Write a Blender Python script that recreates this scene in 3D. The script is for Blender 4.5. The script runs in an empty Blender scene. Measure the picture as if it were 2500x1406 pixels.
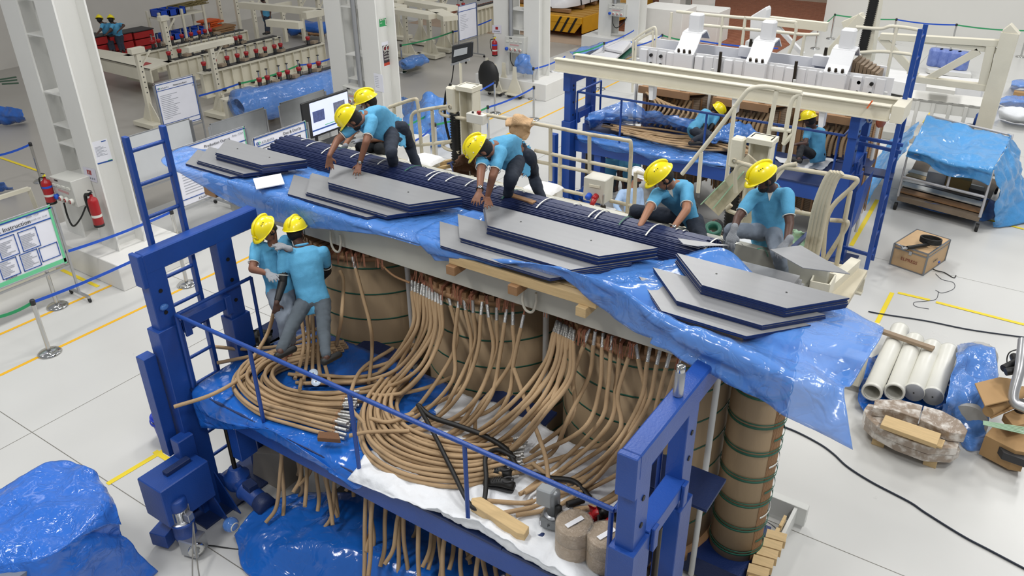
import bpy, bmesh, math, random
from mathutils import Vector as V, Matrix, noise
R=random.Random(7)
scn=bpy.context.scene; COL=scn.collection
PI=math.pi
# ---------------- camera, world, lights, exposure ----------------
YAW,PITCH,ROLL,FPX,CH=0.59742059,0.50345735,-0.01100833,1973.22701,6.8
CAM=V((0,0,CH))
_fw=V((-math.sin(YAW)*math.cos(PITCH),math.cos(YAW)*math.cos(PITCH),-math.sin(PITCH)))
_rt=V((math.cos(YAW),math.sin(YAW),0)); _up=_rt.cross(_fw)
_r=_rt*math.cos(ROLL)+_up*math.sin(ROLL); _u=-_rt*math.sin(ROLL)+_up*math.cos(ROLL)
cd=bpy.data.cameras.new('camera'); cam=bpy.data.objects.new('camera',cd); COL.objects.link(cam)
cam.matrix_world=Matrix(((_r.x,_u.x,-_fw.x,CAM.x),(_r.y,_u.y,-_fw.y,CAM.y),(_r.z,_u.z,-_fw.z,CAM.z),(0,0,0,1)))
cd.sensor_width=36; cd.lens=FPX/2500*36; cd.clip_end=200; cd.clip_start=.05
scn.camera=cam
scn.view_settings.view_transform='Standard'; scn.view_settings.look='None'; scn.view_settings.gamma=1
scn.view_settings.use_curve_mapping=False; scn.view_settings.exposure=-0.17
w=bpy.data.worlds.new('hall_air'); scn.world=w; w.use_nodes=True
w.node_tree.nodes['Background'].inputs[0].default_value=(.93,.96,1,1); w.node_tree.nodes['Background'].inputs[1].default_value=.36
def area(x,y,z,sx,sy,e,col=(1,.985,.96)):
    l=bpy.data.lights.new('hall_lamp','AREA'); l.shape='RECTANGLE'; l.size=sx; l.size_y=sy; l.energy=e; l.color=col
    o=bpy.data.objects.new('hall_lamp',l); o.location=(x,y,z); COL.objects.link(o)
for ly in (-1,7,15,23,31):
    for lx in (-21,-8.5,3.5):
        area(lx,ly,12.5,1.6,3.2,{-21:90,-8.5:600,3.5:540}[lx]*(1.15 if ly<10 else 1))
def at(px,py,x=None,y=None,z=None):
    d=_r*((px-1250)/FPX)-_u*((py-703)/FPX)+_fw
    if z is not None: t=(z-CAM.z)/d.z
    elif y is not None: t=(y-CAM.y)/d.y
    else: t=(x-CAM.x)/d.x
    return CAM+d*t
# ---------------- materials ----------------
def lin(h):
    h=h.lstrip('#'); c=[int(h[i:i+2],16)/255 for i in (0,2,4)]
    return tuple(v/12.92 if v<=.04045 else ((v+.055)/1.055)**2.4 for v in c)+(1,)
MC={}
def mat(n,c,rough=.5,metal=0,bump=0,bs=40,var=.06,vs=3,alpha=1,c2=None,emit=0,coat=0,stretch=None,spec=.5,mixs=None,trans=0):
    if n in MC: return MC[n]
    m=bpy.data.materials.new(n); m.use_nodes=True; nt=m.node_tree; b=nt.nodes['Principled BSDF']; MC[n]=m
    L=nt.links.new; N=nt.nodes.new
    c=lin(c); b.inputs['Roughness'].default_value=rough; b.inputs['Metallic'].default_value=metal; b.inputs['Specular IOR Level'].default_value=spec
    b.inputs['Coat Weight'].default_value=coat; b.inputs['Coat Roughness'].default_value=.1
    b.inputs['Transmission Weight'].default_value=trans
    tc=N('ShaderNodeTexCoord'); mp=N('ShaderNodeMapping'); L(tc.outputs['Object'],mp.inputs[0])
    if stretch: mp.inputs['Scale'].default_value=stretch
    nz=N('ShaderNodeTexNoise'); nz.inputs['Scale'].default_value=vs; nz.inputs['Detail'].default_value=5; L(mp.outputs[0],nz.inputs['Vector'])
    mx=N('ShaderNodeMix'); mx.data_type='RGBA'
    k=1-var*1.5; k2=1+var
    mx.inputs[6].default_value=(c[0]*k,c[1]*k,c[2]*k,1); mx.inputs[7].default_value=tuple(min(1,v*k2) for v in c[:3])+(1,) if not c2 else lin(c2)
    if mixs:
        rp=N('ShaderNodeMapRange'); rp.inputs[1].default_value=mixs[0]; rp.inputs[2].default_value=mixs[1]; L(nz.outputs[0],rp.inputs[0]); L(rp.outputs[0],mx.inputs[0])
    else: L(nz.outputs[0],mx.inputs[0])
    L(mx.outputs[2],b.inputs['Base Color'])
    if bump:
        n2=N('ShaderNodeTexNoise'); n2.inputs['Scale'].default_value=bs; n2.inputs['Detail'].default_value=4; L(mp.outputs[0],n2.inputs['Vector'])
        bp=N('ShaderNodeBump'); bp.inputs['Strength'].default_value=bump; bp.inputs['Distance'].default_value=.02; L(n2.outputs[0],bp.inputs['Height']); L(bp.outputs[0],b.inputs['Normal'])
    if alpha<1: b.inputs['Alpha'].default_value=alpha
    if emit: b.inputs['Emission Color'].default_value=c; b.inputs['Emission Strength'].default_value=emit
    return m
def film(n,c,alpha,rough=.16,bs=5,bump=.7,c2=None):
    m=mat(n,c,rough,0,0,alpha=alpha,var=.1,vs=2,c2=c2,coat=.5); nt=m.node_tree; b=nt.nodes['Principled BSDF']; L=nt.links.new; N=nt.nodes.new
    tc=N('ShaderNodeTexCoord'); a=N('ShaderNodeTexNoise'); a.inputs['Scale'].default_value=bs; a.inputs['Detail'].default_value=2.5; a.inputs['Distortion'].default_value=1.2; L(tc.outputs['Object'],a.inputs['Vector'])
    v=N('ShaderNodeTexVoronoi'); v.feature='DISTANCE_TO_EDGE'; v.inputs['Scale'].default_value=bs*.75
    mxv=N('ShaderNodeMix'); mxv.data_type='VECTOR'; mxv.inputs[0].default_value=.45; L(tc.outputs['Object'],mxv.inputs[4]); L(a.outputs[1],mxv.inputs[5]); L(mxv.outputs[1],v.inputs['Vector'])
    sq=N('ShaderNodeMath'); sq.operation='POWER'; L(v.outputs[0],sq.inputs[0]); sq.inputs[1].default_value=.45
    ad=N('ShaderNodeMath'); ad.operation='MULTIPLY_ADD'; L(sq.outputs[0],ad.inputs[0]); ad.inputs[1].default_value=.28; L(a.outputs[0],ad.inputs[2])
    bp=N('ShaderNodeBump'); bp.inputs['Strength'].default_value=bump; bp.inputs['Distance'].default_value=.05; L(ad.outputs[0],bp.inputs['Height']); L(bp.outputs[0],b.inputs['Normal'])
    return m
def stripes(n,cols,axis,pitch,rough=.6,bump=0,frac=.5,metal=0):
    m=mat(n,cols[0],rough,metal); nt=m.node_tree; b=nt.nodes['Principled BSDF']; L=nt.links.new; N=nt.nodes.new
    tc=N('ShaderNodeTexCoord'); s=N('ShaderNodeSeparateXYZ'); L(tc.outputs['Object'],s.inputs[0])
    a=N('ShaderNodeMath'); a.operation='DIVIDE'; L(s.outputs[axis],a.inputs[0]); a.inputs[1].default_value=pitch
    f=N('ShaderNodeMath'); f.operation='FRACT'; L(a.outputs[0],f.inputs[0])
    g=N('ShaderNodeMath'); g.operation='GREATER_THAN'; L(f.outputs[0],g.inputs[0]); g.inputs[1].default_value=frac
    x=N('ShaderNodeMix'); x.data_type='RGBA'; L(g.outputs[0],x.inputs[0]); x.inputs[6].default_value=lin(cols[0]); x.inputs[7].default_value=lin(cols[1]); L(x.outputs[2],b.inputs['Base Color'])
    if bump:
        bp=N('ShaderNodeBump'); bp.inputs['Strength'].default_value=bump; bp.inputs['Distance'].default_value=.01; L(g.outputs[0],bp.inputs['Height']); L(bp.outputs[0],b.inputs['Normal'])
    return m
BLUE=mat('blue_paint','#1d4796',.38,0,.12,60,.22,2.2)
BLUED=mat('dark_blue_paint','#1c2f5c',.5,0,.2,80,.2)
CREAM=mat('cream_paint','#d9d4c2',.45,0,.1,50,.08,2.5)
CREAMD=mat('worn_cream_paint','#cdc4ac',.55,0,.15,60,.1,6,c2='#8f8067',mixs=(.55,.8))
WHITE=mat('white_paint','#dfe0e2',.4,0,.08,40,.04,2)
GREYP=mat('column_paint','#dcdcd8',.45,0,.05,30,.03,1.5)
PLASTER=mat('plaster','#c9c6bf',.8,0,.1,30,.05,1)
KRAFT=mat('kraft_board','#a79071',.72,0,.12,30,.07,2.5,stretch=(1,1,.25))
CABLE=mat('crepe_paper','#b79a76',.75,0,.5,220,.1,6)
DARKROD=mat('greasy_steel','#3a342c',.4,.6)
STEEL=mat('chrome','#c9c9c7',.12,1,0,40,.04)
ALU=mat('aluminium','#b8babd',.35,.85,.05,60,.05)
COPPER=mat('copper','#a8725a',.42,.6,.3,120,.2)
TIN=mat('tinned_sleeve','#c9c9c6',.3,.75,.4,90,.2)
SILI=mat('silicon_steel_face','#8d8e90',.36,.2,.05,200,.06,1.5,stretch=(1,12,1))
NAVY=mat('lamination_edge','#12295c',.45,.1,.2,60,.15)
GREEN=mat('green_strap','#1f5d49',.5)
WHITES=mat('white_strap','#d8d8d0',.6)
WOOD=mat('pale_wood','#cdb182',.7,0,.25,60,.16,6,stretch=(1,8,8))
WOODD=mat('brown_wood','#9b7652',.7,0,.25,60,.2,6,stretch=(1,8,8))
PRESS=mat('pressboard','#a07b57',.65,0,.15,50,.2,3)
BLACK=mat('black_rubber','#141414',.55)
DGREY=mat('dark_grey','#2c2c2e',.5)
RED=mat('red_paint','#a01a20',.35)
YEL=mat('safety_yellow','#efdc0a',.32,0,0,40,.03,coat=.3)
SHIRT=mat('blue_polo_cloth','#5aa6cf',.85,0,.35,180,.1,5)
DENIM=mat('dark_denim','#272f3d',.9,0,.4,220,.3,7)
DENIML=mat('light_denim','#7d8794',.9,0,.4,220,.22,5)
DENIMG=mat('grey_denim','#515a62',.9,0,.4,220,.3,5)
SKIN=mat('brown_skin','#7d5440',.55,0,.08,120,.08)
SKIN2=mat('dark_skin','#4e342a',.55,0,.08,120,.08)
SKIN3=mat('light_brown_skin','#9a6c52',.55,0,.08,120,.08)
HAIR=mat('black_hair','#0f0d0c',.6,0,.5,150)
GLOVE=mat('grey_knit_glove','#8f9399',.85,0,.5,200)
FILM=film('blue_film','#5a94e4',.6,.13,4,.7)
FILMD=film('deep_blue_film','#2068c6',.88,.15,3.5,.65)
FILMC=film('clear_film','#c3c1bb',.6,.12,9,.9)
FILML=film('pale_blue_film','#4f93e6',.72,.14,5,.7)
SACK=mat('white_sack_cloth','#dfe2e6',.7,0,.35,22,.05,3)
YLINE=mat('yellow_tape','#e8cf2b',.6)
OLINE=mat('orange_tape','#e9b21c',.6)
BOARDW=mat('board_white','#e9eaf3',.35,coat=.2)
BORD=mat('board_blue','#1e4f9e',.45)
BORG=mat('board_green','#6ecb98',.5)
INK=mat('ink','#1d2024',.6)
INKG=mat('grey_ink','#8a8f99',.6)
BELTB=mat('blue_belt','#1f55c4',.6)
BELTG=mat('green_belt','#2f9a63',.6)
# ---------------- mesh helpers ----------------
def fr(d,up=V((0,0,1))):
    d=d.normalized()
    s=d.cross(up)
    if s.length<1e-4: s=d.cross(V((1,0,0)))
    s.normalize(); return d,s,s.cross(d).normalized()
class MB:
    def __init__(s): s.v=[]; s.f=[]; s.sm=[]; s.mi=[]; s.m=0
    def add(s,vs,fs,sm=False):
        o=len(s.v); s.v+=[tuple(v) for v in vs]
        for f in fs: s.f.append([i+o for i in f]); s.sm.append(sm); s.mi.append(s.m)
        return s
    def box(s,x0,x1,y0,y1,z0,z1):
        return s.add([(x,y,z) for z in (z0,z1) for x,y in ((x0,y0),(x1,y0),(x1,y1),(x0,y1))],[(0,3,2,1),(4,5,6,7),(0,1,5,4),(1,2,6,5),(2,3,7,6),(3,0,4,7)])
    def obox(s,c,a,b,d):
        c,a,b,d=V(c),V(a),V(b),V(d)
        return s.add([c+i*a+j*b+k*d for k in (-1,1) for i,j in ((-1,-1),(1,-1),(1,1),(-1,1))],[(0,3,2,1),(4,5,6,7),(0,1,5,4),(1,2,6,5),(2,3,7,6),(3,0,4,7)])
    def beam(s,p,q,w,h,up=V((0,0,1))):
        p,q=V(p),V(q); d,sd,u=fr(q-p,up); return s.obox((p+q)/2,(q-p)/2,sd*w/2,u*h/2)
    def ibeam(s,p,q,w,h,t=.02,up=V((0,0,1))):
        p,q=V(p),V(q); d,sd,u=fr(q-p,up)
        for k in (-1,1): s.obox((p+q)/2+u*k*(h-t)/2,(q-p)/2,sd*w/2,u*t/2)
        return s.obox((p+q)/2,(q-p)/2,sd*t*.4,u*(h/2-t))
    def tube(s,pts,r,n=8,caps=True,closed=False,sm=True):
        pts=[V(p) for p in pts]; k=len(pts); rings=[]; u=None
        for i,p in enumerate(pts):
            a=pts[i-1] if (i or closed) else p; b=pts[(i+1)%k] if (i<k-1 or closed) else p
            d=(b-a).normalized() if (b-a).length>1e-9 else V((0,0,1))
            if u is None: _,sd,u=fr(d)
            sd=d.cross(u)
            if sd.length<1e-5: _,sd,u=fr(d)
            sd.normalize(); u=sd.cross(d).normalized()
            rr=r[i] if isinstance(r,(list,tuple)) else r
            rings.append([p+(sd*math.cos(2*PI*j/n)+u*math.sin(2*PI*j/n))*rr for j in range(n)])
        vs=[v for g in rings for v in g]; fs=[]
        for i in range(k if closed else k-1):
            a=i*n; b=((i+1)%k)*n
            for j in range(n): fs.append((a+j,a+(j+1)%n,b+(j+1)%n,b+j))
        s.add(vs,fs,sm)
        if caps and not closed:
            s.add(rings[0],[tuple(range(n))]); s.add(rings[-1],[tuple(range(n-1,-1,-1))])
        return s
    def cyl(s,p,q,r0,r1=None,n=16): return s.tube([p,q],[r0,r0 if r1 is None else r1],n)
    def lathe(s,c,prof,n=20,ax=V((0,0,1)),sm=True):
        c=V(c); d,a,b=fr(V(ax)); vs=[];fs=[]
        for r,z in prof:
            for j in range(n): vs.append(c+d*z+(a*math.cos(2*PI*j/n)+b*math.sin(2*PI*j/n))*max(r,1e-4))
        for i in range(len(prof)-1):
            for j in range(n): fs.append((i*n+j,i*n+(j+1)%n,(i+1)*n+(j+1)%n,(i+1)*n+j))
        return s.add(vs,fs,sm)
    def prism(s,poly,vec):
        poly=[V(p) for p in poly]; n=len(poly); vec=V(vec)
        return s.add(poly+[p+vec for p in poly],[tuple(range(n-1,-1,-1)),tuple(range(n,2*n))]+[(i,(i+1)%n,n+(i+1)%n,n+i) for i in range(n)])
    def ball(s,c,r,sc=(1,1,1),M=None,n=12):
        c=V(c); vs=[];fs=[]; m=n//2+1
        for i in range(m+1):
            t=PI*i/m
            for j in range(n):
                p=V((r*sc[0]*math.sin(t)*math.cos(2*PI*j/n),r*sc[1]*math.sin(t)*math.sin(2*PI*j/n),r*sc[2]*math.cos(t)))
                vs.append(c+(M@p if M else p))
        for i in range(m):
            for j in range(n): fs.append((i*n+j,(i+1)*n+j,(i+1)*n+(j+1)%n,i*n+(j+1)%n))
        return s.add(vs,fs,True)
def setp(o,label=None,cat=None,group=None,kind=None):
    if label: o['label']=label
    if cat: o['category']=cat
    if group: o['group']=group
    if kind: o['kind']=kind
    return o
def thing(name,label,cat,loc=(0,0,0),group=None,rz=0):
    o=bpy.data.objects.new(name,None); COL.objects.link(o); o.location=loc; o.rotation_euler=(0,0,rz); o.empty_display_size=.1
    return setp(o,label,cat,group)
def wloc(o):
    l=V(o.location)
    while o.parent: o=o.parent; l=l+V(o.location)
    return l
def obj(name,mb,m,parent=None,label=None,cat=None,group=None,kind=None,bev=0,local=False,mods=None):
    """one mesh object; world coordinates in, origin at the base (or the parent's origin)"""
    me=bpy.data.meshes.new(name)
    vs=mb.v
    if parent is not None: org=wloc(parent) if not local else V((0,0,0))
    else:
        if kind=='structure' or local: org=V((0,0,0))
        else:
            xs=[v[0] for v in vs]; ys=[v[1] for v in vs]; zs=[v[2] for v in vs]
            org=V(((min(xs)+max(xs))/2,(min(ys)+max(ys))/2,min(zs)))
    me.from_pydata([(v[0]-org.x,v[1]-org.y,v[2]-org.z) for v in vs],[],mb.f)
    me.polygons.foreach_set('use_smooth',mb.sm)
    ms=m if isinstance(m,(list,tuple)) else [m]
    for q in ms: me.materials.append(q)
    if len(ms)>1: me.polygons.foreach_set('material_index',mb.mi)
    me.update()
    o=bpy.data.objects.new(name,me); COL.objects.link(o)
    if parent is not None: o.parent=parent
    else: o.location=org
    if bev:
        b=o.modifiers.new('b','BEVEL'); b.width=bev; b.segments=1; b.limit_method='ANGLE'
    return setp(o,label,cat,group,kind)
def kids(o): return KID.get(o.name,[])
KID={}
def dup(root,loc=None,rz=None,label=None,group=None,par=None):
    c=root.copy(); COL.objects.link(c)
    if par is not None: c.parent=par
    if loc is not None: c.location=loc
    if rz is not None: c.rotation_euler=(0,0,rz)
    if label: c['label']=label
    if group: c['group']=group
    for ch in list(root.children): dup(ch,par=c)
    return c
def cr(pts,n=8):
    """Catmull-Rom through points"""
    pts=[V(p) for p in pts]; P=[pts[0]*2-pts[1]]+pts+[pts[-1]*2-pts[-2]]; out=[]
    for i in range(1,len(P)-2):
        a,b,c,d=P[i-1:i+3]
        for k in range(n):
            t=k/n; out.append(.5*((2*b)+(c-a)*t+(2*a-5*b+4*c-d)*t*t+(3*b-a-3*c+d)*t**3))
    return out+[pts[-1]]
def ordw(k):
    o='first second third fourth fifth sixth seventh eighth ninth tenth eleventh twelfth thirteenth fourteenth fifteenth sixteenth seventeenth eighteenth nineteenth'.split()
    if k<19: return o[k]
    d,u=divmod(k+1,10); return 'twenty thirty forty fifty sixty seventy'.split()[d-2]+('-'+o[u-1] if u else 'th')
def fbm(p,s=1,o=4):
    return noise.fractal(V(p)*s,1.0,2.0,o)
def sheet(rows,nu=60,nv=30,amp=.03,sc=3,rid=.0,seed=0,free=0):
    """draped sheet through rows of control points; wrinkles grow by amp (more on free rows)"""
    R2=[cr(r,max(1,nu//(len(r)-1))) for r in rows]; m=min(len(r) for r in R2)
    cols=[cr([r[i] for r in R2],max(1,nv//(len(rows)-1))) for i in range(m)]
    k=len(cols[0]); mb=MB(); vs=[]
    for i in range(m):
        for j in range(k):
            p=cols[i][j]
            a=cols[max(0,i-1)][j]; b=cols[min(m-1,i+1)][j]; c=cols[i][max(0,j-1)]; d=cols[i][min(k-1,j+1)]
            nn=(b-a).cross(d-c); nn=nn.normalized() if nn.length>1e-9 else V((0,0,1))
            if nn.z<0: nn=-nn
            q=p*sc+V((seed,seed*1.7,0)); h=noise.fractal(q,1,2,4)
            if rid: h+=rid*(1-2*abs(noise.noise(q*.8+V((9,3,1)))))
            vs.append(p+nn*h*amp*(1+free*j/k))
    fs=[(i*k+j,(i+1)*k+j,(i+1)*k+j+1,i*k+j+1) for i in range(m-1) for j in range(k-1)]
    return mb.add(vs,fs,True)
def solid(o,t=.004):
    s=o.modifiers.new('s','SOLIDIFY'); s.thickness=t; s.offset=0; return o
def text(body,size,loc,xa,ya,m,parent,name='lettering',ext=.001,align='LEFT'):
    cu=bpy.data.curves.new(name,'FONT'); cu.body=body; cu.size=size; cu.extrude=ext; cu.align_x=align
    cu.resolution_u=2
    c0=bpy.data.objects.new(name,cu); me=bpy.data.meshes.new_from_object(c0); bpy.data.objects.remove(c0)
    o=bpy.data.objects.new(name,me); COL.objects.link(o); me.materials.clear(); me.materials.append(m); o['kind']='stuff'
    xa=V(xa).normalized(); ya=V(ya).normalized(); za=xa.cross(ya)
    M=Matrix(((xa.x,ya.x,za.x,0),(xa.y,ya.y,za.y,0),(xa.z,ya.z,za.z,0),(0,0,0,1)))
    o.matrix_local=Matrix.Translation(V(loc)-(wloc(parent) if parent else V()))@M
    if parent: o.parent=parent
    return o
# ---------------- the setting ----------------
def floormat():
    m=mat('floor_coating','#c9c9c6',.3,0,.03,6,.05,.5,spec=.5); nt=m.node_tree; b=nt.nodes['Principled BSDF']; L=nt.links.new; N=nt.nodes.new
    tc=N('ShaderNodeTexCoord'); s=N('ShaderNodeSeparateXYZ'); L(tc.outputs['Object'],s.inputs[0])
    n=N('ShaderNodeTexNoise'); n.inputs['Scale'].default_value=.7; n.inputs['Detail'].default_value=8; n.inputs['Roughness'].default_value=.65; L(tc.outputs['Object'],n.inputs['Vector'])
    rr=N('ShaderNodeMapRange'); rr.inputs[3].default_value=.2; rr.inputs[4].default_value=.42; L(n.outputs[0],rr.inputs[0]); L(rr.outputs[0],b.inputs['Roughness'])
    # joints: saw cuts in the slab every JX / JY metres
    prev=None
    for ax,off,pit in ((0,JX0,JPX),(1,JY0,JPY)):
        a=N('ShaderNodeMath'); a.operation='SUBTRACT'; L(s.outputs[ax],a.inputs[0]); a.inputs[1].default_value=off-pit/2
        f=N('ShaderNodeMath'); f.operation='FLOORED_MODULO'; L(a.outputs[0],f.inputs[0]); f.inputs[1].default_value=pit
        c=N('ShaderNodeMath'); c.operation='SUBTRACT'; L(f.outputs[0],c.inputs[0]); c.inputs[1].default_value=pit/2
        d=N('ShaderNodeMath'); d.operation='ABSOLUTE'; L(c.outputs[0],d.inputs[0])
        g=N('ShaderNodeMath'); g.operation='LESS_THAN'; L(d.outputs[0],g.inputs[0]); g.inputs[1].default_value=.006
        if prev:
            h=N('ShaderNodeMath'); h.operation='MAXIMUM'; L(prev.outputs[0],h.inputs[0]); L(g.outputs[0],h.inputs[1]); prev=h
        else: prev=g
    x=N('ShaderNodeMix'); x.data_type='RGBA'; L(prev.outputs[0],x.inputs[0]); src=b.inputs['Base Color'].links[0].from_socket
    L(src,x.inputs[6]); x.inputs[7].default_value=lin('#77756e'); L(x.outputs[2],b.inputs['Base Color'])
    return m
ja=at(0,1006,z=0); jb=at(1868,1267,z=0); jc=at(317,926,z=0)
JY0=(at(0,1006,z=0).y+at(369,1243,z=0).y)/2; JX0=jc.x; JPX=6.0; JPY=abs(jb.y-JY0)
obj('floor',MB().box(-34,10,-3,44,-.1,0),floormat(),kind='structure')
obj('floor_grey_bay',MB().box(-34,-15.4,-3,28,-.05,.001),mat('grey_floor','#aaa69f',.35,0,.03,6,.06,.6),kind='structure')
obj('wall_left',MB().box(-31,-30.8,4,44,0,9),PLASTER,kind='structure')
obj('wall_back',MB().box(-8.7,12,36,36.3,0,9),mat('white_wall','#d9d8d3',.8,0,.05,8,.03,.6),kind='structure')
obj('wall_far',MB().box(-31,-8,43.6,43.9,0,9),PLASTER,kind='structure')
SZ=[.002]
def stripe(p,q,wd,m,label):
    p,q=V(p),V(q); p.z=q.z=SZ[0]; SZ[0]+=.0006; return obj('floor_marking',MB().beam(p,q,wd,.003),m,label=label,cat='floor marking')
_l1=[at(*p,z=0) for p in ((0,916),(365,745),(1309,293))]; _l2=[at(*p,z=0) for p in ((0,815),(341,666),(1169,304))]
x1=sum(p.x for p in _l1)/3; x2=sum(p.x for p in _l2)/3
stripe((x1,2,0),(x1,33,0),.06,OLINE,'orange line on the floor nearest the front blue lift, full length')
stripe((x2,2,0),(x2,33,0),.06,OLINE,'orange line on the floor nearest the tall pale columns')
def ystripe(a,b,wd,label,m=YLINE): stripe(at(*a,z=0),at(*b,z=0),wd,m,label)
ystripe((262,1182),(400,1100),.07,'yellow floor tape running from the corner to the front blue lift foot')
ystripe((378,1102),(420,1128),.07,'short yellow tape stub beside the blue bucket')
ystripe((142,655),(240,700),.07,'yellow floor tape with grey end beside the work instruction board')
ystripe((2142,488),(2078,600),.08,'yellow floor tape running beside the second blue lift ladder')
ystripe((2178,715),(2135,800),.07,'worn yellow tape segment left of the wooden case')
ystripe((2192,715),(2270,733),.07,'faded yellow tape piece below the wooden case')
ystripe((2285,738),(2500,793),.07,'yellow floor tape running to the right edge of the floor')
ystripe((2195,480),(2500,560),.07,'faint yellow tape under the tarp covered cart')
ystripe((2290,250),(2255,300),.07,'short yellow tape behind the second blue lift')
ystripe((0,385),(95,418),.07,'yellow tape on the grey floor at the far left')
# columns: pairs of H legs on a plinth
def column(y0,zb,label,plinth=True,htop=11):
    D=.53 if y0<10 else .64
    t=thing('steel_column',label,'column',(-13.85,y0+.3,0)); t['kind']='structure'
    for x0,x1 in ((-14.65,-14.12),(-13.56,-13.03)):
        m=MB(); m.box(x0,x1,y0,y0+.03,.0,htop); m.box(x0,x1,y0+D-.03,y0+D,0,htop); m.box((x0+x1)/2-.01,(x0+x1)/2+.01,y0+.03,y0+D-.03,0,htop)
        obj('column_leg',m,GREYP,t)
    for z in zb:
        m=MB(); m.box(-14.12,-13.56,y0+.03,y0+.5,z-.012,z+.012); m.box(-14.12,-13.56,y0+.03,y0+.5,z+.55,z+.574); m.box(-14.12,-13.56,y0+.25,y0+.27,z,z+.55)
        obj('batten_box',m,GREYP,t)
    if plinth: obj('plinth',MB().box(-15.15,-12.55,y0-.35,y0+1.05,0,.5),mat('white_plinth','#dddcd8',.6,0,.08,20,.04),t,bev=.01)
    return t
za=[at(70,py,y=6.8).z for py in (285,83)]
column(6.77,[1.75,za[0],za[1],za[1]+1.9],'tall pale twin leg steel column at the left edge of the picture')
column(13.85,[1.9,3.55,5.6],'pale twin leg steel column behind the bending workers with a green exit sign')
column(20.7,[1.9,4.2],'pale twin leg steel column beside the small white dollies')
column(27.4,[1.9,4.2],'pale twin leg steel column in front of the yellow transfer trolley')
column(34.2,[1.9,4.2],'farthest pale twin leg steel column on a white pedestal')
m=MB()
for i in range(70): m.box(-13,-8.75,27.5+i*.2,27.62+i*.2,.0,.025)
for i in range(70): m.box(-24,-13,29+i*.2,29.12+i*.2,.0,.025)
obj('floor_grille',m,mat('rust_slat','#925a40',.6,0,.1,20,.2),label='rust coloured slatted floor bay behind the columns',cat='floor grille',kind='stuff')
obj('floor_pit_base',MB().box(-24,-8.75,27.5,43.5,.0,.006),mat('pit_base','#a8937f',.7),kind='structure')
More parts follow.
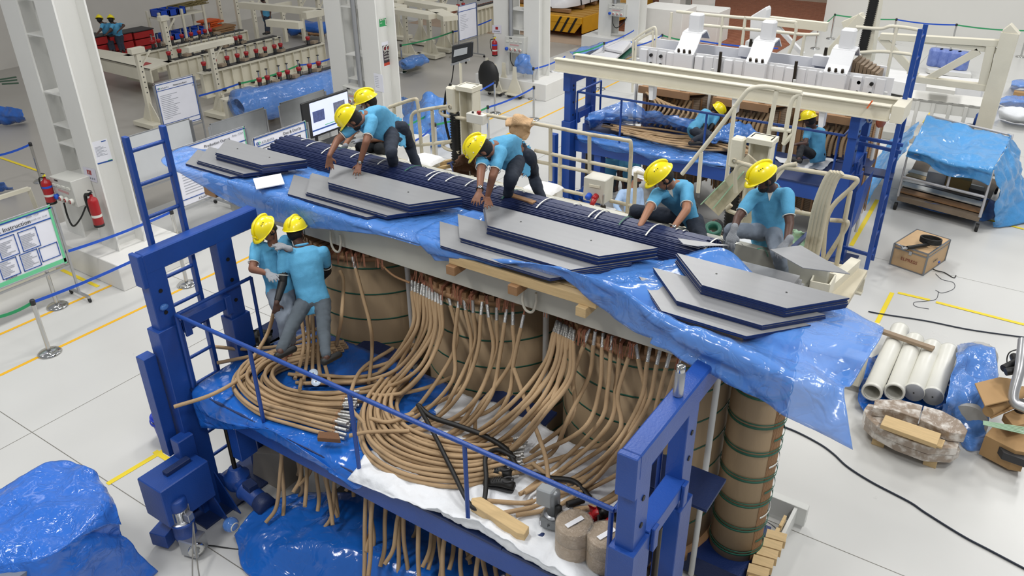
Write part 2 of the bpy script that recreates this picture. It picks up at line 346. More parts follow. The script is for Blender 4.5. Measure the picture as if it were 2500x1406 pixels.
# ================= front lift =================
def bolt(m,c,ax,r=.018,h=.02): m.cyl(V(c),V(c)+V(ax)*h,r,r,6)
def lift(ox,oy,oz,sc_label,grp,deckx=(-6.88,-1.78),far=False,dt=0):
    """a two tower work lift; ox,oy,oz shift it from the front lift's place"""
    def S(x,y,z): return (x+ox,y+oy,max(0,z+oz))
    def bx(m,x0,x1,y0,y1,z0,z1): return m.box(x0+ox,x1+ox,y0+oy,y1+oy,max(0,z0+oz) if z0>0.01 else 0,z1+oz if z1>.35 else z1)
    t=thing('work_lift',sc_label,'work platform',(-4.3+ox,4.6+oy,0))
    for s,xc in ((-1,-6.98),(1,-1.66)):
        n1='tower' 
        a=bx(MB(),xc-.07,xc+.07,3.78,4.0,1.6,3.32+dt); bx(a,xc-.075,xc+.075,3.735,3.79,2.98+dt,3.34+dt)
        tw=obj('tower_column',a,BLUE,t,bev=.008)
        obj('tower_column',bx(MB(),xc-.07,xc+.07,4.62,4.82,1.6,3.13+dt),BLUE,t,bev=.006)
        obj('tower_beam',bx(MB(),xc-.073,xc+.073,3.793,5.2,3.117+dt,3.333+dt),BLUE,t,bev=.012)
        obj('tower_sleeve',bx(MB(),xc-.1,xc+.1,3.74,4.02,0.0,2.48+dt*1.3),BLUE,t,bev=.006)
        obj('tower_sleeve',bx(MB(),xc-.1,xc+.1,4.6,4.85,0.0,2.2+dt*1.3),BLUE,t,bev=.006)
        m=bx(MB(),xc-.06,xc+.1,4.0,4.65,2.36+dt,2.5+dt); bx(m,xc+.1,xc+.13,4.02,4.1,2.3+dt,2.52+dt); bx(m,xc+.1,xc+.13,4.55,4.63,2.3+dt,2.52+dt)
        obj('cross_beam',m,BLUE,t,bev=.006)
        h=MB()
        for zz in (2.15,2.4,2.65,2.9+dt/2): 
            h.cyl(S(xc+.069,3.89,zz+.0),S(xc+.078,3.89,zz),.022,.022,8)
            if zz>2.3: h.cyl(S(xc+.069,4.72,zz),S(xc+.078,4.72,zz),.022,.022,8)
        obj('pin_hole',h,BLACK,t,kind='stuff')
        obj('foot_plate',bx(MB(),xc-.3,xc+.3,3.6,5.0,0,.03),BLUED,t)
        g=MB()
        for yy in (3.8,3.96): g.prism([S(xc+.1,yy,.03),S(xc+.45,yy,.03),S(xc+.1,yy,.5)],(0,.015,0))
        g.prism([S(xc-.05,3.74,.03),S(xc-.05,3.4,.03),S(xc-.05,3.74,.4)],(.015,0,0))
        obj('gusset',g,BLUE,t)
        # screw rod and worm gear motor under the deck
        xr=(xc+.32 if s<0 else xc+.06) if not far else xc-s*.3; yr=4.1 if s<0 or far else 4.28
        obj('screw_rod',MB().cyl(S(xr,yr,.5),S(xr,yr,2.3 if s>0 and not far else 1.65),.026,.026,10),DARKROD,t)
        m=MB(); m.lathe(S(xr,4.1,0) if 0 else (xr+ox,4.1+oy,.3),[(0,0),(.13,0),(.15,.05),(.15,.16),(.1,.2),(.07,.26),(.0,.26)],18)
        m.cyl((xr+ox-.12,4.0+oy,.4),(xr+ox-.12,3.98+oy,.4),.09,.09,14)
        d=V((1,-.12,-.05)).normalized() if not far else V((.75,-.62,-.05)).normalized(); c=V((xr+ox,4.08+oy,.38))
        m.cyl(c,c+d*.22,.1,.1,16)
        gm=obj('gear_box',m,BLUE,t,bev=.004)
        mm=MB(); mm.lathe(c+d*.2,[(0,0),(.13,0),(.13,.03),(.105,.05),(.105,.28),(0,.28)],20,d)
        obj('motor',mm,BLUE,t)
        obj('motor_cap',MB().lathe(c+d*.48,[(.112,0),(.118,.02),(.118,.12),(.1,.15),(0,.15)],20,d),BLUED,t)
        obj('junction_box',MB().obox(c+d*.32+V((0,0,.13)),d*.07,d.cross(V((0,0,1)))*.06,V((0,0,.04))),BLUED,t,bev=.008)
    # outer guide post and counter box at the near left
    x0=-7.0+ox
    if not far:
        obj('guide_post',MB().box(x0-.14,x0-.0,3.58,3.72,.93,2.2),BLUE,t,bev=.004)
        m=MB().box(x0+.02,x0+.42,3.16,3.76,.45,.95); obj('cabinet',m,BLUE,t,bev=.01)
        obj('cabinet_lug',MB().box(x0+.2,x0+.28,3.35,3.65,.95,1.0),BLUED,t,bev=.006)
        obj('cabinet_arm',MB().box(x0+.05,x0+.2,3.6,3.8,.9,1.2),BLUE,t,bev=.01)
    else:
        obj('guide_post',MB().box(x0-.22,x0-.08,3.5+oy,3.64+oy,.2,1.75),BLUE,t,bev=.004)
    # deck
    z1=1.66; X0,X1=deckx
    obj('deck_girder',bx(MB(),X0,X1,3.94,4.0,1.4,z1),BLUE,t,bev=.004)
    obj('deck_girder',bx(MB(),X0,X1,5.15,5.21,1.4,z1),BLUE,t)
    m=MB()
    for k in range(8): bx(m,X0+.02+k*(X1-X0-.1)/7,X0+.08+k*(X1-X0-.1)/7,4.0,5.15,1.42,z1)
    obj('deck_joist',m,BLUE,t,kind='stuff')
    for k in range(5):
        a=X0+k*(X1-X0)/5; obj('deck_plate',bx(MB(),a+.004,a+(X1-X0)/5-.004,3.92,5.25,z1,z1+.03),BLUED,t,bev=.003)
    for k in range(3):
        a=-5.62+k*1.8+.02 if not far else -5.6+k*1.8
        obj('infill_plate',bx(MB(),a-.35,a+.45,5.25,5.72,z1+.01,z1+.045),BLUED,t,bev=.003)
    obj('side_step',bx(MB(),-7.25,-6.6,5.0,5.75,z1-.02,z1+.03),BLUED,t,bev=.004)
    obj('column_bracket',bx(MB(),-6.45,-6.3,3.98,4.2,.9,1.4),BLUE,t,bev=.004)
    # guard rail
    def rp(n,a,b,r=.02): obj(n,MB().tube([S(*a),S(*b)],r,10),BLUE,t)
    zr=2.6
    ra,rb=-6.86,-1.83
    rp('guard_rail',(ra,3.96,zr),(rb,3.96,zr),.022)
    for x in ((-5.74,-4.43,-3.17,-1.85) if not far else (-5.9,-4.2,-2.9,-1.9)): rp('rail_post',(x,3.96,z1),(x,3.96,zr))
    rp('guard_rail',(ra,3.96,zr),(ra,4.93,zr)); rp('rail_post',(ra,4.93,z1+.1),(ra,4.93,zr)); rp('rail_post',(ra,3.96,z1),(ra,3.96,zr))
    rp('guard_rail',(rb,3.96,zr),(rb,4.75,zr)); rp('rail_post',(rb,4.75,z1),(rb,4.75,zr))
    return t
L1=lift(0,0,0,'blue two tower work lift in front with brown leads on its deck','blue lifts')
# ladder behind the left tower
def ladder(a,b,ztop,zbot,n,label,w=.07,d=.045,m=BLUE):
    t=thing('ladder',label,'ladder',((a.x+b.x)/2,(a.y+b.y)/2,zbot))
    lean=V((0,0,0))
    for p in (a,b): obj('stile',MB().beam((p.x,p.y,zbot),(p.x,p.y,ztop),w,d,V((0,1,0))),m,t,bev=.004)
    for k in range(n):
        z=zbot+.25+k*(ztop-zbot-.4)/(n-1); obj('rung',MB().cyl((a.x,a.y,z),(b.x,b.y,z),.02,.02,10),m,t)
    return t
ladder(V((-7.12,4.04,0)),V((-7.12,4.44,0)),4.42,.25,12,'blue ladder rising above the left tower of the front lift')
# small gear motor standing on the floor by the left tower
t=thing('gear_motor','small blue and grey gear motor on the floor below the blue cabinet','motor',(-6.62,3.3,0))
obj('housing',MB().obox((-6.5,3.32,.14),V((.1,.03,0)),V((-.03,.1,0)),V((0,0,.11))),ALU,t,bev=.012)
obj('output_ring',MB().lathe((-6.4,3.28,.14),[(.0,.0),(.035,0),(.04,.02),(.09,.02),(.09,0)],18,V((.9,-.35,0))),STEEL,t)
obj('blue_body',MB().lathe((-6.6,3.32,.2),[(0,0),(.115,0),(.12,.05),(.115,.2),(.13,.21),(.13,.24),(0,.24)],20),BLUE,t)
m=MB().lathe((-6.62,3.32,.44),[(.13,0),(.085,.02),(.085,.16),(0,.16)],20)
for k in range(16):
    a=k*PI/8; m.obox((-6.62+.095*math.cos(a),3.32+.095*math.sin(a),.53),V((math.cos(a)*.014,math.sin(a)*.014,0)),V((-math.sin(a)*.004,math.cos(a)*.004,0)),V((0,0,.07)))
obj('finned_stator',m,ALU,t)
obj('fan_cover',MB().lathe((-6.62,3.32,.6),[(.1,0),(.105,.02),(.105,.11),(.09,.14),(0,.145)],20),BLUE,t)
obj('terminal_box',MB().obox((-6.5,3.34,.52),V((.045,.01,0)),V((-.01,.04,0)),V((0,0,.05))),ALU,t,bev=.006)
obj('stub_arm',MB().obox((-6.88,3.22,.14),V((.1,.03,0)),V((-.03,.09,0)),V((0,0,.09))),BLUE,t,bev=.005)
m=MB().tube(cr([(-6.45,3.45,.02),(-6.0,3.7,.02),(-5.6,4.1,.3),(-5.9,4.1,.4)]),.008,6)
obj('cable',m,BLACK,label='thin black cable lying on the floor from the small gear motor to the lift motor',cat='cable')
m=MB()
for k in (0,1): m.tube(cr([(-6.45,3.35,.45),(-5.95,3.0-.1*k,.02),(-5.2,2.8-.1*k,.01),(-4.6,2.6,.01)]),.007,6)
obj('cable',m,mat('grey_cable','#7e7c76',.6),label='pair of thin grey cables on the floor below the gear motor',cat='cable',kind='stuff')
# plastic bag on the left tower, rag
obj('plastic_scrap',MB().ball((-6.9,3.88,2.72),.05,(.6,1,.7)),FILM,label='crumpled scrap of blue film taped on the left tower',cat='scrap')
# ================= core and windings =================
t=thing('transformer','tall kraft wrapped transformer windings and core in the middle of the picture','transformer',(-4.5,6.42,0))
def band(m,cx,cy,r,z,h=.018,a0=0,a1=2*PI,n=48):
    for k in range(n):
        t0=a0+(a1-a0)*k/n; t1=a0+(a1-a0)*(k+1)/n
        vs=[]
        for tt in (t0,t1):
            for rr,zz in ((r,z-h/2),(r+.003,z-h/2),(r+.003,z+h/2),(r,z+h/2)): vs.append((cx+rr*math.cos(tt),cy+rr*math.sin(tt),zz))
        m.add(vs,[(1,5,6,2),(2,6,7,3),(0,4,5,1)],True)
    return m
WX=(-6.3,-4.5,-2.7)
for cx in WX:
    wd=obj('winding',MB().lathe((cx,6.42,.35),[(.6,0),(.852,0),(.855,2.42),(.6,2.42)],64),KRAFT,t)
    for z in [2.66-.33*k for k in range(7)]: obj('strap',band(MB(),cx,6.42,.856,z),GREEN,wd)
    m=MB().lathe((cx,6.42,2.77),[(.6,.0),(.9,0),(.9,.05),(.6,.05)],48); obj('end_ring',m,PRESS,t)
    for k in range(30):   # radial spacer blocks on the end ring
        a=PI*1.0+PI*k/29; d=V((math.cos(a),math.sin(a),0)); s=V((-d.y,d.x,0))
        obj('spacer_block',MB().obox(V((cx,6.42,2.85))+d*.72,d*.17,s*.028,V((0,0,.03))),PRESS,t)
    obj('end_ring',MB().lathe((cx,6.42,.2),[(.3,0),(.9,0),(.9,.15),(.3,.15)],40),PRESS,t)
for x in (-7.21,-5.41,-3.61,-1.81):
    obj('tie_rod',MB().cyl((x,5.9 if x>-7 else 5.9,.15),(x,5.9,3.02),.03,.03,12),mat('white_rod','#cfcfcb',.4),t)
# return limb with straps and exposed duct sticks
cx,cy,r=-1.55,6.42,.262
lb=obj('return_limb',MB().lathe((cx,cy,.2),[(.1,0),(r-.01,0),(r-.01,3.0),(.1,3.0)],40),NAVY,t)
m=MB(); n=36; m.add([(cx+r*math.cos(a),cy+r*math.sin(a),z) for a in [-PI+k*PI*.8/n for k in range(n+1)] for z in (.26,3.1)],[(2*k,2*k+2,2*k+3,2*k+1) for k in range(n)],True)
solid(obj('kraft_wrap',m,KRAFT,lb),.008)
for k in range(13):
    a=-PI*.2+k*PI*.0135; d=V((math.cos(a),math.sin(a),0))
    obj('duct_stick',MB().obox(V((cx,cy,1.65))+d*(r+.002),d*.006,V((-d.y,d.x,0))*.0038,V((0,0,1.42))),PRESS if k%3 else WOODD,lb)
for k in range(9):
    z=3.0-.325*k
    obj('strap',band(MB(),cx,cy,r+.012,z,.024),GREEN,lb)
    if k>1: obj('strap',band(MB(),cx,cy,r+.0125,z+.04,.012),GREEN,lb)
for k in range(9): obj('strap',band(MB(),cx,cy,r+.0135,2.84-.325*k,.022,-PI*.18,PI*.5,20),WHITES if k%2==0 else GREEN,lb)
lb2=obj('return_limb',MB().lathe((-7.45,6.42,.2),[(.1,0),(r,0),(r,3.0),(.1,3.0)],40),KRAFT,t)
# bottom frame
m=MB().box(-7.8,-1.05,5.42,5.5,.05,.3); m.box(-7.8,-1.05,7.3,7.4,.05,.3)
for k in range(8): m.box(-7.7+k*.93,-7.66+k*.93,5.5,7.3,.05,.28)
obj('bottom_frame',m,mat('white_frame','#cfd0cc',.45,0,.05,30),t,bev=.004)
m=MB()
for k in range(6): m.box(-1.28+.01*k,-1.2,5.75+.22*k,5.93+.22*k,.28,.36)
for k in range(5): m.obox((-1.2,6.1+.14*k,.34),V((.1,.02,0)),V((-.01,.06,0)),V((0,0,.05)))
obj('foot_blocking',m,WOOD,t,kind='stuff')
obj('core_bottom',MB().box(-7.6,-1.3,6.0,6.84,.05,.3),NAVY,t)
# top clamp beam
m=MB().box(-7.75,-1.3,5.47,5.55,3.0,3.34); obj('clamp_beam',m,mat('clamp_paint','#b9b8ad',.45,0,.08,20),t,bev=.006)
for k in range(4): obj('clamp_link',MB().box(-7.4+k*1.95,-7.3+k*1.95,5.5,7.2,3.02,3.1),mat('clamp_paint','#b9b8ad'),t)
obj('clamp_beam',MB().box(-7.75,-1.3,7.14,7.22,3.0,3.34),mat('clamp_paint','#b9b8ad'),t,bev=.006)
# yoke: stepped stack of laminations
prof=[]; ny=64
for k in range(ny+1):
    a=PI*k/ny; y=6.42-.42*math.cos(a); z=3.08+.56*math.sin(a)**.75
    prof.append((y,round(z,3)))
m=MB()
x0,x1=-7.75,-2.25
for k in range(ny):
    (ya,za_),(yb,zb)=prof[k],prof[k+1]; z=(za_+zb)/2
    m.box(x0-.05*math.sin(PI*(k+.5)/ny)*(k%4>1),x1+.05*(k%4>1),ya,yb,3.05,z-.004*(k%4==0))
obj('yoke',m,mat('lamination_navy','#1d2950',.42,.05,.1,60,.2),t,kind='stuff')
RR=random.Random(3)
xs=-7.45; i=0
while xs<-1.7:
    col=GREEN if i%6==3 else WHITES
    a0=RR.choice((.38,.5,.55,.42)); a1=RR.choice((.72,.8,.66)); sl=RR.uniform(-.03,.03)
    m=MB(); pts=[]
    for k in range(9):
        a=PI*(a0+(a1-a0)*k/8); pts.append((xs+sl*k/8,6.42-.425*math.cos(a),3.086+.57*math.sin(a)**.75))
    for p,q in zip(pts,pts[1:]): m.beam(p,q,.014,.003)
    obj('yoke_strap',m,col,t); xs+=RR.choice((.07,.12,.2,.26,.3)); i+=1
m=MB()
for k in range(8): m.box(-2.25,-1.3-.02*k,6.06+.03*k,6.8-.02*k,3.06+.045*k,3.1+.045*k)
obj('yoke_end_step',m,SILI,t,kind='stuff')
# crosswise spare sheets at the right end of the yoke
def sheetpile(name,label,xl,xr,yb,yf,z,layers,grp=None,dxl=None,dxr=None,shift=(0,0)):
    pass
def trap(xl,xr,yb,xfl,xfr,yf,z,t,ybr=None):
    m=MB(); ybr=yb if ybr is None else ybr
    poly=[V((xfl,yf,z)),V((xfr,yf,z)),V((xr,ybr,z)),V((xl,yb,z))]
    m.m=1; n=4; vs=poly+[p+V((0,0,t)) for p in poly]
    m.add(vs,[(3,2,1,0)]+[(i,(i+1)%4,4+(i+1)%4,4+i) for i in range(4)]); m.m=0
    m.add([p+V((0,0,t+.0005)) for p in poly],[(0,1,2,3)])
    return m
def stack(name_label,c,packs):
    t=thing('steel_sheet_stack',name_label,'steel sheets',c,'stacks of core sheets on the blue film')
    for (xl,xr,yb,xfl,xfr,yf,z,n,th) in packs:
        for k in range(n):
            j=RR.uniform(-.012,.012); j2=RR.uniform(-.006,.006)
            obj('steel_sheet',trap(xl+j,xr+j,yb+j2,xfl+j,xfr+j,yf+j2,z+k*th,th-.003),(SILI,NAVY),t)
    for u in (.3,.7):
        xl,xr,yb,xfl,xfr,yf,z,n,th=packs[0]; x=xl+(xr-xl)*u; 
        obj('sheet_hole',MB().lathe((x,(yb+yf)/2+.03,z+n*th-.001),[(0,.0012),(.009,.0012)],10),BLACK,t)
T0=3.475
def packs(xl,xr,yb,xfl,xfr,yf,d=(-.2,-.19),d2=(-.33,-.33)):
    return [(xl,xr,yb,xfl,xfr,yf,T0+.066,6,.0175),(xl+d[0],xr+d[0]*.9,yb+d[1],xfl+d[0],xfr+d[0]*.9,yf+d[1],T0+.035,3,.015),(xl+d2[0],xr+d2[0]*.95,yb+d2[1],xfl+d2[0],xfr+d2[0]*.95,yf+d2[1],T0+.005,2,.015)]
stack('pile of grey trapezoid steel sheets farthest left beside the white paper',(-7.6,5.8,T0),packs(-8.3,-6.9,5.98,-8.0,-7.2,5.58,(-.18,-.14),(-.32,-.2)))
stack('pile of grey trapezoid steel sheets the first bending worker leans over',(-5.6,5.8,T0),packs(-6.56,-4.72,6.05,-6.18,-5.05,5.61,(-.17,-.17),(-.38,-.24)))
stack('pile of grey trapezoid steel sheets between the second bending worker and the pallet planks',(-3.5,5.8,T0),packs(-4.45,-2.55,6.05,-4.10,-2.91,5.62,(-.17,-.2),(-.28,-.36)))
stack('pile of grey trapezoid steel sheets at the right end of the blue film',(-1.6,5.8,T0),packs(-2.37,-.91,6.05,-1.96,-1.27,5.62,(-.12,-.2),(-.18,-.34)))
for lab,pl in (('loose grey steel sheet tapering at the right end of the yoke',[(1955,600),(2075,670),(1960,655),(1880,610)]),('grey steel sheet beside the knee of the grey jeans worker',[(1655,583),(1780,600),(1700,602),(1668,597)])):
    p=[at(x,y,z=3.66) for x,y in pl]; m=MB(); m.prism(p,(0,0,.006)); obj('steel_sheet',m,SILI,label=lab,cat='steel sheet')
# pallets under the film
for i,(xa,xb,lab) in enumerate(((-8.0,-6.3,'leftmost'),(-6.2,-4.6,'second from left'),(-4.45,-2.75,'third, its planks showing below the film'),(-2.6,-1.5,'rightmost'))):
    t=thing('pallet','wooden pallet under the blue film, '+lab,'pallet',((xa+xb)/2,5.7,3.34))
    for k in range(4): obj('pallet_plank',MB().box(xa,xb,5.36+.19*k,5.48+.19*k,3.4,3.435),WOOD,t,bev=.003)
    for k in range(3): obj('pallet_block',MB().box(xa+.05+k*(xb-xa-.2)/2,xa+.15+k*(xb-xa-.2)/2,5.38,6.02,3.345,3.4),WOOD if k!=1 else WOODD,t,bev=.003)
    if i==2:
        obj('pallet_plank',MB().box(xa+.15,xb+.02,5.27,5.35,3.34,3.43),WOOD,t,bev=.003)
        for xx_ in (-4.25,-3.55,-2.85): obj('pallet_block',MB().box(xx_-.05,xx_+.05,5.22,5.4,3.25,3.34),WOOD if xx_>-3 else WOODD,t,bev=.003)
obj('timber_block',MB().box(-7.95,-7.75,5.3,5.42,3.22,3.33),WOODD,label='timber block end under the left end of the blue film',cat='timber',bev=.005)
# films
def ctl(y,pts): return [at(px,py,y=y) for px,py in pts]
back=[(-8.75,5.95),(-8.2,6.12),(-7.2,6.12),(-6.2,6.1),(-5.2,6.12),(-4.5,6.12)]
rows=[[V((x,y,3.485 if x>-8.5 else 3.42)) for x,y in back],
 [V((x,5.8,3.48)) for x in (-8.9,-8.1,-7.1,-6.2,-5.3,-4.45)],
 [V((x,5.5,3.475)) for x in (-8.85,-8.0,-7.0,-6.1,-5.25,-4.5)],
 [V((x,5.32,3.45)) for x in (-8.7,-7.9,-6.9,-6.0,-5.25,-4.55)],
 ctl(5.3,[(455,430),(555,490),(690,545),(830,563),(930,575),(1022,600)])]
o=obj('blue_film',sheet(rows,120,36,.012,3.5,.5,seed=1),FILM,label='translucent blue plastic film under the two left steel sheet piles',cat='plastic film'); solid(o)
rows=[[V((-4.62,6.1,3.5)),V((-4.0,6.1,3.49)),V((-3.2,6.1,3.49)),V((-2.6,6.12,3.49)),V((-2.05,6.3,3.66)),V((-1.6,6.2,3.5)),V((-1.0,6.2,3.48)),V((-.62,6.1,3.43))],
 [V((x,5.8,3.485)) for x in (-4.75,-4.0,-3.2,-2.5,-2.0,-1.5,-.95,-.6)],
 [V((x,5.5,3.48)) for x in (-4.8,-4.0,-3.2,-2.5,-2.0,-1.5,-.98,-.62)],
 [V((x,5.34,z)) for x,z in ((-4.75,3.47),(-4.0,3.46),(-3.2,3.46),(-2.5,3.44),(-2.0,3.42),(-1.5,3.4),(-.98,3.38),(-.66,3.32))],
 [at(px,py,y=y) for px,py,y in ((1040,610,5.3),(1185,632,5.3),(1345,650,5.28),(1500,700,5.2),(1640,790,5.1),(1790,850,5.0),(1930,920,4.95),(2060,960,5.1))],
 [at(px,py,y=y) for px,py,y in ((1062,636,5.3),(1190,655,5.3),(1340,664,5.28),(1500,778,5.2),(1660,872,5.05),(1790,940,4.95),(1915,1010,4.9),(2082,1098,4.9))]]
o=obj('blue_film',sheet(rows,150,50,.014,3,.6,seed=5,free=1.6),FILM,label='translucent blue plastic film under the two right steel sheet piles, hanging down at the right',cat='plastic film'); solid(o)
m_=MB().tube(cr([at(1120,500,z=3.55),at(1145,505,z=3.56),at(1100,560,z=3.52),at(1050,600,z=3.5)]),[.05]*25,7)
# paper on film
p=[at(618,438,z=3.52),at(686,425,z=3.52),at(695,450,z=3.52),at(626,463,z=3.52)]
obj('paper',MB().prism(p,(0,0,.01)),mat('white_paper','#f0f0f2',.7),label='folded white paper lying on blue film beside the leftmost steel pile',cat='paper')
# rope loops on the clamp beam
for px,lab in ((822,'white rope loop hanging from clamp beam above the left winding'),(1293,'white rope loop hanging from clamp beam above the middle winding')):
    c=at(px,600 if px<1000 else 745,y=5.43); m=MB().tube(cr([c+V((-.07,0,.16)),c+V((-.07,-.01,.02)),c+V((-.03,-.01,-.06)),c+V((.04,-.01,-.05)),c+V((.07,0,.06)),c+V((.07,0,.15))]),.013,8)
    obj('rope_loop',m,mat('rope','#cfcbbd',.9,0,.6,200),label=lab,cat='rope')
# ================= films and sack on the deck =================
def A_(px,py,z=None,y=None,x=None): return at(px,py,x=x,y=y,z=z)
ZD=1.70
rows=[[V((x,5.5,ZD+.012)) for x in (-6.75,-6.2,-5.6,-5.0,-4.55)],
 [V((x,5.0,ZD+.012)) for x in (-6.8,-6.2,-5.6,-4.9,-4.3)],
 [V((x,4.5,ZD+.012)) for x in (-6.85,-6.2,-5.6,-4.9,-4.2)],
 [V((x,3.99,ZD+.012)) for x in (-6.82,-6.3,-5.7,-5.0,-4.3)],
 [V((x,3.88,z)) for x,z in ((-6.8,1.6),(-6.35,1.55),(-5.85,1.62),(-5.0,1.6),(-4.35,1.6))],
 [A_(490,1045,y=3.88),A_(560,1050,y=3.88),A_(655,1050,y=3.86),A_(770,1120,y=3.86),A_(862,1195,y=3.88)]]
solid(obj('blue_film',sheet(rows,90,50,.014,3,.5,seed=11),FILMD,label='shiny deep blue film spread over the left half of the front lift deck',cat='plastic film'))
rows=[[A_(1105,960,z=ZD+.03),A_(1200,985,z=ZD+.02),A_(1330,1045,z=ZD+.02),A_(1400,1085,z=ZD+.02),A_(1535,1115,z=ZD+.02)],
 [A_(1010,1040,z=ZD+.02),A_(1130,1060,z=ZD+.02),A_(1260,1110,z=ZD+.02),A_(1390,1160,z=ZD+.02),A_(1540,1180,z=ZD+.02)],
 [A_(900,1110,z=ZD+.02),A_(1060,1150,z=ZD+.02),A_(1210,1200,z=ZD+.02),A_(1350,1250,z=ZD+.02),A_(1500,1290,z=ZD+.02)],
 [V((-4.45,3.95,ZD+.02)),V((-3.9,3.95,ZD+.02)),V((-3.2,3.95,ZD+.02)),V((-2.6,3.95,ZD+.02)),V((-1.95,3.95,ZD+.02))],
 [A_(850,1170,y=3.88),A_(960,1215,y=3.87),A_(1140,1270,y=3.87),A_(1255,1335,y=3.86),A_(1420,1440,y=3.86)]]
solid(obj('white_sack',sheet(rows,110,60,.035,4.5,.7,seed=21),SACK,label='crumpled white woven sack cloth under the coiled leads on the front lift deck',cat='cloth'),.006)
t=thing('print','faint blue grey print on sack cloth','print') if 0 else None
# ================= leads =================
LN={}
def lead(pts,label,grp,r=.021,tail='none',par=None,cut=True):
    o=obj('winding_lead',MB().tube(cr(pts,7),r,7),CABLE,label=label,cat='cable',group=grp)
    if tail in('sleeve','both'):
        a,b=V(pts[0]),V(pts[1]); d=(a-b).normalized()
        m=MB().cyl(a+d*.0,a+d*.13,r*.85,r*.85,8); obj('tinned_sleeve',m,TIN,o)
        m=MB(); 
        for k in range(3):
            e=V((RR.uniform(-1,1),RR.uniform(-1,1),RR.uniform(-.3,.3)))*.012; m.beam(a+d*.13+e*.5,a+d*.22+e,.012,.006)
        obj('copper_strand',m,COPPER,o)
    if tail=='end':
        a,b=V(pts[-1]),V(pts[-2]); d=(a-b).normalized()
        obj('tinned_sleeve',MB().cyl(a,a+d*.13,r*.8,r*.8,8),TIN,o); obj('copper_strand',MB().cyl(a-d*.02,a+d*.0,r*1.02,r*.9,8),COPPER,o)
    return o
ORD=('outermost first second third fourth fifth sixth seventh eighth ninth tenth eleventh twelfth thirteenth fourteenth fifteenth sixteenth seventeenth eighteenth nineteenth twentieth twenty-first twenty-second twenty-third').split()[1:]
def fam(A,B,n,label,grp,jit=.03,tail='none',lay=3,r=.021,zfix=None):
    for k in range(n):
        lb=label+', '+ORD[k]+(' from outside' if 'curled' in label else ' from left')
        u=k/(n-1) if n>1 else 0; ku=RR.uniform(-.5,.5)/max(1,n-1); pts=[]
        for i,(a,b) in enumerate(zip(A,B)):
            w=min(1,max(0,u+ku*(i>0))); p=a.lerp(b,w)
            if i>0: p=p+V((RR.uniform(-1,1)*jit,RR.uniform(-1,1)*jit,0))
            if p.z<ZD+.3: p.z=ZD+.03+r+(k%lay)*.036
            pts.append(p)
        lead(pts,lb,grp,r,tail)
Y=lambda a:[A_(p[0],p[1],**{('y' if p[2]>2.95 else 'z'):p[2]}) for p in a]
g='leads of the middle winding'
fam(Y([(1006,712,5.5),(1002,800,5.2),(925,890,1.8),(850,912,1.8),(770,918,1.75),(700,915,1.75)]),Y([(1078,745,5.5),(1075,820,5.3),(1040,905,4.95),(965,965,1.8),(870,985,1.75),(800,992,1.75)]),11,'brown lead sweeping left from the middle winding onto blue film',g,.03,'sleeve')
fam(Y([(1100,745,5.52),(1108,830,5.4),(1080,930,5.0),(1010,1005,1.8),(900,1040,1.75)]),Y([(1272,800,5.52),(1268,880,5.4),(1230,970,5.0),(1150,1050,1.8),(1040,1100,1.75)]),10,'brown paper wrapped lead hanging down the front of the middle winding',g,.08,'sleeve')
g='leads of the right winding'
fam(Y([(1352,812,5.5),(1330,890,5.2),(1250,985,4.8),(1140,1060,1.8),(1010,1085,1.75)]),Y([(1400,835,5.5),(1392,920,5.2),(1345,1010,4.8),(1240,1110,1.8),(1110,1145,1.75)]),9,'brown lead sweeping left from the left side of the right winding',g,.04,'sleeve')
fam(Y([(1428,835,5.52),(1425,920,5.4),(1395,1010,5.0),(1310,1100,1.8),(1215,1165,1.75)]),Y([(1650,905,5.52),(1632,1010,5.3),(1580,1110,4.8),(1480,1200,1.8),(1370,1262,1.75)]),11,'brown paper wrapped lead hanging down the front of the right winding',g,.09,'sleeve')
g='coiled leads on the left of the deck'
fam(Y([(850,842,1.78),(720,862,1.76),(610,892,1.75),(572,945,1.75),(625,1005,1.75),(730,1040,1.75),(815,1066,1.75)]),Y([(800,880,1.78),(730,895,1.76),(682,915,1.75),(672,942,1.75),(710,968,1.75),(790,983,1.75),(850,978,1.75)]),20,'brown paper wrapped lead curled in the left coil on blue film',g,.018,'end',4)
g='coiled leads in the middle of the deck'
fam(Y([(925,935,1.78),(885,1000,1.76),(878,1060,1.75),(905,1120,1.75),(985,1168,1.75),(1110,1188,1.75),(1235,1165,1.75)]),Y([(1015,925,1.78),(975,975,1.76),(972,1020,1.75),(1010,1062,1.75),(1090,1088,1.75),(1180,1096,1.75),(1255,1085,1.75)]),22,'brown paper wrapped lead curled in the middle coil on white sack cloth',g,.015,'end',4)
g='loose leads across the deck'; LQ=[0]
LL='brown lead lying loose across the front lift deck'
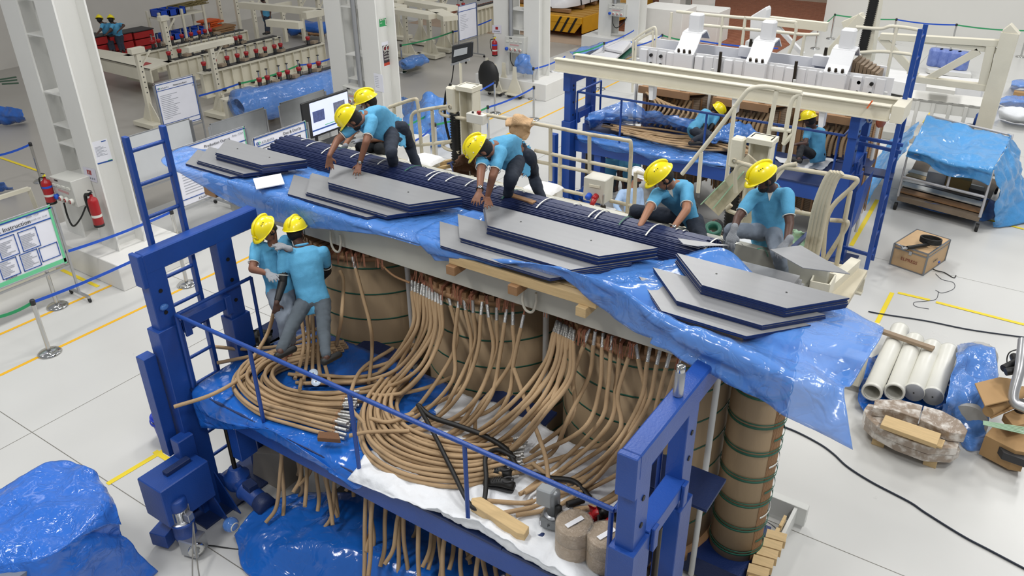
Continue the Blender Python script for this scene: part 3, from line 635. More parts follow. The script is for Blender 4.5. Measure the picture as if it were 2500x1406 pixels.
for pts in sorted(([(1000,1052,1.9),(900,1055,1.88),(852,1064,1.88)],[(1010,1010,1.9),(950,1030,1.9),(905,1022,1.88)],[(1300,1130,1.85),(1350,1180,1.8),(1300,1225,1.76),(1185,1222,1.75)],
    [(1430,1170,1.8),(1380,1205,1.76),(1310,1235,1.75),(1215,1255,1.75)],[(1420,1200,1.8),(1350,1240,1.77),(1260,1258,1.75)],[(1530,1110,1.85),(1440,1160,1.8),(1385,1182,1.76)],
    [(1560,1170,1.85),(1480,1230,1.8),(1400,1243,1.76)],[(960,850,1.85),(880,905,1.85),(855,985,1.9),(890,1035,1.86)],[(1105,920,1.95),(1030,950,1.9),(945,965,1.86),(905,962,1.84)],
    [(1250,960,1.9),(1180,1010,1.82),(1075,1030,1.8),(1000,1055,1.8),(950,1078,1.8)],[(1140,1160,1.8),(1250,1155,1.8),(1360,1120,1.8),(1480,1080,1.9)],[(720,955,1.8),(800,962,1.8),(900,945,1.8),(980,915,1.85)],
    [(880,905,1.8),(960,880,1.85),(1010,840,1.9)],[(1340,1190,1.8),(1330,1110,2.0),(1290,1000,2.3),(1255,900,2.5)],[(1160,1050,1.78),(1165,1000,2.0),(1220,930,2.3)]),key=lambda q:min(p[0] for p in q)):
    lead([A_(*p[:2],z=p[2]) for p in pts],LL+', '+ordw(LQ[0])+' by its left end',g); LQ[0]+=1
lead([A_(780,800,z=1.95),A_(690,845,z=1.86),A_(600,915,z=1.85),A_(520,962,z=1.85),A_(425,993,z=1.8)],'brown lead sticking out past the left edge of the deck','leads leaving the left coil')
lead([A_(515,845,z=1.8),A_(600,852,z=1.8),A_(700,842,z=1.8),A_(800,815,z=1.8)],'brown lead whose end lies on the dark deck plate beside the black rag','leads leaving the left coil')
lead([A_(530,886,z=1.8),A_(610,870,z=1.82),A_(700,850,z=1.84),A_(790,838,z=1.8)],'brown lead whose cut end lies left of the coil on blue film','leads leaving the left coil')
lead([A_(672,745,y=4.85),A_(655,810,y=4.8),A_(620,870,z=1.9),A_(575,930,z=1.84)],'brown lead held upright in the right hand of the grey jeans worker','leads leaving the left coil')
lead([A_(868,655,y=5.5),A_(885,720,y=5.42),A_(905,800,y=5.3),A_(908,860,z=1.9),A_(900,935,z=1.8)],'single brown lead hanging on the left winding right of the two standing workers','leads of the left winding',tail='sleeve')
for a,b in (((838,690),(842,740)),((760,765),(752,850))):
    lead([A_(a[0]-8,a[1]-30,y=5.45),A_(*a,y=5.4),A_(b[0]-8,b[1]+30,y=5.1),A_(b[0]-20,b[1]+100,z=1.9)],'brown lead behind the grey jeans worker, '+('right one' if a[0]>800 else 'left one'),'leads of the left winding')
for i in range(5):
    lead([A_(735+14*i,770,y=5.2),A_(742+12*i,830,y=5.0),A_(735+14*i,880,z=1.85),A_(720+22*i,925+4*i,z=1.8)],'brown lead between the legs of the grey jeans worker, '+ordw(i)+' from left','leads between the legs')
# stray copper tails under the clamp beam
for ci,(px,py) in enumerate([(808,628),(828,625),(846,628),(868,632),(888,630),(922,632),(932,636),(1017,660),(1031,668),(1051,690),(1080,712),(1108,705),(1118,712),(1125,722),(1147,735),(1220,735),(1235,740),(1334,752),(1413,820),(1425,822),(1484,832),(1500,838),(1515,850),(1536,848),(1545,852),(1656,880)]):
    a=A_(px,py,y=5.5); m=MB()
    for k in range(3): m.beam(a+V((.008*k-.008,0,.05)),a+V((.02*k-.02+RR.uniform(-.03,.03),-.02,-.09)),.009,.005)
    m.beam(a+V((0,.1,.07)),a+V((0,0,.045)),.03,.02)
    obj('copper_tail',m,COPPER,label='bare copper tail hanging under the clamp beam, '+ordw(ci)+' from the left',cat='copper tail',group='bare copper tails under the clamp beam')
m=MB().tube(cr([A_(925,640,y=5.52),A_(960,672,y=5.5),A_(1000,690,y=5.5)]),.012,6); obj('wrapped_tail',m,WOODD,label='thin dark brown wrapped wire crossing the left winding to the white rod',cat='wire')
# lower leads below the deck
g='lower leads under the deck'; LK=[0]
RR.seed(12)
for k in range(62):
    x=-6.0+k*.064+RR.uniform(-.04,.04)
    if -5.05<x<-4.75: continue
    y=RR.uniform(4.15,4.75); L=RR.uniform(.7,1.22); dx=RR.uniform(-.12,.3); by=RR.uniform(-.1,.35)
    lead([(x,y,1.5),(x-.02,y-.02,1.25),(x-.04+dx*.2,y-.06-by*.2,1.5-L*.6),(x+dx*.5,y-.1-by*.6,1.5-L*.88),(x+dx,y-.15-by,1.5-L)],'brown lead hanging below the deck girder over dark blue film, '+ordw(LK[0])+' from left',g,.022); LK[0]+=1
# film covered things on the floor under the lift
kn=A_(572,1290,z=.2)
rows=[[kn+V((.06,.02,.02)),A_(640,1235,z=.3),A_(740,1205,z=.35),A_(900,1210,z=.38),A_(1050,1260,z=.38),A_(1200,1350,z=.35),A_(1350,1420,z=.5)],
 [kn+V((.07,0,.0)),A_(680,1270,z=.35),A_(790,1260,z=.38),A_(920,1285,z=.38),A_(1060,1330,z=.36),A_(1180,1400,z=.5),A_(1300,1500,z=.5)],
 [kn+V((.06,-.02,-.02)),A_(640,1330,z=.25),A_(770,1330,z=.4),A_(900,1350,z=.45),A_(1020,1400,z=.45),A_(1120,1480,z=.4),A_(1250,1560,z=.4)],
 [kn+V((.04,-.03,-.05)),A_(600,1395,z=.02),A_(700,1440,z=.02),A_(820,1480,z=.02),A_(950,1540,z=.02),A_(1060,1600,z=.02),A_(1200,1650,z=.02)]]
o=obj('blue_film',sheet(rows,100,50,.03,3,.8,seed=31),FILMD,label='dark blue film gathered into a knot covering goods on the floor under the front lift',cat='plastic film'); solid(o)
obj('film_knot',MB().ball(kn+V((-.05,0,.03)),.09,(1,1,.9)),FILM,o,label='knotted end of the film'); obj('knot_tie',MB().tube([kn+V((.02,.05*math.cos(a),.03+.05*math.sin(a))) for a in [k*PI/6 for k in range(12)]],.008,6,closed=True),WHITES,o)
m=MB().box(-5.7,-2.2,4.3,5.1,0,.25); obj('crate',m,DGREY,label='dark low crate under the gathered blue film',cat='crate')
# carton with print
c=A_(648,1140,z=.32)
t=thing('carton','printed cardboard carton standing behind the lift motor','box',(-6.0,4.75,0))
obj('carton_panel',MB().prism([A_(617,1192,y=4.5),A_(690,1215,y=4.5),A_(684,1110,y=4.5),A_(617,1105,y=4.5)],(0,.35,0)),mat('grey_card','#a79f93',.8),t,bev=.004)
# ================= things on the deck =================
def blockpx(name,q,z,h,m,label,cat,bev=.004):
    return obj(name,MB().prism([A_(x,y,z=z) for x,y in q],(0,0,-h)),m,label=label,cat=cat,bev=bev)
blockpx('wood_offcut',[(778,1052),(826,1056),(831,1072),(774,1068)],1.86,.05,mat('walnut','#6e4a2c',.6,0,.2,60,.2),'small dark brown wooden block on blue film by the rail','wood block')
blockpx('timber_block',[(1152,1215),(1175,1212),(1292,1285),(1280,1305),(1262,1300),(1148,1228)],1.8,.09,WOOD,'pale timber beam lying on the white sack beside the black shoes','timber')
t=thing('hose','two crossed lengths of black rubber hose on the deck','hose',A_(1100,1100,z=1.75))
obj('hose_length',MB().tube(cr([A_(1020,988,z=1.95),A_(1060,1060,z=1.95),A_(1100,1140,z=1.9),A_(1150,1235,z=1.78),A_(1180,1225,z=1.77),A_(1187,1170,z=1.85),A_(1186,1115,z=1.92),A_(1215,1098,z=1.9),A_(1258,1118,z=1.88)]),.022,8),BLACK,t)
obj('hose_length',MB().tube(cr([A_(1022,990,z=1.95),A_(1055,1018,z=1.93),A_(1120,1040,z=1.9),A_(1185,1065,z=1.9),A_(1240,1100,z=1.88),A_(1265,1140,z=1.86),A_(1330,1165,z=1.82),A_(1400,1175,z=1.8),A_(1440,1215,z=1.78)]),.026,8),BLACK,t)
obj('hose_length',MB().tube([A_(1385,1232,z=1.8),A_(1425,1220,z=1.8)],.03,8),BLACK,t)
def shoe(c,d,label,s=1,m=BLACK):
    d=V(d).normalized(); sd=d.cross(V((0,0,1))); c=V(c)
    m_=MB(); R_=[(0,.042,.05),(.04,.05,.075),(.1,.046,.09),(.16,.045,.075),(.21,.05,.055),(.26,.046,.04),(.29,.02,.02)]
    rings=[];n=14
    for x,wd,h in R_:
        for j in range(n):
            a=2*PI*j/n; rings.append(c+(d*x+sd*wd*math.cos(a)+V((0,0,h*.5+.012+h*.5*math.sin(a))))*s)
    m_.add(rings,[(i*n+j,i*n+(j+1)%n,(i+1)*n+(j+1)%n,(i+1)*n+j) for i in range(len(R_)-1) for j in range(n)]+[tuple(range(n-1,-1,-1)),tuple((len(R_)-1)*n+j for j in range(n))],True)
    o=obj('shoe',m_,m,label=label,cat='shoe',group=None)
    so=MB(); so.add([c+(d*x+sd*k*wd*1.08+V((0,0,z)))*s for z in (0,.018) for k in (-1,1) for x,wd,h in R_],[(i,i+1,7+i+1,7+i) for i in range(6)]+[(14+i,14+i+1,21+i+1,21+i) for i in range(6)]+[(i,i+1,14+i+1,14+i) for i in range(6)]+[(7+i,8+i,22+i-0,21+i) for i in range(6)])
    obj('sole',so,DGREY,o)
    l=MB()
    for k in range(4): l.cyl(c+(d*(.13+k*.022)+sd*.03+V((0,0,.098-.008*k)))*s,c+(d*(.13+k*.022)-sd*.03+V((0,0,.098-.008*k)))*s,.004,.004,5)
    obj('lace',l,DGREY,o)
    obj('collar',MB().tube([c+(d*(.06+.05*math.cos(a))+sd*.036*math.sin(a)+V((0,0,.1-.012*math.cos(a))))*s for a in [k*PI/8 for k in range(16)]],.009*s,6,closed=True),DGREY,o)
    return o
shoe(A_(1250,1165,z=1.76),(-.9,-.35,0),'black lace-up shoe lying behind its pair on the white sack')
shoe(A_(1256,1195,z=1.76),(-.95,-.3,0),'black lace-up shoe nearest the rail on the white sack')
# hydraulic pump
b=A_(1345,1285,z=ZD+.03); t=thing('hydraulic_pump','grey electric hydraulic pump standing on the white sack','pump',b)
obj('tank',MB().obox(b+V((0,.04,.055)),V((.1,.02,0)),V((-.02,.09,0)),V((0,0,.055))),mat('pump_grey','#7f8284',.35,.4),t,bev=.02)
obj('base_flange',MB().lathe(b+V((0,.04,.11)),[(0,0),(.085,0),(.085,.015),(0,.015)],24),ALU,t)
m=MB().lathe(b+V((0,.04,.12)),[(0,0),(.055,0),(.055,.22),(.05,.25),(0,.26)],20); obj('motor',m,mat('pump_grey','#7f8284'),t)
obj('switch_box',MB().obox(b+V((-.06,.02,.3)),V((.07,.01,0)),V((0,.05,0)),V((0,0,.09))),mat('pump_lid','#9da1a3',.4,.2),t,bev=.012)
obj('capacitor',MB().lathe(b+V((.07,.0,.12)),[(0,0),(.03,0),(.03,.14),(0,.15)],12),BLACK,t)
m=MB().obox(b+V((-.018,-.05,.06)),V((.012,.0,0)),V((0,.002,0)),V((0,0,.012))); 
s=obj('maker_sticker',MB().obox(b+V((0,-.05,.055)),V((.07,.014,0)),V((.0004,-.002,0)),V((0,0,.022))),BOARDW,t); text('P',.045,b+V((.0,-.062,.045)),(1,.2,0),(0,0,1),INK,s)
obj('round_logo',MB().lathe(b+V((-.03,-.0565,.057)),[(0,0),(.017,0),(.017,.002),(0,.002)],16,V((.2,-1,0))),RED,s)
# tape rolls
for px,py,lab in ((1397,1362,'film wrapped stack of two kraft paper rolls on the deck, the left one'),(1474,1392,'film wrapped stack of two kraft paper rolls behind the right rail post')):
    b=A_(px-12,py-2,z=ZD+.03); b=V((b.x,b.y+.1,b.z)); t=thing('paper_roll',lab,'paper roll',b)
    for k in (0,1): obj('roll',MB().lathe(b+V((0,0,.15*k)),[(.03,0),(.148,0),(.152,.01),(.152,.137),(.146,.147),(.03,.147)],40),mat('kraft_roll','#b29d82',.5,0,.2,30,.1,4),t)
    obj('wrap_film',MB().lathe(b+V((0,0,.0)),[(.155,0),(.157,.15),(.156,.3),(.14,.306),(0,.3)],40),film('clear_wrap','#d9cfc2',.3,.12,14,1),t)
    obj('paper_label',MB().obox(b+V((0,.0,.307)),V((.03,.08,0)),V((.02,-.008,0)),V((0,0,.001))),mat('white_paper','#f0f0f2'),t)
rows=[[A_(x,y,z=1.75+.08*((i+j)%2)+.04*j) for i,x in enumerate((1440,1465,1490,1520,1560))] for j,y in enumerate((1295,1275,1255,1238))]
o=obj('cloth_bag',sheet(rows,24,20,.03,8,.5,seed=3),RED,label='crumpled red and black bag behind the paper rolls',cat='bag'); solid(o,.01)
rows=[[A_(x,y,z=1.8+.07*((i+j)%2)+.04*j) for i,x in enumerate((1458,1475,1495,1512))] for j,y in enumerate((1290,1270,1250,1240))]
solid(obj('black_flap',sheet(rows,16,16,.02,8,.5,seed=8),BLACK,o),.01)
# bottle on tower beam
b=V((-1.66,at(1655,965,x=-1.66).y,3.335)); t=thing('flask','steel flask standing on the top beam of the right tower','flask',b)
obj('flask_body',MB().lathe(b,[(0,0),(.036,0),(.038,.01),(.038,.19),(.03,.205)],24),ALU,t); obj('flask_cap',MB().lathe(b,[(.031,.205),(.033,.21),(.033,.25),(.028,.256),(0,.256)],24),STEEL,t)
# rag, spools
obj('black_rag',sheet([[A_(x,y,z=ZD+.03+.1*((i*j)%2)) for i,x in enumerate((575,605,635,665))] for j,y in enumerate((850,830,818,805))],24,18,.04,9,.6,seed=4),BLACK,label='crumpled black rag on the deck beside the left tower',cat='rag')
for px,py in ((765,912),(772,932)):
    c=A_(px,py,z=1.9); obj('plastic_disc',MB().lathe(c,[(.008,0),(.05,0),(.052,.006),(.05,.012),(.008,.012)],24,V((.4,-.5,1))),mat('clear_disc','#cfe0f2',.2),label='translucent plastic disc lying '+('above' if py<920 else 'below')+' its twin among the leads',cat='disc')
# ================= people =================
def rayj(px,py,par,L,s):
    d=(_r*((px-1250)/FPX)-_u*((py-703)/FPX)+_fw).normalized(); o=par-CAM; b=d.dot(o); q=b*b-o.dot(o)+L*L
    return CAM+d*(b-math.sqrt(q) if s=='n' else b+math.sqrt(q)) if q>0 else CAM+d*b
def loft(mb,rg,n=14):
    """rg: (center, side, a, b, normal) elliptical sections, closed at both ends"""
    vs=[]
    for c,s,f,a,b in rg:
        for j in range(n):
            t=2*PI*j/n; vs.append(c+s*a*math.cos(t)+f*b*math.sin(t))
    k=len(rg)
    fs=[(i*n+j,i*n+(j+1)%n,(i+1)*n+(j+1)%n,(i+1)*n+j) for i in range(k-1) for j in range(n)]
    fs+=[tuple(range(n-1,-1,-1)),tuple((k-1)*n+j for j in range(n))]
    return mb.add(vs,fs,True)
def capsule(mb,p,q,r0,r1,n=10):
    p,q=V(p),V(q); d=(q-p).normalized() if (q-p).length>1e-6 else V((0,0,1)); _,s,u=fr(d)
    rg=[(p-d*r0*.94,s,u,r0*.34,r0*.34),(p-d*r0*.6,s,u,r0*.8,r0*.8),(p,s,u,r0,r0),(q,s,u,r1,r1),(q+d*r1*.6,s,u,r1*.8,r1*.8),(q+d*r1*.94,s,u,r1*.34,r1*.34)]
    return loft(mb,rg,n)
def remesh(o,vx,sm=2,disp=0,dsc=.15):
    r=o.modifiers.new('r','REMESH'); r.mode='VOXEL'; r.voxel_size=vx; r.use_smooth_shade=True
    s=o.modifiers.new('sm','SMOOTH'); s.factor=.5; s.iterations=sm
    if disp:
        k='fold%g'%dsc; tx=bpy.data.textures.get(k) or bpy.data.textures.new(k,'CLOUDS'); tx.noise_scale=dsc; tx.noise_depth=2
        dm=o.modifiers.new('d','DISPLACE'); dm.texture=tx; dm.strength=disp; dm.mid_level=.5
    return o
def hand(mb,w,d,n,s,gl=0,curl=.35,spread=.22):
    """palm, four fingers, thumb; w wrist, d direction, n palm normal, s thumb side sign"""
    d=d.normalized(); n=(n-d*n.dot(d)).normalized(); t=d.cross(n)*s; g=1+gl
    loft(mb,[(w-d*.01,t,n,.024*g,.018*g),(w+d*.03,t,n,.034*g,.017*g),(w+d*.07,t,n,.041*g,.015*g),(w+d*.092,t,n,.038*g,.011*g)],12)
    for k,(o,L) in enumerate(((.031,.068),(.0105,.078),(-.0105,.072),(-.031,.056))):
        b=w+d*.085+t*o*1.05; fd=(d+t*o*spread/.03*1.0).normalized(); r=.0088*g
        m1=b+fd*L*.42+n*L*.42*curl*.4; m2=m1+(fd*(1-curl*.3)+n*curl).normalized()*L*.33; m3=m2+(fd*(1-curl*.7)+n*curl*1.6).normalized()*L*.25
        capsule(mb,b-fd*.02,m1,r*1.1,r,8); capsule(mb,m1,m2,r,r*.92,8); capsule(mb,m2,m3,r*.92,r*.8,8)
    b=w+d*.025+t*.03; m1=b+(d*.7+t*.8+n*.25).normalized()*.04; m2=m1+(d+t*.25+n*.35).normalized()*.032
    capsule(mb,b-t*.012,m1,.013*g,.0105*g,8); capsule(mb,m1,m2,.0105*g,.009*g,8)
def person(label,J,shirt=SHIRT,trou=DENIM,skin=SKIN,hat=YEL,gloves='',vx=.009,fdir=(0,-1,0),hup=(0,0,1),foot=(0,-1,0),shoes=True,bare=False,sleeve=None,spots=False,sticker=False,white_collar=True,sc=1,group=None,longs=False,curl=.4,watch=None,beard=False):
    P_={}; px=J['pv']; P_['pv']=at(px[0],px[1],**{k:px[2+i*0] for i,k in enumerate('z')} if len(px)==3 else {px[3]:px[2]})
    LEN=dict(ch=('pv',.43),hd=('ch',.25),sl=('ch',.175),sr=('ch',.175),el=('sl',.28),er=('sr',.28),wl=('el',.25),wr=('er',.25),hl=('pv',.1),hr=('pv',.1),kl=('hl',.42),kr=('hr',.42),al=('kl',.41),ar=('kr',.41))
    for k,(p,L) in LEN.items():
        j=J.get(k)
        if j is None:
            P_[k]=P_['pv']+((P_['s'+k[1]]-P_['ch']).normalized()*.095*sc) if k in('hl','hr') else None; continue
        if isinstance(j,V): P_[k]=j; continue
        P_[k]=rayj(j[0],j[1],P_[p],L*sc*(j[3] if len(j)>3 else 1),j[2])
    pv,ch,hd=P_['pv'],P_['ch'],P_['hd']; side=(P_['sr']-P_['sl']).normalized(); sp=(ch-pv).normalized()
    side=(side-sp*side.dot(sp)).normalized(); fw=sp.cross(side); F=V(fdir).normalized()
    if fw.dot(V(fdir)+V(foot)*.3)<0: fw=-fw
    hs=(P_['hr']-P_['hl']).normalized(); hs=(hs-sp*hs.dot(sp)); hs=hs.normalized() if hs.length>.2 else side
    if hs.dot(side)<0: hs=side
    nk=ch+sp*.03*sc; U=V(hup); U=(U-F*U.dot(F)).normalized(); HS=F.cross(U)
    def torso(mb,g,lo=-.06,hi=.09):
        rg=[(pv+sp*lo*sc,hs,fw,(.135+g)*sc,(.1+g)*sc),(pv+sp*.02,hs,fw,(.16+g)*sc,(.115+g)*sc)]
        for u,a,b,o in ((.3,.145,.1,-.01),(.55,.155,.108,-.022),(.8,.175,.112,-.022),(1,.165,.098,-.012)):
            s_=hs.lerp(side,u).normalized(); rg.append((pv.lerp(ch,u)+fw*o*sc,s_,fw,(a+g)*sc,(b+g)*sc))
        rg.append((ch+sp*.05*sc,side,fw,(.11+g*.6)*sc,(.07+g*.6)*sc)); 
        if g==0: rg.append((ch+sp*.09*sc,side,fw,.06*sc,.055*sc))
        return loft(mb,rg,20)
    b=MB(); torso(b,0)
    # head and neck
    hc=hd; capsule(b,ch+sp*.02*sc,hc-U*.06*sc-F*.02*sc,.058*sc,.05*sc,12)
    M=Matrix((HS,F,U)).transposed()
    b.ball(hc+U*.02*sc-F*.008,.1*sc,(.77,.95,1.0),M,16); b.ball(hc-U*.055*sc+F*.03*sc,.06*sc,(.9,.95,.95),M,12); b.ball(hc-U*.095*sc+F*.055*sc,.026*sc,(1.1,.8,.8),M,10)
    capsule(b,hc+F*.088*sc+U*.01,hc+F*.108*sc-U*.022*sc,.009*sc,.0135*sc,8)
    capsule(b,hc+F*.076*sc-U*.055*sc-HS*.018*sc,hc+F*.076*sc-U*.055*sc+HS*.018*sc,.011*sc,.011*sc,8)
    capsule(b,hc+F*.076*sc+U*.022*sc-HS*.035*sc,hc+F*.076*sc+U*.022*sc+HS*.035*sc,.012*sc,.012*sc,8)
    for s_ in (-1,1): b.ball(hc+HS*s_*.078*sc-U*.012*sc-F*.008*sc,.03*sc,(.35,.7,1.05),M,10)
    # limbs
    hn={}
    for q,S in (('l','sl'),('r','sr')):
        s,e,w_=P_[S],P_['e'+q],P_['w'+q]
        if e is None: continue
        capsule(b,s-side*0,e,.056*sc,.042*sc,12); capsule(b,e,w_,.042*sc,.027*sc,12)
        dv=J.get('h'+'and'+q); dv=V(dv) if dv is not None else (w_-e)
        pn=V(J.get('pn',(0,0,-1))); 
        if abs(pn.normalized().dot(dv.normalized()))>.93: pn=fw
        sgn=1 if q=='r' else -1
        if dv.normalized().cross(pn).dot(side)*sgn>0: sgn=-sgn
        hn[q]=(w_,dv,pn,sgn)
        hand(b,w_,dv.normalized()*1,pn,1 if dv.cross(pn).dot(fw+side*(1 if q=='l' else -1))>0 else -1,0,curl)
    for q in 'lr':
        if P_['k'+q] is None: continue
        capsule(b,P_['h'+q],P_['k'+q],.078*sc,.055*sc,12)
        if P_['a'+q] is not None:
            capsule(b,P_['k'+q],P_['a'+q],.054*sc,.034*sc,12); a=P_['a'+q]; fd=V(foot).normalized()
            capsule(b,a-fd*.02-V((0,0,.03)),a+fd*.13*sc-V((0,0,.045)),.034*sc,.026*sc,10)
            if bare:
                for k in range(5): t_=fd.cross(V((0,0,1)))*(k-2)*.015; capsule(b,a+fd*.12+t_-V((0,0,.05)),a+fd*(.17-.008*abs(k-1))+t_-V((0,0,.055)),.011,.008,8)
    body=obj('person',b,skin,label=label,cat='person',group=group); body.name='person'; remesh(body,vx,2)
    # shirt
    m=MB(); torso(m,.014,-.13)
    for q,S in (('l','sl'),('r','sr')):
        s,e=P_[S],P_['e'+q]
        if e is None: continue
        k=.62 if not longs else 1
        capsule(m,s-(e-s)*.05,s.lerp(e,k*.9),.07*sc,.062*sc,12); capsule(m,s,ch,.066*sc,.07*sc,12)
        if longs: capsule(m,e,e.lerp(P_['w'+q],.85),.05*sc,.042*sc)
    sh=obj('shirt',m,shirt,body); remesh(sh,max(vx,.011),3,.02*sc,.13)
    for q,S in (('l','sl'),('r','sr')):
        s,e=P_[S],P_['e'+q]
        if e is None or longs or vx>.012: continue
        c=s.lerp(e,.62*.9+.17); d=(e-s).normalized(); _,a_,b_=fr(d)
        obj('sleeve_hem',MB().tube([c-d*.0+(a_*math.cos(t)+b_*math.sin(t))*.056*sc for t in [k*PI/10 for k in range(20)]],.0045,6,closed=True),WHITES,sh)
    # collar
    c=ch+sp*.075*sc; 
    m=MB().tube([c+side*.062*sc*math.cos(t)+fw*.064*sc*math.sin(t)-sp*(.028*max(0,math.sin(t)))*sc for t in [k*PI/10 for k in range(20)]],.014*sc,7,closed=True)
    obj('collar',m,shirt,sh)
    if white_collar and vx<.012:
        p0=c+fw*.07*sc; obj('placket',MB().prism([p0+side*.03*sc,p0-side*.03*sc,p0-sp*.1*sc+fw*.035*sc],fw*.006),WHITES,sh)
    # trousers
    m=MB(); loft(m,[(pv+sp*.07*sc,hs,fw,.152*sc,.112*sc),(pv-sp*.02,hs,fw,.168*sc,.125*sc),(pv-sp*.09*sc,hs,fw,.13*sc,.1*sc)],18)
    for q in 'lr':
        if P_['k'+q] is None: continue
        capsule(m,P_['h'+q],P_['k'+q],.092*sc,.07*sc,12)
        if P_['a'+q] is not None: capsule(m,P_['k'+q],P_['k'+q].lerp(P_['a'+q],.9),.069*sc,.052*sc,12)
    tr=obj('trousers',m,trou,body); remesh(tr,max(vx,.012),3,.025*sc,.1)
    if not bare and shoes:
        for q in 'lr':
            if P_['a'+q] is None: continue
            a=P_['a'+q]; fd=V(foot).normalized(); m=MB(); capsule(m,a-fd*.03-V((0,0,.035)),a+fd*.15*sc-V((0,0,.045)),.042*sc,.036*sc,10)
            obj('shoe',m,BLACK,body)
    # gloves, arm sleeves
    for q in gloves:
        if q in hn:
            w_,dv,pn,_=hn[q]; m=MB(); hand(m,w_,dv.normalized(),pn,1 if dv.cross(pn).dot(fw+side*(1 if q=='l' else -1))>0 else -1,.32,curl)
            capsule(m,w_-dv.normalized()*.05,w_,.036,.03); g=obj('glove',m,GLOVE,body); remesh(g,max(.006,vx*.7),1)
    if sleeve:
        for q in 'lr':
            s,e,w_=P_['s'+q],P_['e'+q],P_['w'+q]
            if e is None: continue
            m=MB(); capsule(m,s.lerp(e,.6),e,.05*sc,.047*sc); capsule(m,e,e.lerp(w_,.85),.047*sc,.033*sc); obj('arm_sleeve',remeshable(m),BLACK,body)
    if watch:
        e,w_=P_['e'+watch],P_['w'+watch]; d=(w_-e).normalized(); _,a_,b_=fr(d); c=w_-d*.02
        wt=obj('wristwatch',MB().tube([c+(a_*math.cos(t)+b_*math.sin(t))*.031 for t in [k*PI/8 for k in range(16)]],.008,6,closed=True),BLACK,body); nn=(CAM-c); nn=(nn-d*nn.dot(d)).normalized(); obj('watch_face',MB().lathe(c+nn*.034,[(0,.008),(.018,.008),(.02,0),(0,0)],16,nn),STEEL,wt)
    # hair, beard, eyes
    m=MB().ball(hc+U*.012*sc-F*.022*sc,.104*sc,(.8,.92,1.0),M,14); hv=obj('hair',m,HAIR,body)
    if beard: obj('beard',MB().ball(hc-U*.075*sc+F*.042*sc,.058*sc,(.95,.95,.75),M,12),HAIR,body)
    if vx<.012:
        for s_ in (-1,1):
            obj('eyeball',MB().ball(hc+HS*s_*.03*sc+F*.082*sc+U*.004*sc,.0125*sc,(1,.7,.8),M,8),WHITES,body); obj('eyebrow',MB().tube([hc+HS*s_*.014*sc+F*.092*sc+U*.026*sc,hc+HS*s_*.045*sc+F*.083*sc+U*.028*sc],.0045*sc,5),HAIR,body)
            obj('pupil',MB().ball(hc+HS*s_*.03*sc+F*.0905*sc+U*.003*sc,.0055*sc,(1,.5,1),M,8),HAIR,body)
    # helmet
    if hat:
        o0=hc+U*.052*sc; r=.128*sc; n=24; vs=[];pr=[]
        prof=[(1.06,-.02),(1.03,0),(1.0,.015),(.985,.06),(.95,.18),(.88,.4),(.76,.62),(.58,.82),(.34,.95),(.12,1.0),(.0,1.0)]
        m=MB()
        for rr,z in prof:
            for j in range(n):
                t=2*PI*j/n; vs.append(o0+(HS*math.cos(t)*.93+F*math.sin(t)*1.12)*rr*r+U*z*.125*sc)
        k=len(prof); m.add(vs,[(i*n+j,i*n+(j+1)%n,(i+1)*n+(j+1)%n,(i+1)*n+j) for i in range(k-1) for j in range(n)],True)
        hm=obj('helmet',m,hat,body); solid(hm,.004)
        m=MB(); vs=[]; 
        for j in range(13):
            t=PI*(.13+.74*j/12); e=HS*math.cos(t)*.93+F*math.sin(t)*1.12; x=math.sin(PI*j/12)**.7
            vs+= [o0+e*r*1.0+U*.004,o0+e*r*1.03+F*.045*x*sc-U*.008*x,o0+e*r*1.02+F*.04*x*sc-U*.016*x,o0+e*r*.98-U*.008]
        m.add(vs,[(4*j+a,4*j+(a+1)%4,4*j+4+(a+1)%4,4*j+4+a) for j in range(12) for a in range(4)],True); obj('visor',m,hat,hm)
        m=MB(); rp=[o0+F*r*1.09*math.sin(t)+U*(.125*sc*max(0,math.cos(t))**.75+.004) for t in [(-.42+.84*k/12)*PI for k in range(13)]]
        m.tube(rp,[.006*sc]+[.016*sc]*11+[.006*sc],8); obj('ridge',m,hat,hm)
        if vx<.012:
            m=MB()
            for s_ in (-1,1):
                for k in range(3): m.ball(o0+HS*s_*.075*sc+F*(.02*k-.02)*sc+U*.098*sc,.0055*sc,n=6)
            obj('vent_hole',m,DGREY,hm,kind='stuff')
            obj('chin_strap',MB().tube(cr([o0+HS*.105*sc-F*.01,hc+HS*.085*sc-U*.04*sc+F*.02,hc-U*.125*sc+F*.045*sc,hc-HS*.085*sc-U*.04*sc+F*.02,o0-HS*.105*sc-F*.01]),.004,5),BLACK,hm)
            obj('front_boss',MB().obox(o0+F*r*1.09+U*.035*sc,HS*.03*sc,F*.008,U*.02*sc),hat,hm,bev=.004)
        if spots:
            RR.seed(5)
            for k in range(26):
                t=RR.uniform(0,2*PI); z=RR.uniform(.05,.8); rr=math.sqrt(max(0,1-z*z))*r*.97
                c=o0+(HS*math.cos(t)*.93+F*math.sin(t)*1.12)*rr+U*(z*.125)*sc; nn=(c-(o0-U*.03)).normalized()
                obj('paint_spot',MB().lathe(c+nn*.003,[(0,.004),(RR.uniform(.006,.011),.002),(0,0)],9,nn),WHITES,hm)
        if sticker:
            c=o0-F*r*1.08+U*.04*sc if sticker=='back' else o0+F*r*1.1+U*.035*sc; nn=-F if sticker=='back' else F
            s=obj('sticker',MB().obox(c+nn*.006,HS*.03*sc,nn*.001,U*.02*sc),mat('olive_sticker','#8f8a1c',.5),hm)
            text('ae',.03,c+nn*.009-HS*.018*(1 if nn==-F else -1)*1-U*.008,HS*(1 if nn==-F else -1),U,INK,s)
    return body,P_
def remeshable(m): return m
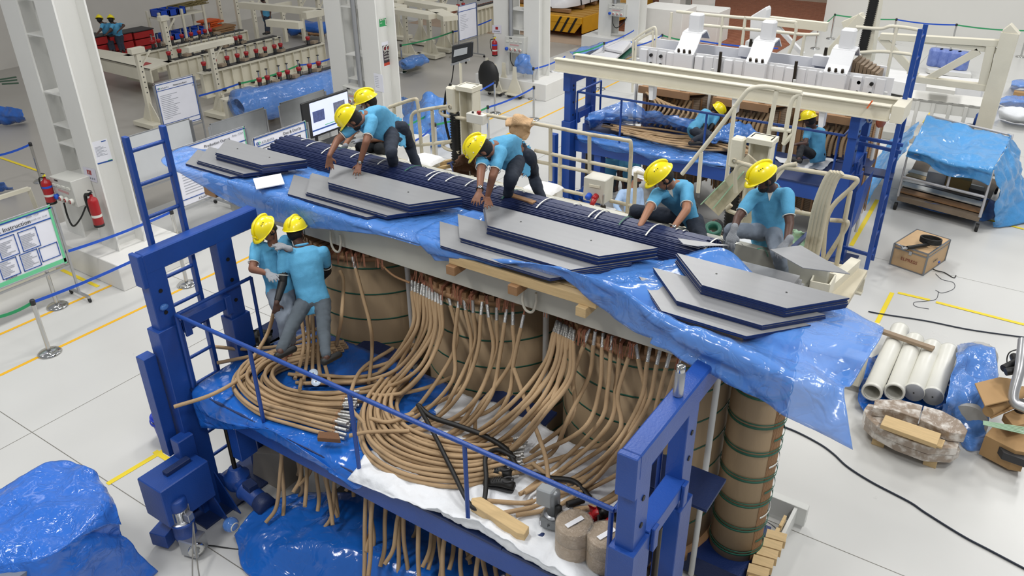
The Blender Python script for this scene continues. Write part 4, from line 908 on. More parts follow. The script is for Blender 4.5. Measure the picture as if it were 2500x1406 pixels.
person('worker in blue polo bending far over the yoke at the left, gripping a steel sheet',dict(pv=(968,318,3.92),ch=(893,290,'n'),hd=(861,292,'n'),sl=(908,297,'n'),sr=(872,302,'n'),el=(894,347,'n'),wl=(878,398,'f'),handl=(.1,-.25,-.2),er=(824,342,'n'),wr=(804,380,'n'),handr=(-.05,-.1,-1),hl=(980,314,'f'),hr=(955,328,'n'),kl=(1001,358,'f'),al=(1027,428,'n'),kr=(955,372,'n'),ar=(963,425,'f')),
  fdir=(-.55,-.25,-.75),hup=(-.45,-.5,.7),skin=SKIN,foot=(-.2,-1,0),beard=True,trou=DENIM,watch='l')
person('worker in blue polo and white spotted helmet bending over the middle of the yoke',dict(pv=(1276,388,3.92),ch=(1207,364,'n'),hd=(1178,366,'n'),sl=(1221,375,'n'),sr=(1180,378,'n'),el=(1203,430,'n'),wl=(1190,481,'f'),handl=(.3,-.35,-.12),er=(1174,421,'n'),wr=(1171,466,'n'),handr=(.1,-.5,-.35),hl=(1290,384,'f'),hr=(1262,397,'n'),kl=(1302,430,'f'),al=(1326,492,'n'),kr=(1247,435,'n'),ar=(1240,482,'f')),
  fdir=(-.5,-.25,-.8),hup=(-.55,-.45,.65),skin=SKIN,foot=(-.1,-1,0),spots=True,beard=True,watch='r')
person('worker in blue polo and dark jeans crouching at the yoke',dict(pv=(1684,536,3.42),ch=(1640,462,'n'),hd=(1618,434,'n'),sl=(1676,462,'n'),sr=(1604,476,'n'),el=(1676,513,'n'),wl=(1641,560,'n'),handl=(-1,-.1,-.15),er=(1583,513,'n'),wr=(1562,552,'n'),handr=(-.4,-.2,-.8),hl=(1698,540,'n'),hr=(1668,532,'f'),kl=(1712,590,'n'),al=(1730,650,'f'),kr=(1552,515,'n'),ar=(1532,575,'f')),
  fdir=(-.55,-.5,-.65),hup=(-.4,-.35,.85),skin=SKIN3,foot=(-.5,-1,0),trou=DENIM,watch='l')
person('worker in blue polo, grey jeans and pale gloves crouching right of the dark jeans worker',dict(pv=(1874,566,3.42),ch=(1882,472,'n'),hd=(1866,437,'n'),sl=(1921,478,'n'),sr=(1838,482,'n'),el=(1928,546,'n'),wl=(1920,592,'n'),handl=(-.25,-.35,-.5),er=(1801,532,'n'),wr=(1790,566,'n'),handr=(0,-.4,-.8),hl=(1888,570,'n'),hr=(1858,566,'n'),kl=(1900,618,'n'),al=(1915,680,'f'),kr=(1785,562,'n'),ar=(1775,640,'f')),
  fdir=(-.6,-.55,-.55),hup=(-.35,-.3,.85),skin=SKIN2,foot=(-.3,-1,0),trou=DENIML,gloves='lr',beard=True)
person('worker in grey gloves squatting behind the first bending worker, helmet with a badge',dict(pv=(938,352,3.35),ch=(912,284,'n'),hd=(899,250,'n'),sl=(938,292,'f'),sr=(885,298,'n'),el=(940,338,'n'),wl=(884,345,'n'),handl=(-1,0,0),er=(862,322,'n'),wr=(838,362,'n'),handr=(-.6,-.2,-.6),kl=(925,362,'n'),al=(935,420,'f'),kr=(880,360,'n'),ar=(880,415,'f')),
  fdir=(-.75,-.45,-.35),hup=(-.2,-.2,.95),skin=SKIN3,foot=(-.7,-.7,0),trou=mat('black_jeans','#1f2226',.9,0,.4,200),gloves='lr',sticker='front')
person('barefoot worker in pale jeans standing on the deck facing the camera, helmet peak down',dict(pv=(690,716,2.6),ch=(668,612,'n'),hd=(652,563,'n'),sr=(628,602,'n'),sl=(698,590,'f'),er=(616,657,'n'),wr=(656,668,'n'),handr=(.8,-.3,0),el=(712,640,'n'),wl=(698,604,'n'),handl=(-.9,-.2,.15),kr=(692,782,'n'),ar=(700,852,'f'),kl=(704,775,'n'),al=(712,838,'f')),
  fdir=(.05,-.8,-.62),hup=(-.1,-.4,.85),skin=SKIN,foot=(.5,-.8,0),trou=DENIML,gloves='lr',bare=True)
b2,P2=person('worker seen from behind in grey jeans and black arm sleeves standing on the leads',dict(pv=(765,735,2.58),ch=(740,615,'f'),hd=(722,567,'f'),sl=(693,622,'n'),sr=(790,618,'f'),el=(690,690,'n'),wl=(675,740,'n'),handl=(-.1,-.1,-1),er=(799,662,'f'),wr=(775,690,'f'),kl=(716,790,'n'),al=(684,858,'n'),kr=(790,805,'n'),ar=(797,872,'n')),
  fdir=(-.35,.85,-.1),hup=(-.1,.05,.95),skin=SKIN2,foot=(.1,.9,0),trou=DENIMG,sleeve=True,white_collar=False)
person('worker in blue polo leaning over the leads on the second lift, dark arm sleeves',dict(pv=(1698,316,1.95),ch=(1730,283,'f'),hd=(1749,272,'f'),sl=(1722,290,'n'),sr=(1748,288,'f'),el=(1722,312,'n'),wl=(1712,330,'n'),er=(1735,312,'n'),wr=(1718,333,'n'),handr=(-.3,-.3,-1),kl=(1720,330,'n'),al=(1690,345,'n'),kr=(1735,330,'n'),ar=(1705,345,'n')),
  vx=.014,fdir=(.7,.1,-.6),hup=(.4,.1,.8),skin=SKIN2,foot=(.7,.5,0),sleeve=True)
person('worker in blue polo sitting on the second lift beside the brown winding',dict(pv=(1995,378,1.85),ch=(1990,318,'n'),hd=(1976,294,'n'),sl=(1972,320,'n'),sr=(2006,322,'f'),el=(1966,350,'n'),wl=(1945,352,'n'),er=(2000,352,'f'),wr=(1965,350,'f'),kl=(1955,360,'n'),al=(1950,388,'n'),kr=(1958,352,'f'),ar=(1952,385,'n')),
  vx=.014,fdir=(-.85,.1,-.35),hup=(-.2,0,.95),skin=SKIN2,foot=(-1,.2,0),trou=mat('black_jeans','#1f2226'))
person('bearded man in pale blue shirt and white helmet standing below the platform',dict(pv=(1548,535,.98),ch=(1543,468,'n'),hd=(1556,432,'n'),sl=(1562,468,'f'),sr=(1518,472,'n'),er=(1503,502,'n'),wr=(1520,530,'n'),el=(1565,505,'n'),wl=(1568,535,'n'),kl=(1552,590,'n'),al=(1552,650,'n'),kr=(1540,590,'n'),ar=(1538,650,'n')),
  vx=.012,fdir=(.9,-.1,-.2),skin=SKIN3,shirt=mat('pale_blue_shirt','#9fb9da',.85,0,.3,150,.05),hat=mat('white_helmet','#eceef0',.35),foot=(1,0,0),longs=True,beard=True)
for k,(px,lab) in enumerate(((1487,'worker in blue polo standing under the left part of the second lift deck'),(1537,'worker in blue polo beside him under the second lift deck, near the white helmeted man'))):
    person(lab,dict(pv=(px,440,15.2,'y'),ch=(px+2,392,'n'),hd=(px+4,360,'n'),sl=(px-17,395,'n'),sr=(px+20,395,'n'),el=(px-22,425,'n'),wl=(px-15,452,'n'),er=(px+24,425,'n'),wr=(px+20,452,'n'),kl=(px-6,505,'n'),al=(px-6,555,'n'),kr=(px+8,505,'n'),ar=(px+8,555,'n')),vx=.014,fdir=(.2,.9,0),foot=(0,1,0),skin=SKIN2,trou=DENIMG if k==0 else DENIM,white_collar=False)
person('dark haired worker half hidden between the two crouching workers, bare headed',dict(kl=(1762,712,'n'),al=(1760,786,'n'),kr=(1770,712,'n'),ar=(1770,786,'n'),pv=(1768,640,.98),ch=(1764,585,'n'),hd=(1748,552,'n'),sl=(1745,590,'n'),sr=(1782,590,'n'),el=(1742,630,'n'),wl=(1745,660,'n'),er=(1786,630,'n'),wr=(1785,660,'n')),vx=.014,hat=None,fdir=(-.8,.2,-.2),skin=SKIN2)
for nm,lab,px,hdx,armo in ((0,'worker standing at the red crates, the left one of the far pair',265,242,False),(1,'far worker at the red crates with one hand on the hip',289,270,True)):
    D=dict(pv=(px,91,.97),ch=(px-7,62,'n'),hd=(hdx+1,49,'n'),sl=(px-15,62,'n'),sr=(px+5,60,'n'),el=(px-20,74,'n'),wl=(px-28,82,'n'),kl=(px+2,108,'n'),al=(px+6,124,'n'),kr=(px+8,106,'n'),ar=(px+14,122,'n'))
    D['er']=(px+14,62,'n') if armo else (px+8,74,'n'); D['wr']=(px+2,74,'n') if armo else (px-4,82,'n')
    person(lab,D,vx=.02,fdir=(-.6,.6,-.4),foot=(-.7,.5,0),skin=SKIN2,white_collar=False)
person('worker in blue polo bending behind the tall gantry at the top of the picture',dict(pv=(652,44,.97),ch=(648,14,'n'),hd=(640,-2,'n'),sl=(640,14,'n'),sr=(657,14,'n'),el=(638,26,'n'),wl=(640,36,'n'),er=(660,26,'n'),wr=(660,38,'n'),kl=(650,58,'n'),al=(650,78,'n'),kr=(656,58,'n'),ar=(656,78,'n')),vx=.02,fdir=(-.7,-.3,-.3),skin=SKIN2)
person('worker in blue polo seen through the gap in the pale column, head hidden',dict(pv=(873,126,.97),ch=(874,95,'n'),hd=(872,75,'n'),sl=(866,98,'n'),sr=(884,98,'n'),el=(864,118,'n'),wl=(866,136,'n'),er=(886,118,'n'),wr=(884,134,'n'),kl=(872,154,'n'),al=(874,182,'n'),kr=(878,154,'n'),ar=(880,180,'n')),vx=.018,fdir=(-.7,.3,-.3),skin=SKIN2)

# ================= cream work platform behind the yoke =================
t=thing('service_platform','cream railed service platform behind the yoke on which the workers stand','work platform',(-4.6,7.6,0))
def pipe(name,pts,m=CREAM,r=.024,par=None,n=8,sm=True):
    return obj(name,MB().tube(cr(pts,5) if sm and len(pts)>2 else pts,r,n),m,par)
def py_(y,*pp): return [at(a,b,y=y) for a,b in pp]
for k in range(6): obj('floor_plate',MB().box(-8.3+k*1.2+.003,-7.1+k*1.2-.003,7.26,8.1,2.88,2.93),CREAMD,t,bev=.004)
obj('edge_beam',MB().ibeam((-8.3,7.3,2.78),(-1.1,7.3,2.78),.1,.2),CREAM,t); obj('edge_beam',MB().ibeam((-8.3,8.05,2.78),(-1.1,8.05,2.78),.1,.2),CREAM,t)
obj('end_beam',MB().beam(at(2085,652,z=2.93),at(2008,722,z=2.93),.1,.2),CREAM,t)
sq=at(2015,672,z=3.2); m=MB(); q=[at(*p,z=3.2) for p in ((1992,660),(2040,672),(2025,697),(1980,688))]
for a,b in zip(q,q[1:]+q[:1]): m.beam(a-V((0,0,.07)),b-V((0,0,.07)),.015,.16)
obj('square_tube',m,CREAM,t)
Yr=8.05
rl=lambda *pp: pipe('rail_tube',py_(Yr,*pp),CREAMD,.024,t)
rl((1183,279),(1240,290),(1345,309),(1440,328),(1525,342),(1540,352),(1538,420),(1531,520))
for a,b in (((1344,308),(1344,441)),((1439,330),(1439,419)),((1552,420),(1548,515)),((1368,379),(1366,482))): rl(a,b)
rl((1306,367),(1420,392),(1533,415)); rl((1306,393),(1430,418),(1533,441)); rl((1366,462),(1425,475)); rl((1490,490),(1548,503)); rl((1555,420),(1600,432))
rl((950,262),(1008,243),(1019,250),(1024,300),(1030,376)); rl((1106,257),(1030,269),(1008,278),(1004,300),(1010,345),(1022,354),(1106,344))
rl((1106,262),(1080,266),(1076,274),(1090,283),(1145,291)); rl((1110,265),(1110,455)); rl((1108,344),(1082,351),(1088,362),(1120,372))
rl((1055,270),(1062,430)); rl((962,262),(966,420)) 
Yg=8.9
rg_=lambda *pp,**k: pipe('gate_tube',py_(Yg,*pp),CREAM,.026,t)
rg_((1665,425),(1740,332),(1810,240),(1833,217),(1870,212),(1930,222),(1958,227)); rg_((1794,257),(1773,445)); rg_((1896,222),(1876,330)); rg_((1958,228),(1932,250),(1914,352)); rg_((1953,233),(1926,392))
rg_((1884,314),(1932,320)); rg_((1712,372),(1704,470)); rg_((1938,325),(1912,352)); rg_((1926,392),(1890,440))
rl((1945,400),(1912,408),(1890,428),(1886,470)); rl((1912,408),(2024,425),(2080,434),(2093,440),(2080,458),(2022,524),(2008,655)); rl((2076,467),(2038,669)); rl((2027,537),(2062,540),(2069,546),(2052,578),(2013,638)); rl((1935,515),(1982,524))
rl((1800,395),(1845,410),(1812,400),(1796,418),(1796,470)); rl((1785,500),(1776,512),(1800,522))
for k in range(4):
    pipe('stored_tube',py_(7.8,(2032+8*k,419+k),(2016+8*k,440),(1992+9*k,500),(1975+9*k,580),(1962+9*k,645)),CREAMD,.03,t)
m=MB().beam(at(1738,510,y=8.3),at(1845,392,y=8.3),.03,.22,V((0,0,1))); obj('ramp_plate',m,CREAMD,t)
for a,b in (((1712,498),(1768,442)),((1742,508),(1815,420))): obj('green_strip',MB().beam(at(*a,y=8.25),at(*b,y=8.25),.05,.012),mat('pale_green','#9fc0a2',.6),t)
# masts
def mast(px,py,pyb,y,sc,par):
    c=at(px,py,y=y); b=at(px,pyb,y=y); zt=c.z
    m=MB().box(c.x-.11*sc,c.x+.11*sc,y,y+.03,2.7,zt); m.box(c.x-.11*sc,c.x-.09*sc,y-.14,y,2.7,zt); m.box(c.x+.09*sc,c.x+.11*sc,y-.14,y,2.7,zt); m.box(c.x-.13*sc,c.x+.13*sc,y-.18,y+.05,zt-.06,zt)
    obj('mast',m,CREAM,par,bev=.004)
    h=V((c.x-.22*sc,y-.12,zt-.2)); obj('lift_head',MB().obox(h,V((.07,0,0)),V((0,.07,0)),V((0,0,.17))),CREAM,par,bev=.02)
    obj('head_ring',MB().lathe(h+V((0,-.07,-.08)),[(.02,0),(.03,0),(.03,.01),(.02,.01)],14,V((0,-1,0))),CREAMD,par)
    m=MB(); z=h.z-.17; k=0; pr=[]
    while z>2.75: pr+=[(.055,z),(.075,z-.018)]; z-=.036
    m.lathe((h.x+.02,h.y,0),[(0,pr[0][1])]+pr+[(0,z)],18); obj('bellows',m,BLACK,par)
    return c,h
c,h=mast(1152,205,470,8.2,1,t); c2,h2=mast(1868,330,520,8.6,1.1,t)
pipe('power_cable',[h+V((-.02,0,.2)),h+V((-.1,-.02,.05)),h+V((-.13,-.02,-.3)),h+V((-.05,0,-.7))],BLACK,.018,t)
# control box on the mast
cb=at(1165,288,y=8.0); m=MB().obox(cb,V((.13,.0,.0)),V((0,.06,0)),V((0,0,.06)))
o=obj('push_button_box',m,mat('box_white','#d8d7cf',.4),t,bev=.006)
obj('red_button',MB().lathe(cb+V((.05,-.02,.06)),[(0,0),(.02,0),(.02,.02),(.028,.025),(.028,.04),(0,.045)],14),RED,o)
obj('black_button',MB().lathe(cb+V((-.05,-.02,.06)),[(0,0),(.014,0),(.014,.02),(0,.022)],12),BLACK,o); obj('red_button',MB().lathe(cb+V((.01,0,.06)),[(0,0),(.014,0),(.014,.02),(0,.022)],12),RED,o)
# flood light
c=at(1125,128,y=9.2); t2=thing('flood_light','black framed flood light on a thin cream pole behind the workers','lamp',at(1122,205,y=9.2))
def pl(px,py): return at(px,py,y=9.2)
q=[pl(1102,112),pl(1150,102),pl(1148,140),pl(1101,156)]; obj('lamp_housing',MB().prism(q,(0,.07,0)),mat('lamp_black','#26282b',.35),t2,bev=.012)
q=[pl(1110,122),pl(1142,115),pl(1141,131),pl(1108,139)]; obj('lamp_glass',MB().prism(q,(0,-.012,0)),mat('lamp_glass','#b8bcc0',.15,.2),t2,bev=.003)
obj('bracket',MB().beam(pl(1102,158),pl(1146,145),.03,.03),ALU,t2); pipe('pole',[pl(1124,152),pl(1126,206),at(1134,300,y=9.2)],CREAM,.02,t2); pipe('wire',[pl(1108,158),pl(1104,190),pl(1098,220),at(1098,260,y=9.2)],BLACK,.008,t2)
obj('pole',MB().cyl(at(1134,300,y=9.2),V((at(1134,300,y=9.2).x,9.2,0)),.03,.03),CREAM,t2)
# electric box with plugs
def ebox(name,q4,dv,label,cat,m=mat('box_grey','#c8c6bc',.45,0,.05)):
    tt=thing(name,label,cat,sum(q4,V())/4); obj('enclosure',MB().prism(q4,dv),m,tt,bev=.008); return tt
q=[at(*p,y=7.75) for p in ((1425,432),(1478,442),(1474,500),(1423,488))]
t3=ebox('power_box',q,(0,.22,0),'cream electric box with one red and one blue plug on the platform rail','electric box')
obj('door_handle',MB().beam(at(1438,452,y=7.74),at(1464,457,y=7.74),.01,.03),CREAM,t3)
for px,py,m_ in ((1440,476,BELTB),(1456,478,RED)):
    c=at(px,py,y=7.75); obj('socket',MB().lathe(c,[(0,0),(.035,0),(.035,.06),(.02,.07),(0,.07)],14,V((0,-1,-.3))),m_,t3)
c=at(1452,486,y=7.65); obj('plug',MB().lathe(c,[(0,0),(.03,0),(.026,.09),(.014,.1),(0,.1)],14,V((-.3,-.4,-1))),RED,t3)
pipe('plug_lead',[c+V((-.03,-.04,-.1)),c+V((-.05,-.05,-.2)),c+V((-.1,-.1,-.32))],mat('brown_lead','#5a3a2a',.6),.009,t3)
# jack boxes
for px,py,lab in ((1472,515,'white cast jack block with a bolt beside the red plug'),(1148,445,'white cast jack block with a bolt below the brown coat')):
    c=at(px,py,z=3.05); tj=thing('jack_block',lab,'jack',c-V((0,0,.12))); obj('block_body',MB().obox(c-V((0,0,.05)),V((.13,.01,0)),V((-.01,.1,0)),V((0,0,.07))),WHITE,tj,bev=.01)
    obj('bolt_head',MB().cyl(c+V((0,0,.02)),c+V((0,0,.07)),.035,.03,6),DARKROD,tj); obj('threaded_rod',MB().cyl(c+V((0,0,.06)),c+V((0,0,.2)),.012,.012,8),ALU,tj)
# coats
rows=[[at(x,y,y=7.98) for x,y in ((1236,290),(1262,283),(1285,288),(1302,292))],[at(x,y,y=7.9) for x,y in ((1238,305),(1262,300),(1282,302),(1300,306))],[at(x,y,y=7.92) for x,y in ((1246,322),(1262,325),(1280,325),(1292,320))],[at(x,y,y=7.94) for x,y in ((1262,332),(1270,338),(1282,342),(1288,338))]]
solid(obj('beige_coat',sheet(rows,24,24,.05,6,.6,seed=2),mat('beige_cloth','#c3a27c',.9,0,.4,60),label='beige cloth hung over the platform rail beside the second bending worker',cat='cloth'),.012)
rows=[[at(x,y,z=3.5) for x,y in ((1112,395),(1130,385),(1150,385),(1165,395))],[at(x,y,z=3.3) for x,y in ((1108,412),(1128,405),(1150,408),(1162,420))],[at(x,y,z=3.1) for x,y in ((1112,432),(1125,430),(1145,428),(1158,438))]]
solid(obj('brown_coat',sheet(rows,24,24,.06,6,.6,seed=12),mat('brown_cloth','#50331f',.9,0,.4,60),label='crumpled dark brown coat left of the second bending worker',cat='cloth'),.012)
def pillow(px,py,z,label):
    c=at(px,py,z=z); m=MB(); vs=[];n=16
    for i in range(n+1):
        for j in range(n+1):
            u=i/n*2-1; v=j/n*2-1; h=.06*((1-u**4)*(1-v**4))**.5
            vs.append((u,v,h))
    k=n+1; pts=[c+V((.2*u,.17*v,h+.008*fbm((u*3,v*3,0)))) for u,v,h in vs]+[c+V((.2*u,.17*v,-h*.6)) for u,v,h in vs]
    N_=k*k; m.add(pts,[(i*k+j,(i+1)*k+j,(i+1)*k+j+1,i*k+j+1) for i in range(n) for j in range(n)]+[(N_+i*k+j,N_+i*k+j+1,N_+(i+1)*k+j+1,N_+(i+1)*k+j) for i in range(n) for j in range(n)],True)
    return obj('cushion',m,mat('white_cushion','#e6e6e6',.8,0,.3,40),label=label,cat='cushion')
pillow(1040,392,3.15,'white cushion behind the leg of the first bending worker'); pillow(1325,462,3.15,'white cushion behind the leg of the second bending worker'); pillow(1680,585,3.2,'white cushion under the crouching dark jeans worker'); pillow(1840,598,3.2,'white cushion under the crouching worker in pale gloves')
for px,py,lab in ((1040,405,'left'),(1325,475,'middle')):
    c=at(px,py,z=3.0); obj('seat_box',MB().obox(c+V((0,0,.02)),V((.2,0,0)),V((0,.15,0)),V((0,0,.08))),GREYP,label='low grey seat box under the white cushion, '+lab+' one on the platform',cat='box',bev=.006)
def planks(pp,z,w_,label,m=WOOD,cat='timber'): return obj('timber_piece',MB().beam(at(*pp[0],z=z),at(*pp[1],z=z),w_,.05),m,label=label,cat=cat,bev=.004)
planks(((1243,478),(1305,498)),3.62,.07,'timber piece lying on the yoke beside the second bending worker',WOODD)
planks(((1060,402),(1150,382)),3.05,.04,'thin timber stick on the platform behind the yoke, upper'); planks(((1050,415),(1120,400)),3.0,.05,'thin timber stick on the platform behind the yoke, lower'); planks(((1190,462),(1250,470)),3.0,.1,'short board on the platform right of the hands of the spotted helmet worker')
m=MB()
for a,b in (((1085,415),(1095,430)),((1095,430),(1108,418)),((1108,418),(1100,400)),((1092,400),(1106,396))): m.beam(at(*a,z=3.1),at(*b,z=3.1),.025,.02)
obj('hand_saw',m,BLUED,label='dark blue saw frame lying among timber sticks on the platform',cat='tool')
for px,py,rr,lab in ((1740,560,.09,'roll of green strapping tape beside the dark jeans worker'),(1695,505,.04,'small dark coil near the red plug')):
    c=at(px,py,z=3.25); obj('tape_coil',MB().lathe(c-V((0,0,.05)),[(rr*.55,0),(rr,0),(rr,.1),(rr*.55,.1),(rr*.55,0)],24,V((.2,-.5,1))),GREEN if rr>.05 else BLACK,label=lab,cat='tape')
rows=[[at(x,y,z=3.15+.1*(j%2)) for j,(x,y) in enumerate(((1935,560),(1955,565),(1975,575)))],[at(x,y,z=3.05) for x,y in ((1935,585),(1955,592),(1972,598))],[at(x,y,z=3.0) for x,y in ((1938,610),(1955,615),(1970,612))]]
solid(obj('green_cloth',sheet(rows,16,16,.04,8,.6,seed=2),mat('pale_green','#9fc0a2'),label='pale green crumpled sheet right of the worker in pale gloves',cat='cloth'),.008)
obj('blue_bar',MB().beam(at(1930,610,z=3.2),at(1972,570,z=3.2),.04,.03),BLUED,label='short dark blue bar right of the worker in pale gloves',cat='bar')
# ================= second lift and its transformer =================
OX,OY=-.84,9.7
L2=lift(OX,OY,-.06,'blue work lift behind the cream platform with two seated workers on its deck','blue lifts',far=True,dt=-.34)
ladder(V((-1.9,13.74,0)),V((-1.9,14.16,0)),4.3,.25,12,'tall blue ladder standing right of the second blue lift')
t4=thing('ladder_bracket','blue brackets and tread tying the right ladder to the second lift','bracket',(-2.1,14,0))
for a,b in (((2100,335),(2205,355)),((2095,348),(2200,372)),((2058,603),(2132,625)),((2050,680),(2120,692))): obj('bracket_bar',MB().beam(at(*a,y=13.9),at(*b,y=13.9),.05,.05),BLUE,t4)
obj('tread',MB().prism([at(*p,z=1.9) for p in ((2112,405),(2185,418),(2180,435),(2110,422))],(0,0,-.04)),BLUED,t4)
m=MB(); q=[at(*p,y=13.3) for p in ((2075,560),(2085,470),(2118,438),(2112,480))]; 
obj('side_hopper',MB().prism([at(*p,y=13.2) for p in ((2078,560),(2090,470),(2116,438),(2105,480))],(0,.5,0)),BLUE,L2,bev=.006)
def D2(z): return z
ZD2=1.66-.06+.03
rows=[[at(x,y,z=ZD2+.5) for x,y in ((1435,275),(1530,250),(1600,275),(1700,292))],[at(x,y,z=ZD2+.3) for x,y in ((1430,300),(1520,285),(1600,298),(1690,318))],[at(x,y,z=ZD2+.05) for x,y in ((1440,310),(1530,305),(1600,315),(1680,330))]]
solid(obj('blue_film',sheet(rows,50,40,.1,3,.8,seed=41),FILM,label='crumpled blue film heaped at the back left of the second lift deck',cat='plastic film'),.004)
rows=[[at(x,y,z=ZD2+.03) for x,y in ((1400,318),(1500,330),(1650,355),(1800,385),(1880,395))],[at(x,y,z=ZD2+.03) for x,y in ((1410,338),(1500,355),(1640,385),(1780,402),(1870,412))],[at(x,y,y=13.62) for x,y in ((1412,345),(1500,370),(1640,398),(1780,412),(1865,418))]]
solid(obj('blue_film',sheet(rows,70,20,.04,3,.5,seed=43),FILM,label='blue film spread under the leads along the front of the second lift deck',cat='plastic film'))
rows=[[at(x,y,z=ZD2+.3) for x,y in ((1730,330),(1790,305),(1850,322))],[at(x,y,z=ZD2+.25) for x,y in ((1735,345),(1800,335),(1855,340))],[at(x,y,z=ZD2+.04) for x,y in ((1760,350),(1800,358),(1840,352))]]
solid(obj('blue_film',sheet(rows,30,30,.1,4,.8,seed=45),FILM,label='crumpled blue film heap right of the worker leaning on the second lift',cat='plastic film'))
rows=[[at(x,y,z=ZD2+.02) for x,y in ((1880,378),(1950,390),(2020,385),(2050,390))],[at(x,y,z=ZD2+.02) for x,y in ((1900,392),(1960,405),(2015,400),(2030,396))],[at(x,y,z=ZD2+.02) for x,y in ((1910,398),(1970,412),(2010,412),(2020,402))]]
solid(obj('white_sack',sheet(rows,24,16,.03,5,.4,seed=46),SACK,label='white sack under the seated worker on the second lift',cat='cloth'))
for k in range(26):
    a=RR.uniform(0,1); x0=1450+40*RR.random()+90*a; y0=302+34*a; x1_=1850+40*RR.random(); 
    lead([at(x0,y0,z=ZD2+.05+.03*(k%4)),at(x0+130,y0+22+RR.uniform(-12,12),z=ZD2+.05+.03*(k%5)),at(x0+250,y0+36+RR.uniform(-14,10),z=ZD2+.05+.03*(k%4)),at(x1_-20,378+RR.uniform(-6,10),z=ZD2+.05)],'brown paper wrapped lead lying lengthwise on the second lift deck','leads on the second lift',.02)
t=thing('transformer','brown wrapped transformer with white clamp frame behind the second blue lift','transformer',(-4.9,16,0))
BW=stripes('woven_winding',('#6d5a47','#8d7963'),2,.035,.7,.3)
for k,cx in enumerate((-6.45,-4.85,-3.25)):
    wd=obj('winding',MB().lathe((cx,16.05,.4),[(.6,0),(.74,0),(.76,1.85),(.6,1.85)],48),BW,t)
    for a in range(14):
        th=PI+PI*a/13; d=V((math.cos(th),math.sin(th),0)); obj('winding_spacer',MB().obox(V((cx,16.05,1.3))+d*.765,d*.01,V((-d.y,d.x,0))*.018,V((0,0,.92))),PRESS,wd)
    xa=cx-.62; tb=obj('pressboard_tray',MB().prism([(xa,15.15,2.36),(xa+1.05,15.15,2.36),(xa+1.3,15.4,2.36),(xa+1.3,16.6,2.36),(xa,16.6,2.36)],(0,0,.04)),PRESS,t)
    obj('tray_beam',MB().box(xa-.02,xa+1.08,15.1,15.16,2.28,2.42),PRESS,tb); obj('tray_post',MB().box(xa+.05,xa+.13,15.2,15.28,1.2,2.3),PRESS,tb); obj('tray_post',MB().box(xa+.85,xa+.95,15.2,15.28,2.4,2.65),WOODD,tb); obj('tray_post',MB().box(xa+.1,xa+.2,15.3,15.4,2.4,2.6),WOODD,tb)
    for j in range(9): lead([(cx-.3+.09*j,15.35,2.2),(cx-.35+.09*j,15.18,1.95),(cx-.4+.1*j,15.1,1.7-.02*(j%3))],'thick brown lead on the '+('left','middle','right')[k]+' winding of the rear transformer, '+ordw(j)+' from left','leads of the rear transformer',.034)
for j in range(10): lead([(-7.0+.05*j,15.3,2.15),(-6.9+.09*j,15.1,2.3-.03*j),(-6.6+.1*j,14.95,2.1),(-6.9+.12*j,14.8,1.75)],'brown lead curving round the left tray post of the rear transformer, '+ordw(j)+' from left','leads of the rear transformer',.024)
for x in (-7.25,-5.65,-4.05,-2.45): obj('tie_rod',MB().cyl((x,15.35,.2),(x,15.35,2.9),.03,.03,10),mat('white_rod','#cfcfcb'),t)
fr_=obj('clamp_frame',MB().box(-7.5,-2.45,15.9,15.94,2.55,3.02),WHITE,t)
for yy,zz in ((15.92,0),(16.75,0)):
    if yy>16: obj('clamp_frame',MB().box(-7.5,-2.75,16.74,16.78,2.6,3.02),WHITE,t)
for k in range(24):
    x=-7.45+k*.205; m=MB().prism([(x,15.9,2.55),(x+.16,15.9,2.55),(x+.16,15.9,2.98),(x,15.9,2.98)],(0,-.02-.05*((k*7)%3==0),0)); obj('stiffener',m,WHITE,fr_,bev=.004)
for k,px in enumerate((1598,1650,1662,1712,1840,1850,1990,2040,2050,2128,2145)):
    pass
bm=MB()
for x in (-7.2,-6.98,-3.02,-2.8): 
    for z in (2.7,2.88): bm.cyl((x,15.87,z),(x,15.83,z),.035,.035,10)
for x in (-6.35,-4.85,-3.4):
    for dx in (-.06,.06):
        for z in (2.66,2.78): bm.cyl((x+dx,15.84,z),(x+dx,15.81,z),.018,.018,8)
obj('bolt_heads',bm,BLACK,fr_,kind='stuff')
for x in (-6.45,-4.95,-3.45):
    ar=MB()
    pr=[(15.78,3.0),(15.95,3.12),(16.15,3.35),(16.4,3.38),(16.6,3.2)]
    for (ya,za1),(yb,zb1) in zip(pr,pr[1:]): ar.beam((x,ya,za1),(x,yb,zb1),.42,.03,V((0,0,1)))
    a_=obj('arch_plate',ar,WHITE,t); obj('lifting_block',MB().box(x-.13,x+.13,16.2,16.42,3.35,3.72),WHITE,a_,bev=.03)
    m=MB()
    for dx in (-.12,0,.12): m.cyl((x+dx,15.8,3.03),(x+dx,15.78,3.09),.03,.025,8)
    obj('arch_bolts',m,DARKROD,a_,kind='stuff')
    obj('arch_foot',MB().box(x-.2,x+.2,15.76,15.9,2.5,3.0),WHITE,t,bev=.004)
for x in (-5.7,-4.2):
    obj('clamp_screw',MB().cyl((x,15.85,2.7),(x,15.85,3.12),.03,.03,10),DARKROD,t); obj('rear_screw',MB().cyl((x+.3,16.7,2.95),(x+.3,16.7,3.25),.04,.03,8),DARKROD,t)
    obj('rear_bracket',MB().box(x+.1,x+.5,16.6,16.75,2.9,3.1),WHITE,t,bev=.005)
for k in range(8): obj('spare_block',MB().box(-7.3+k*.6,-7.1+k*.6,15.5,15.75,2.42,2.52),WOODD if k%2 else WHITE,t)
obj('yoke',MB().box(-7.4,-2.7,15.95,16.7,2.35,2.8),NAVY,t)
m=MB()
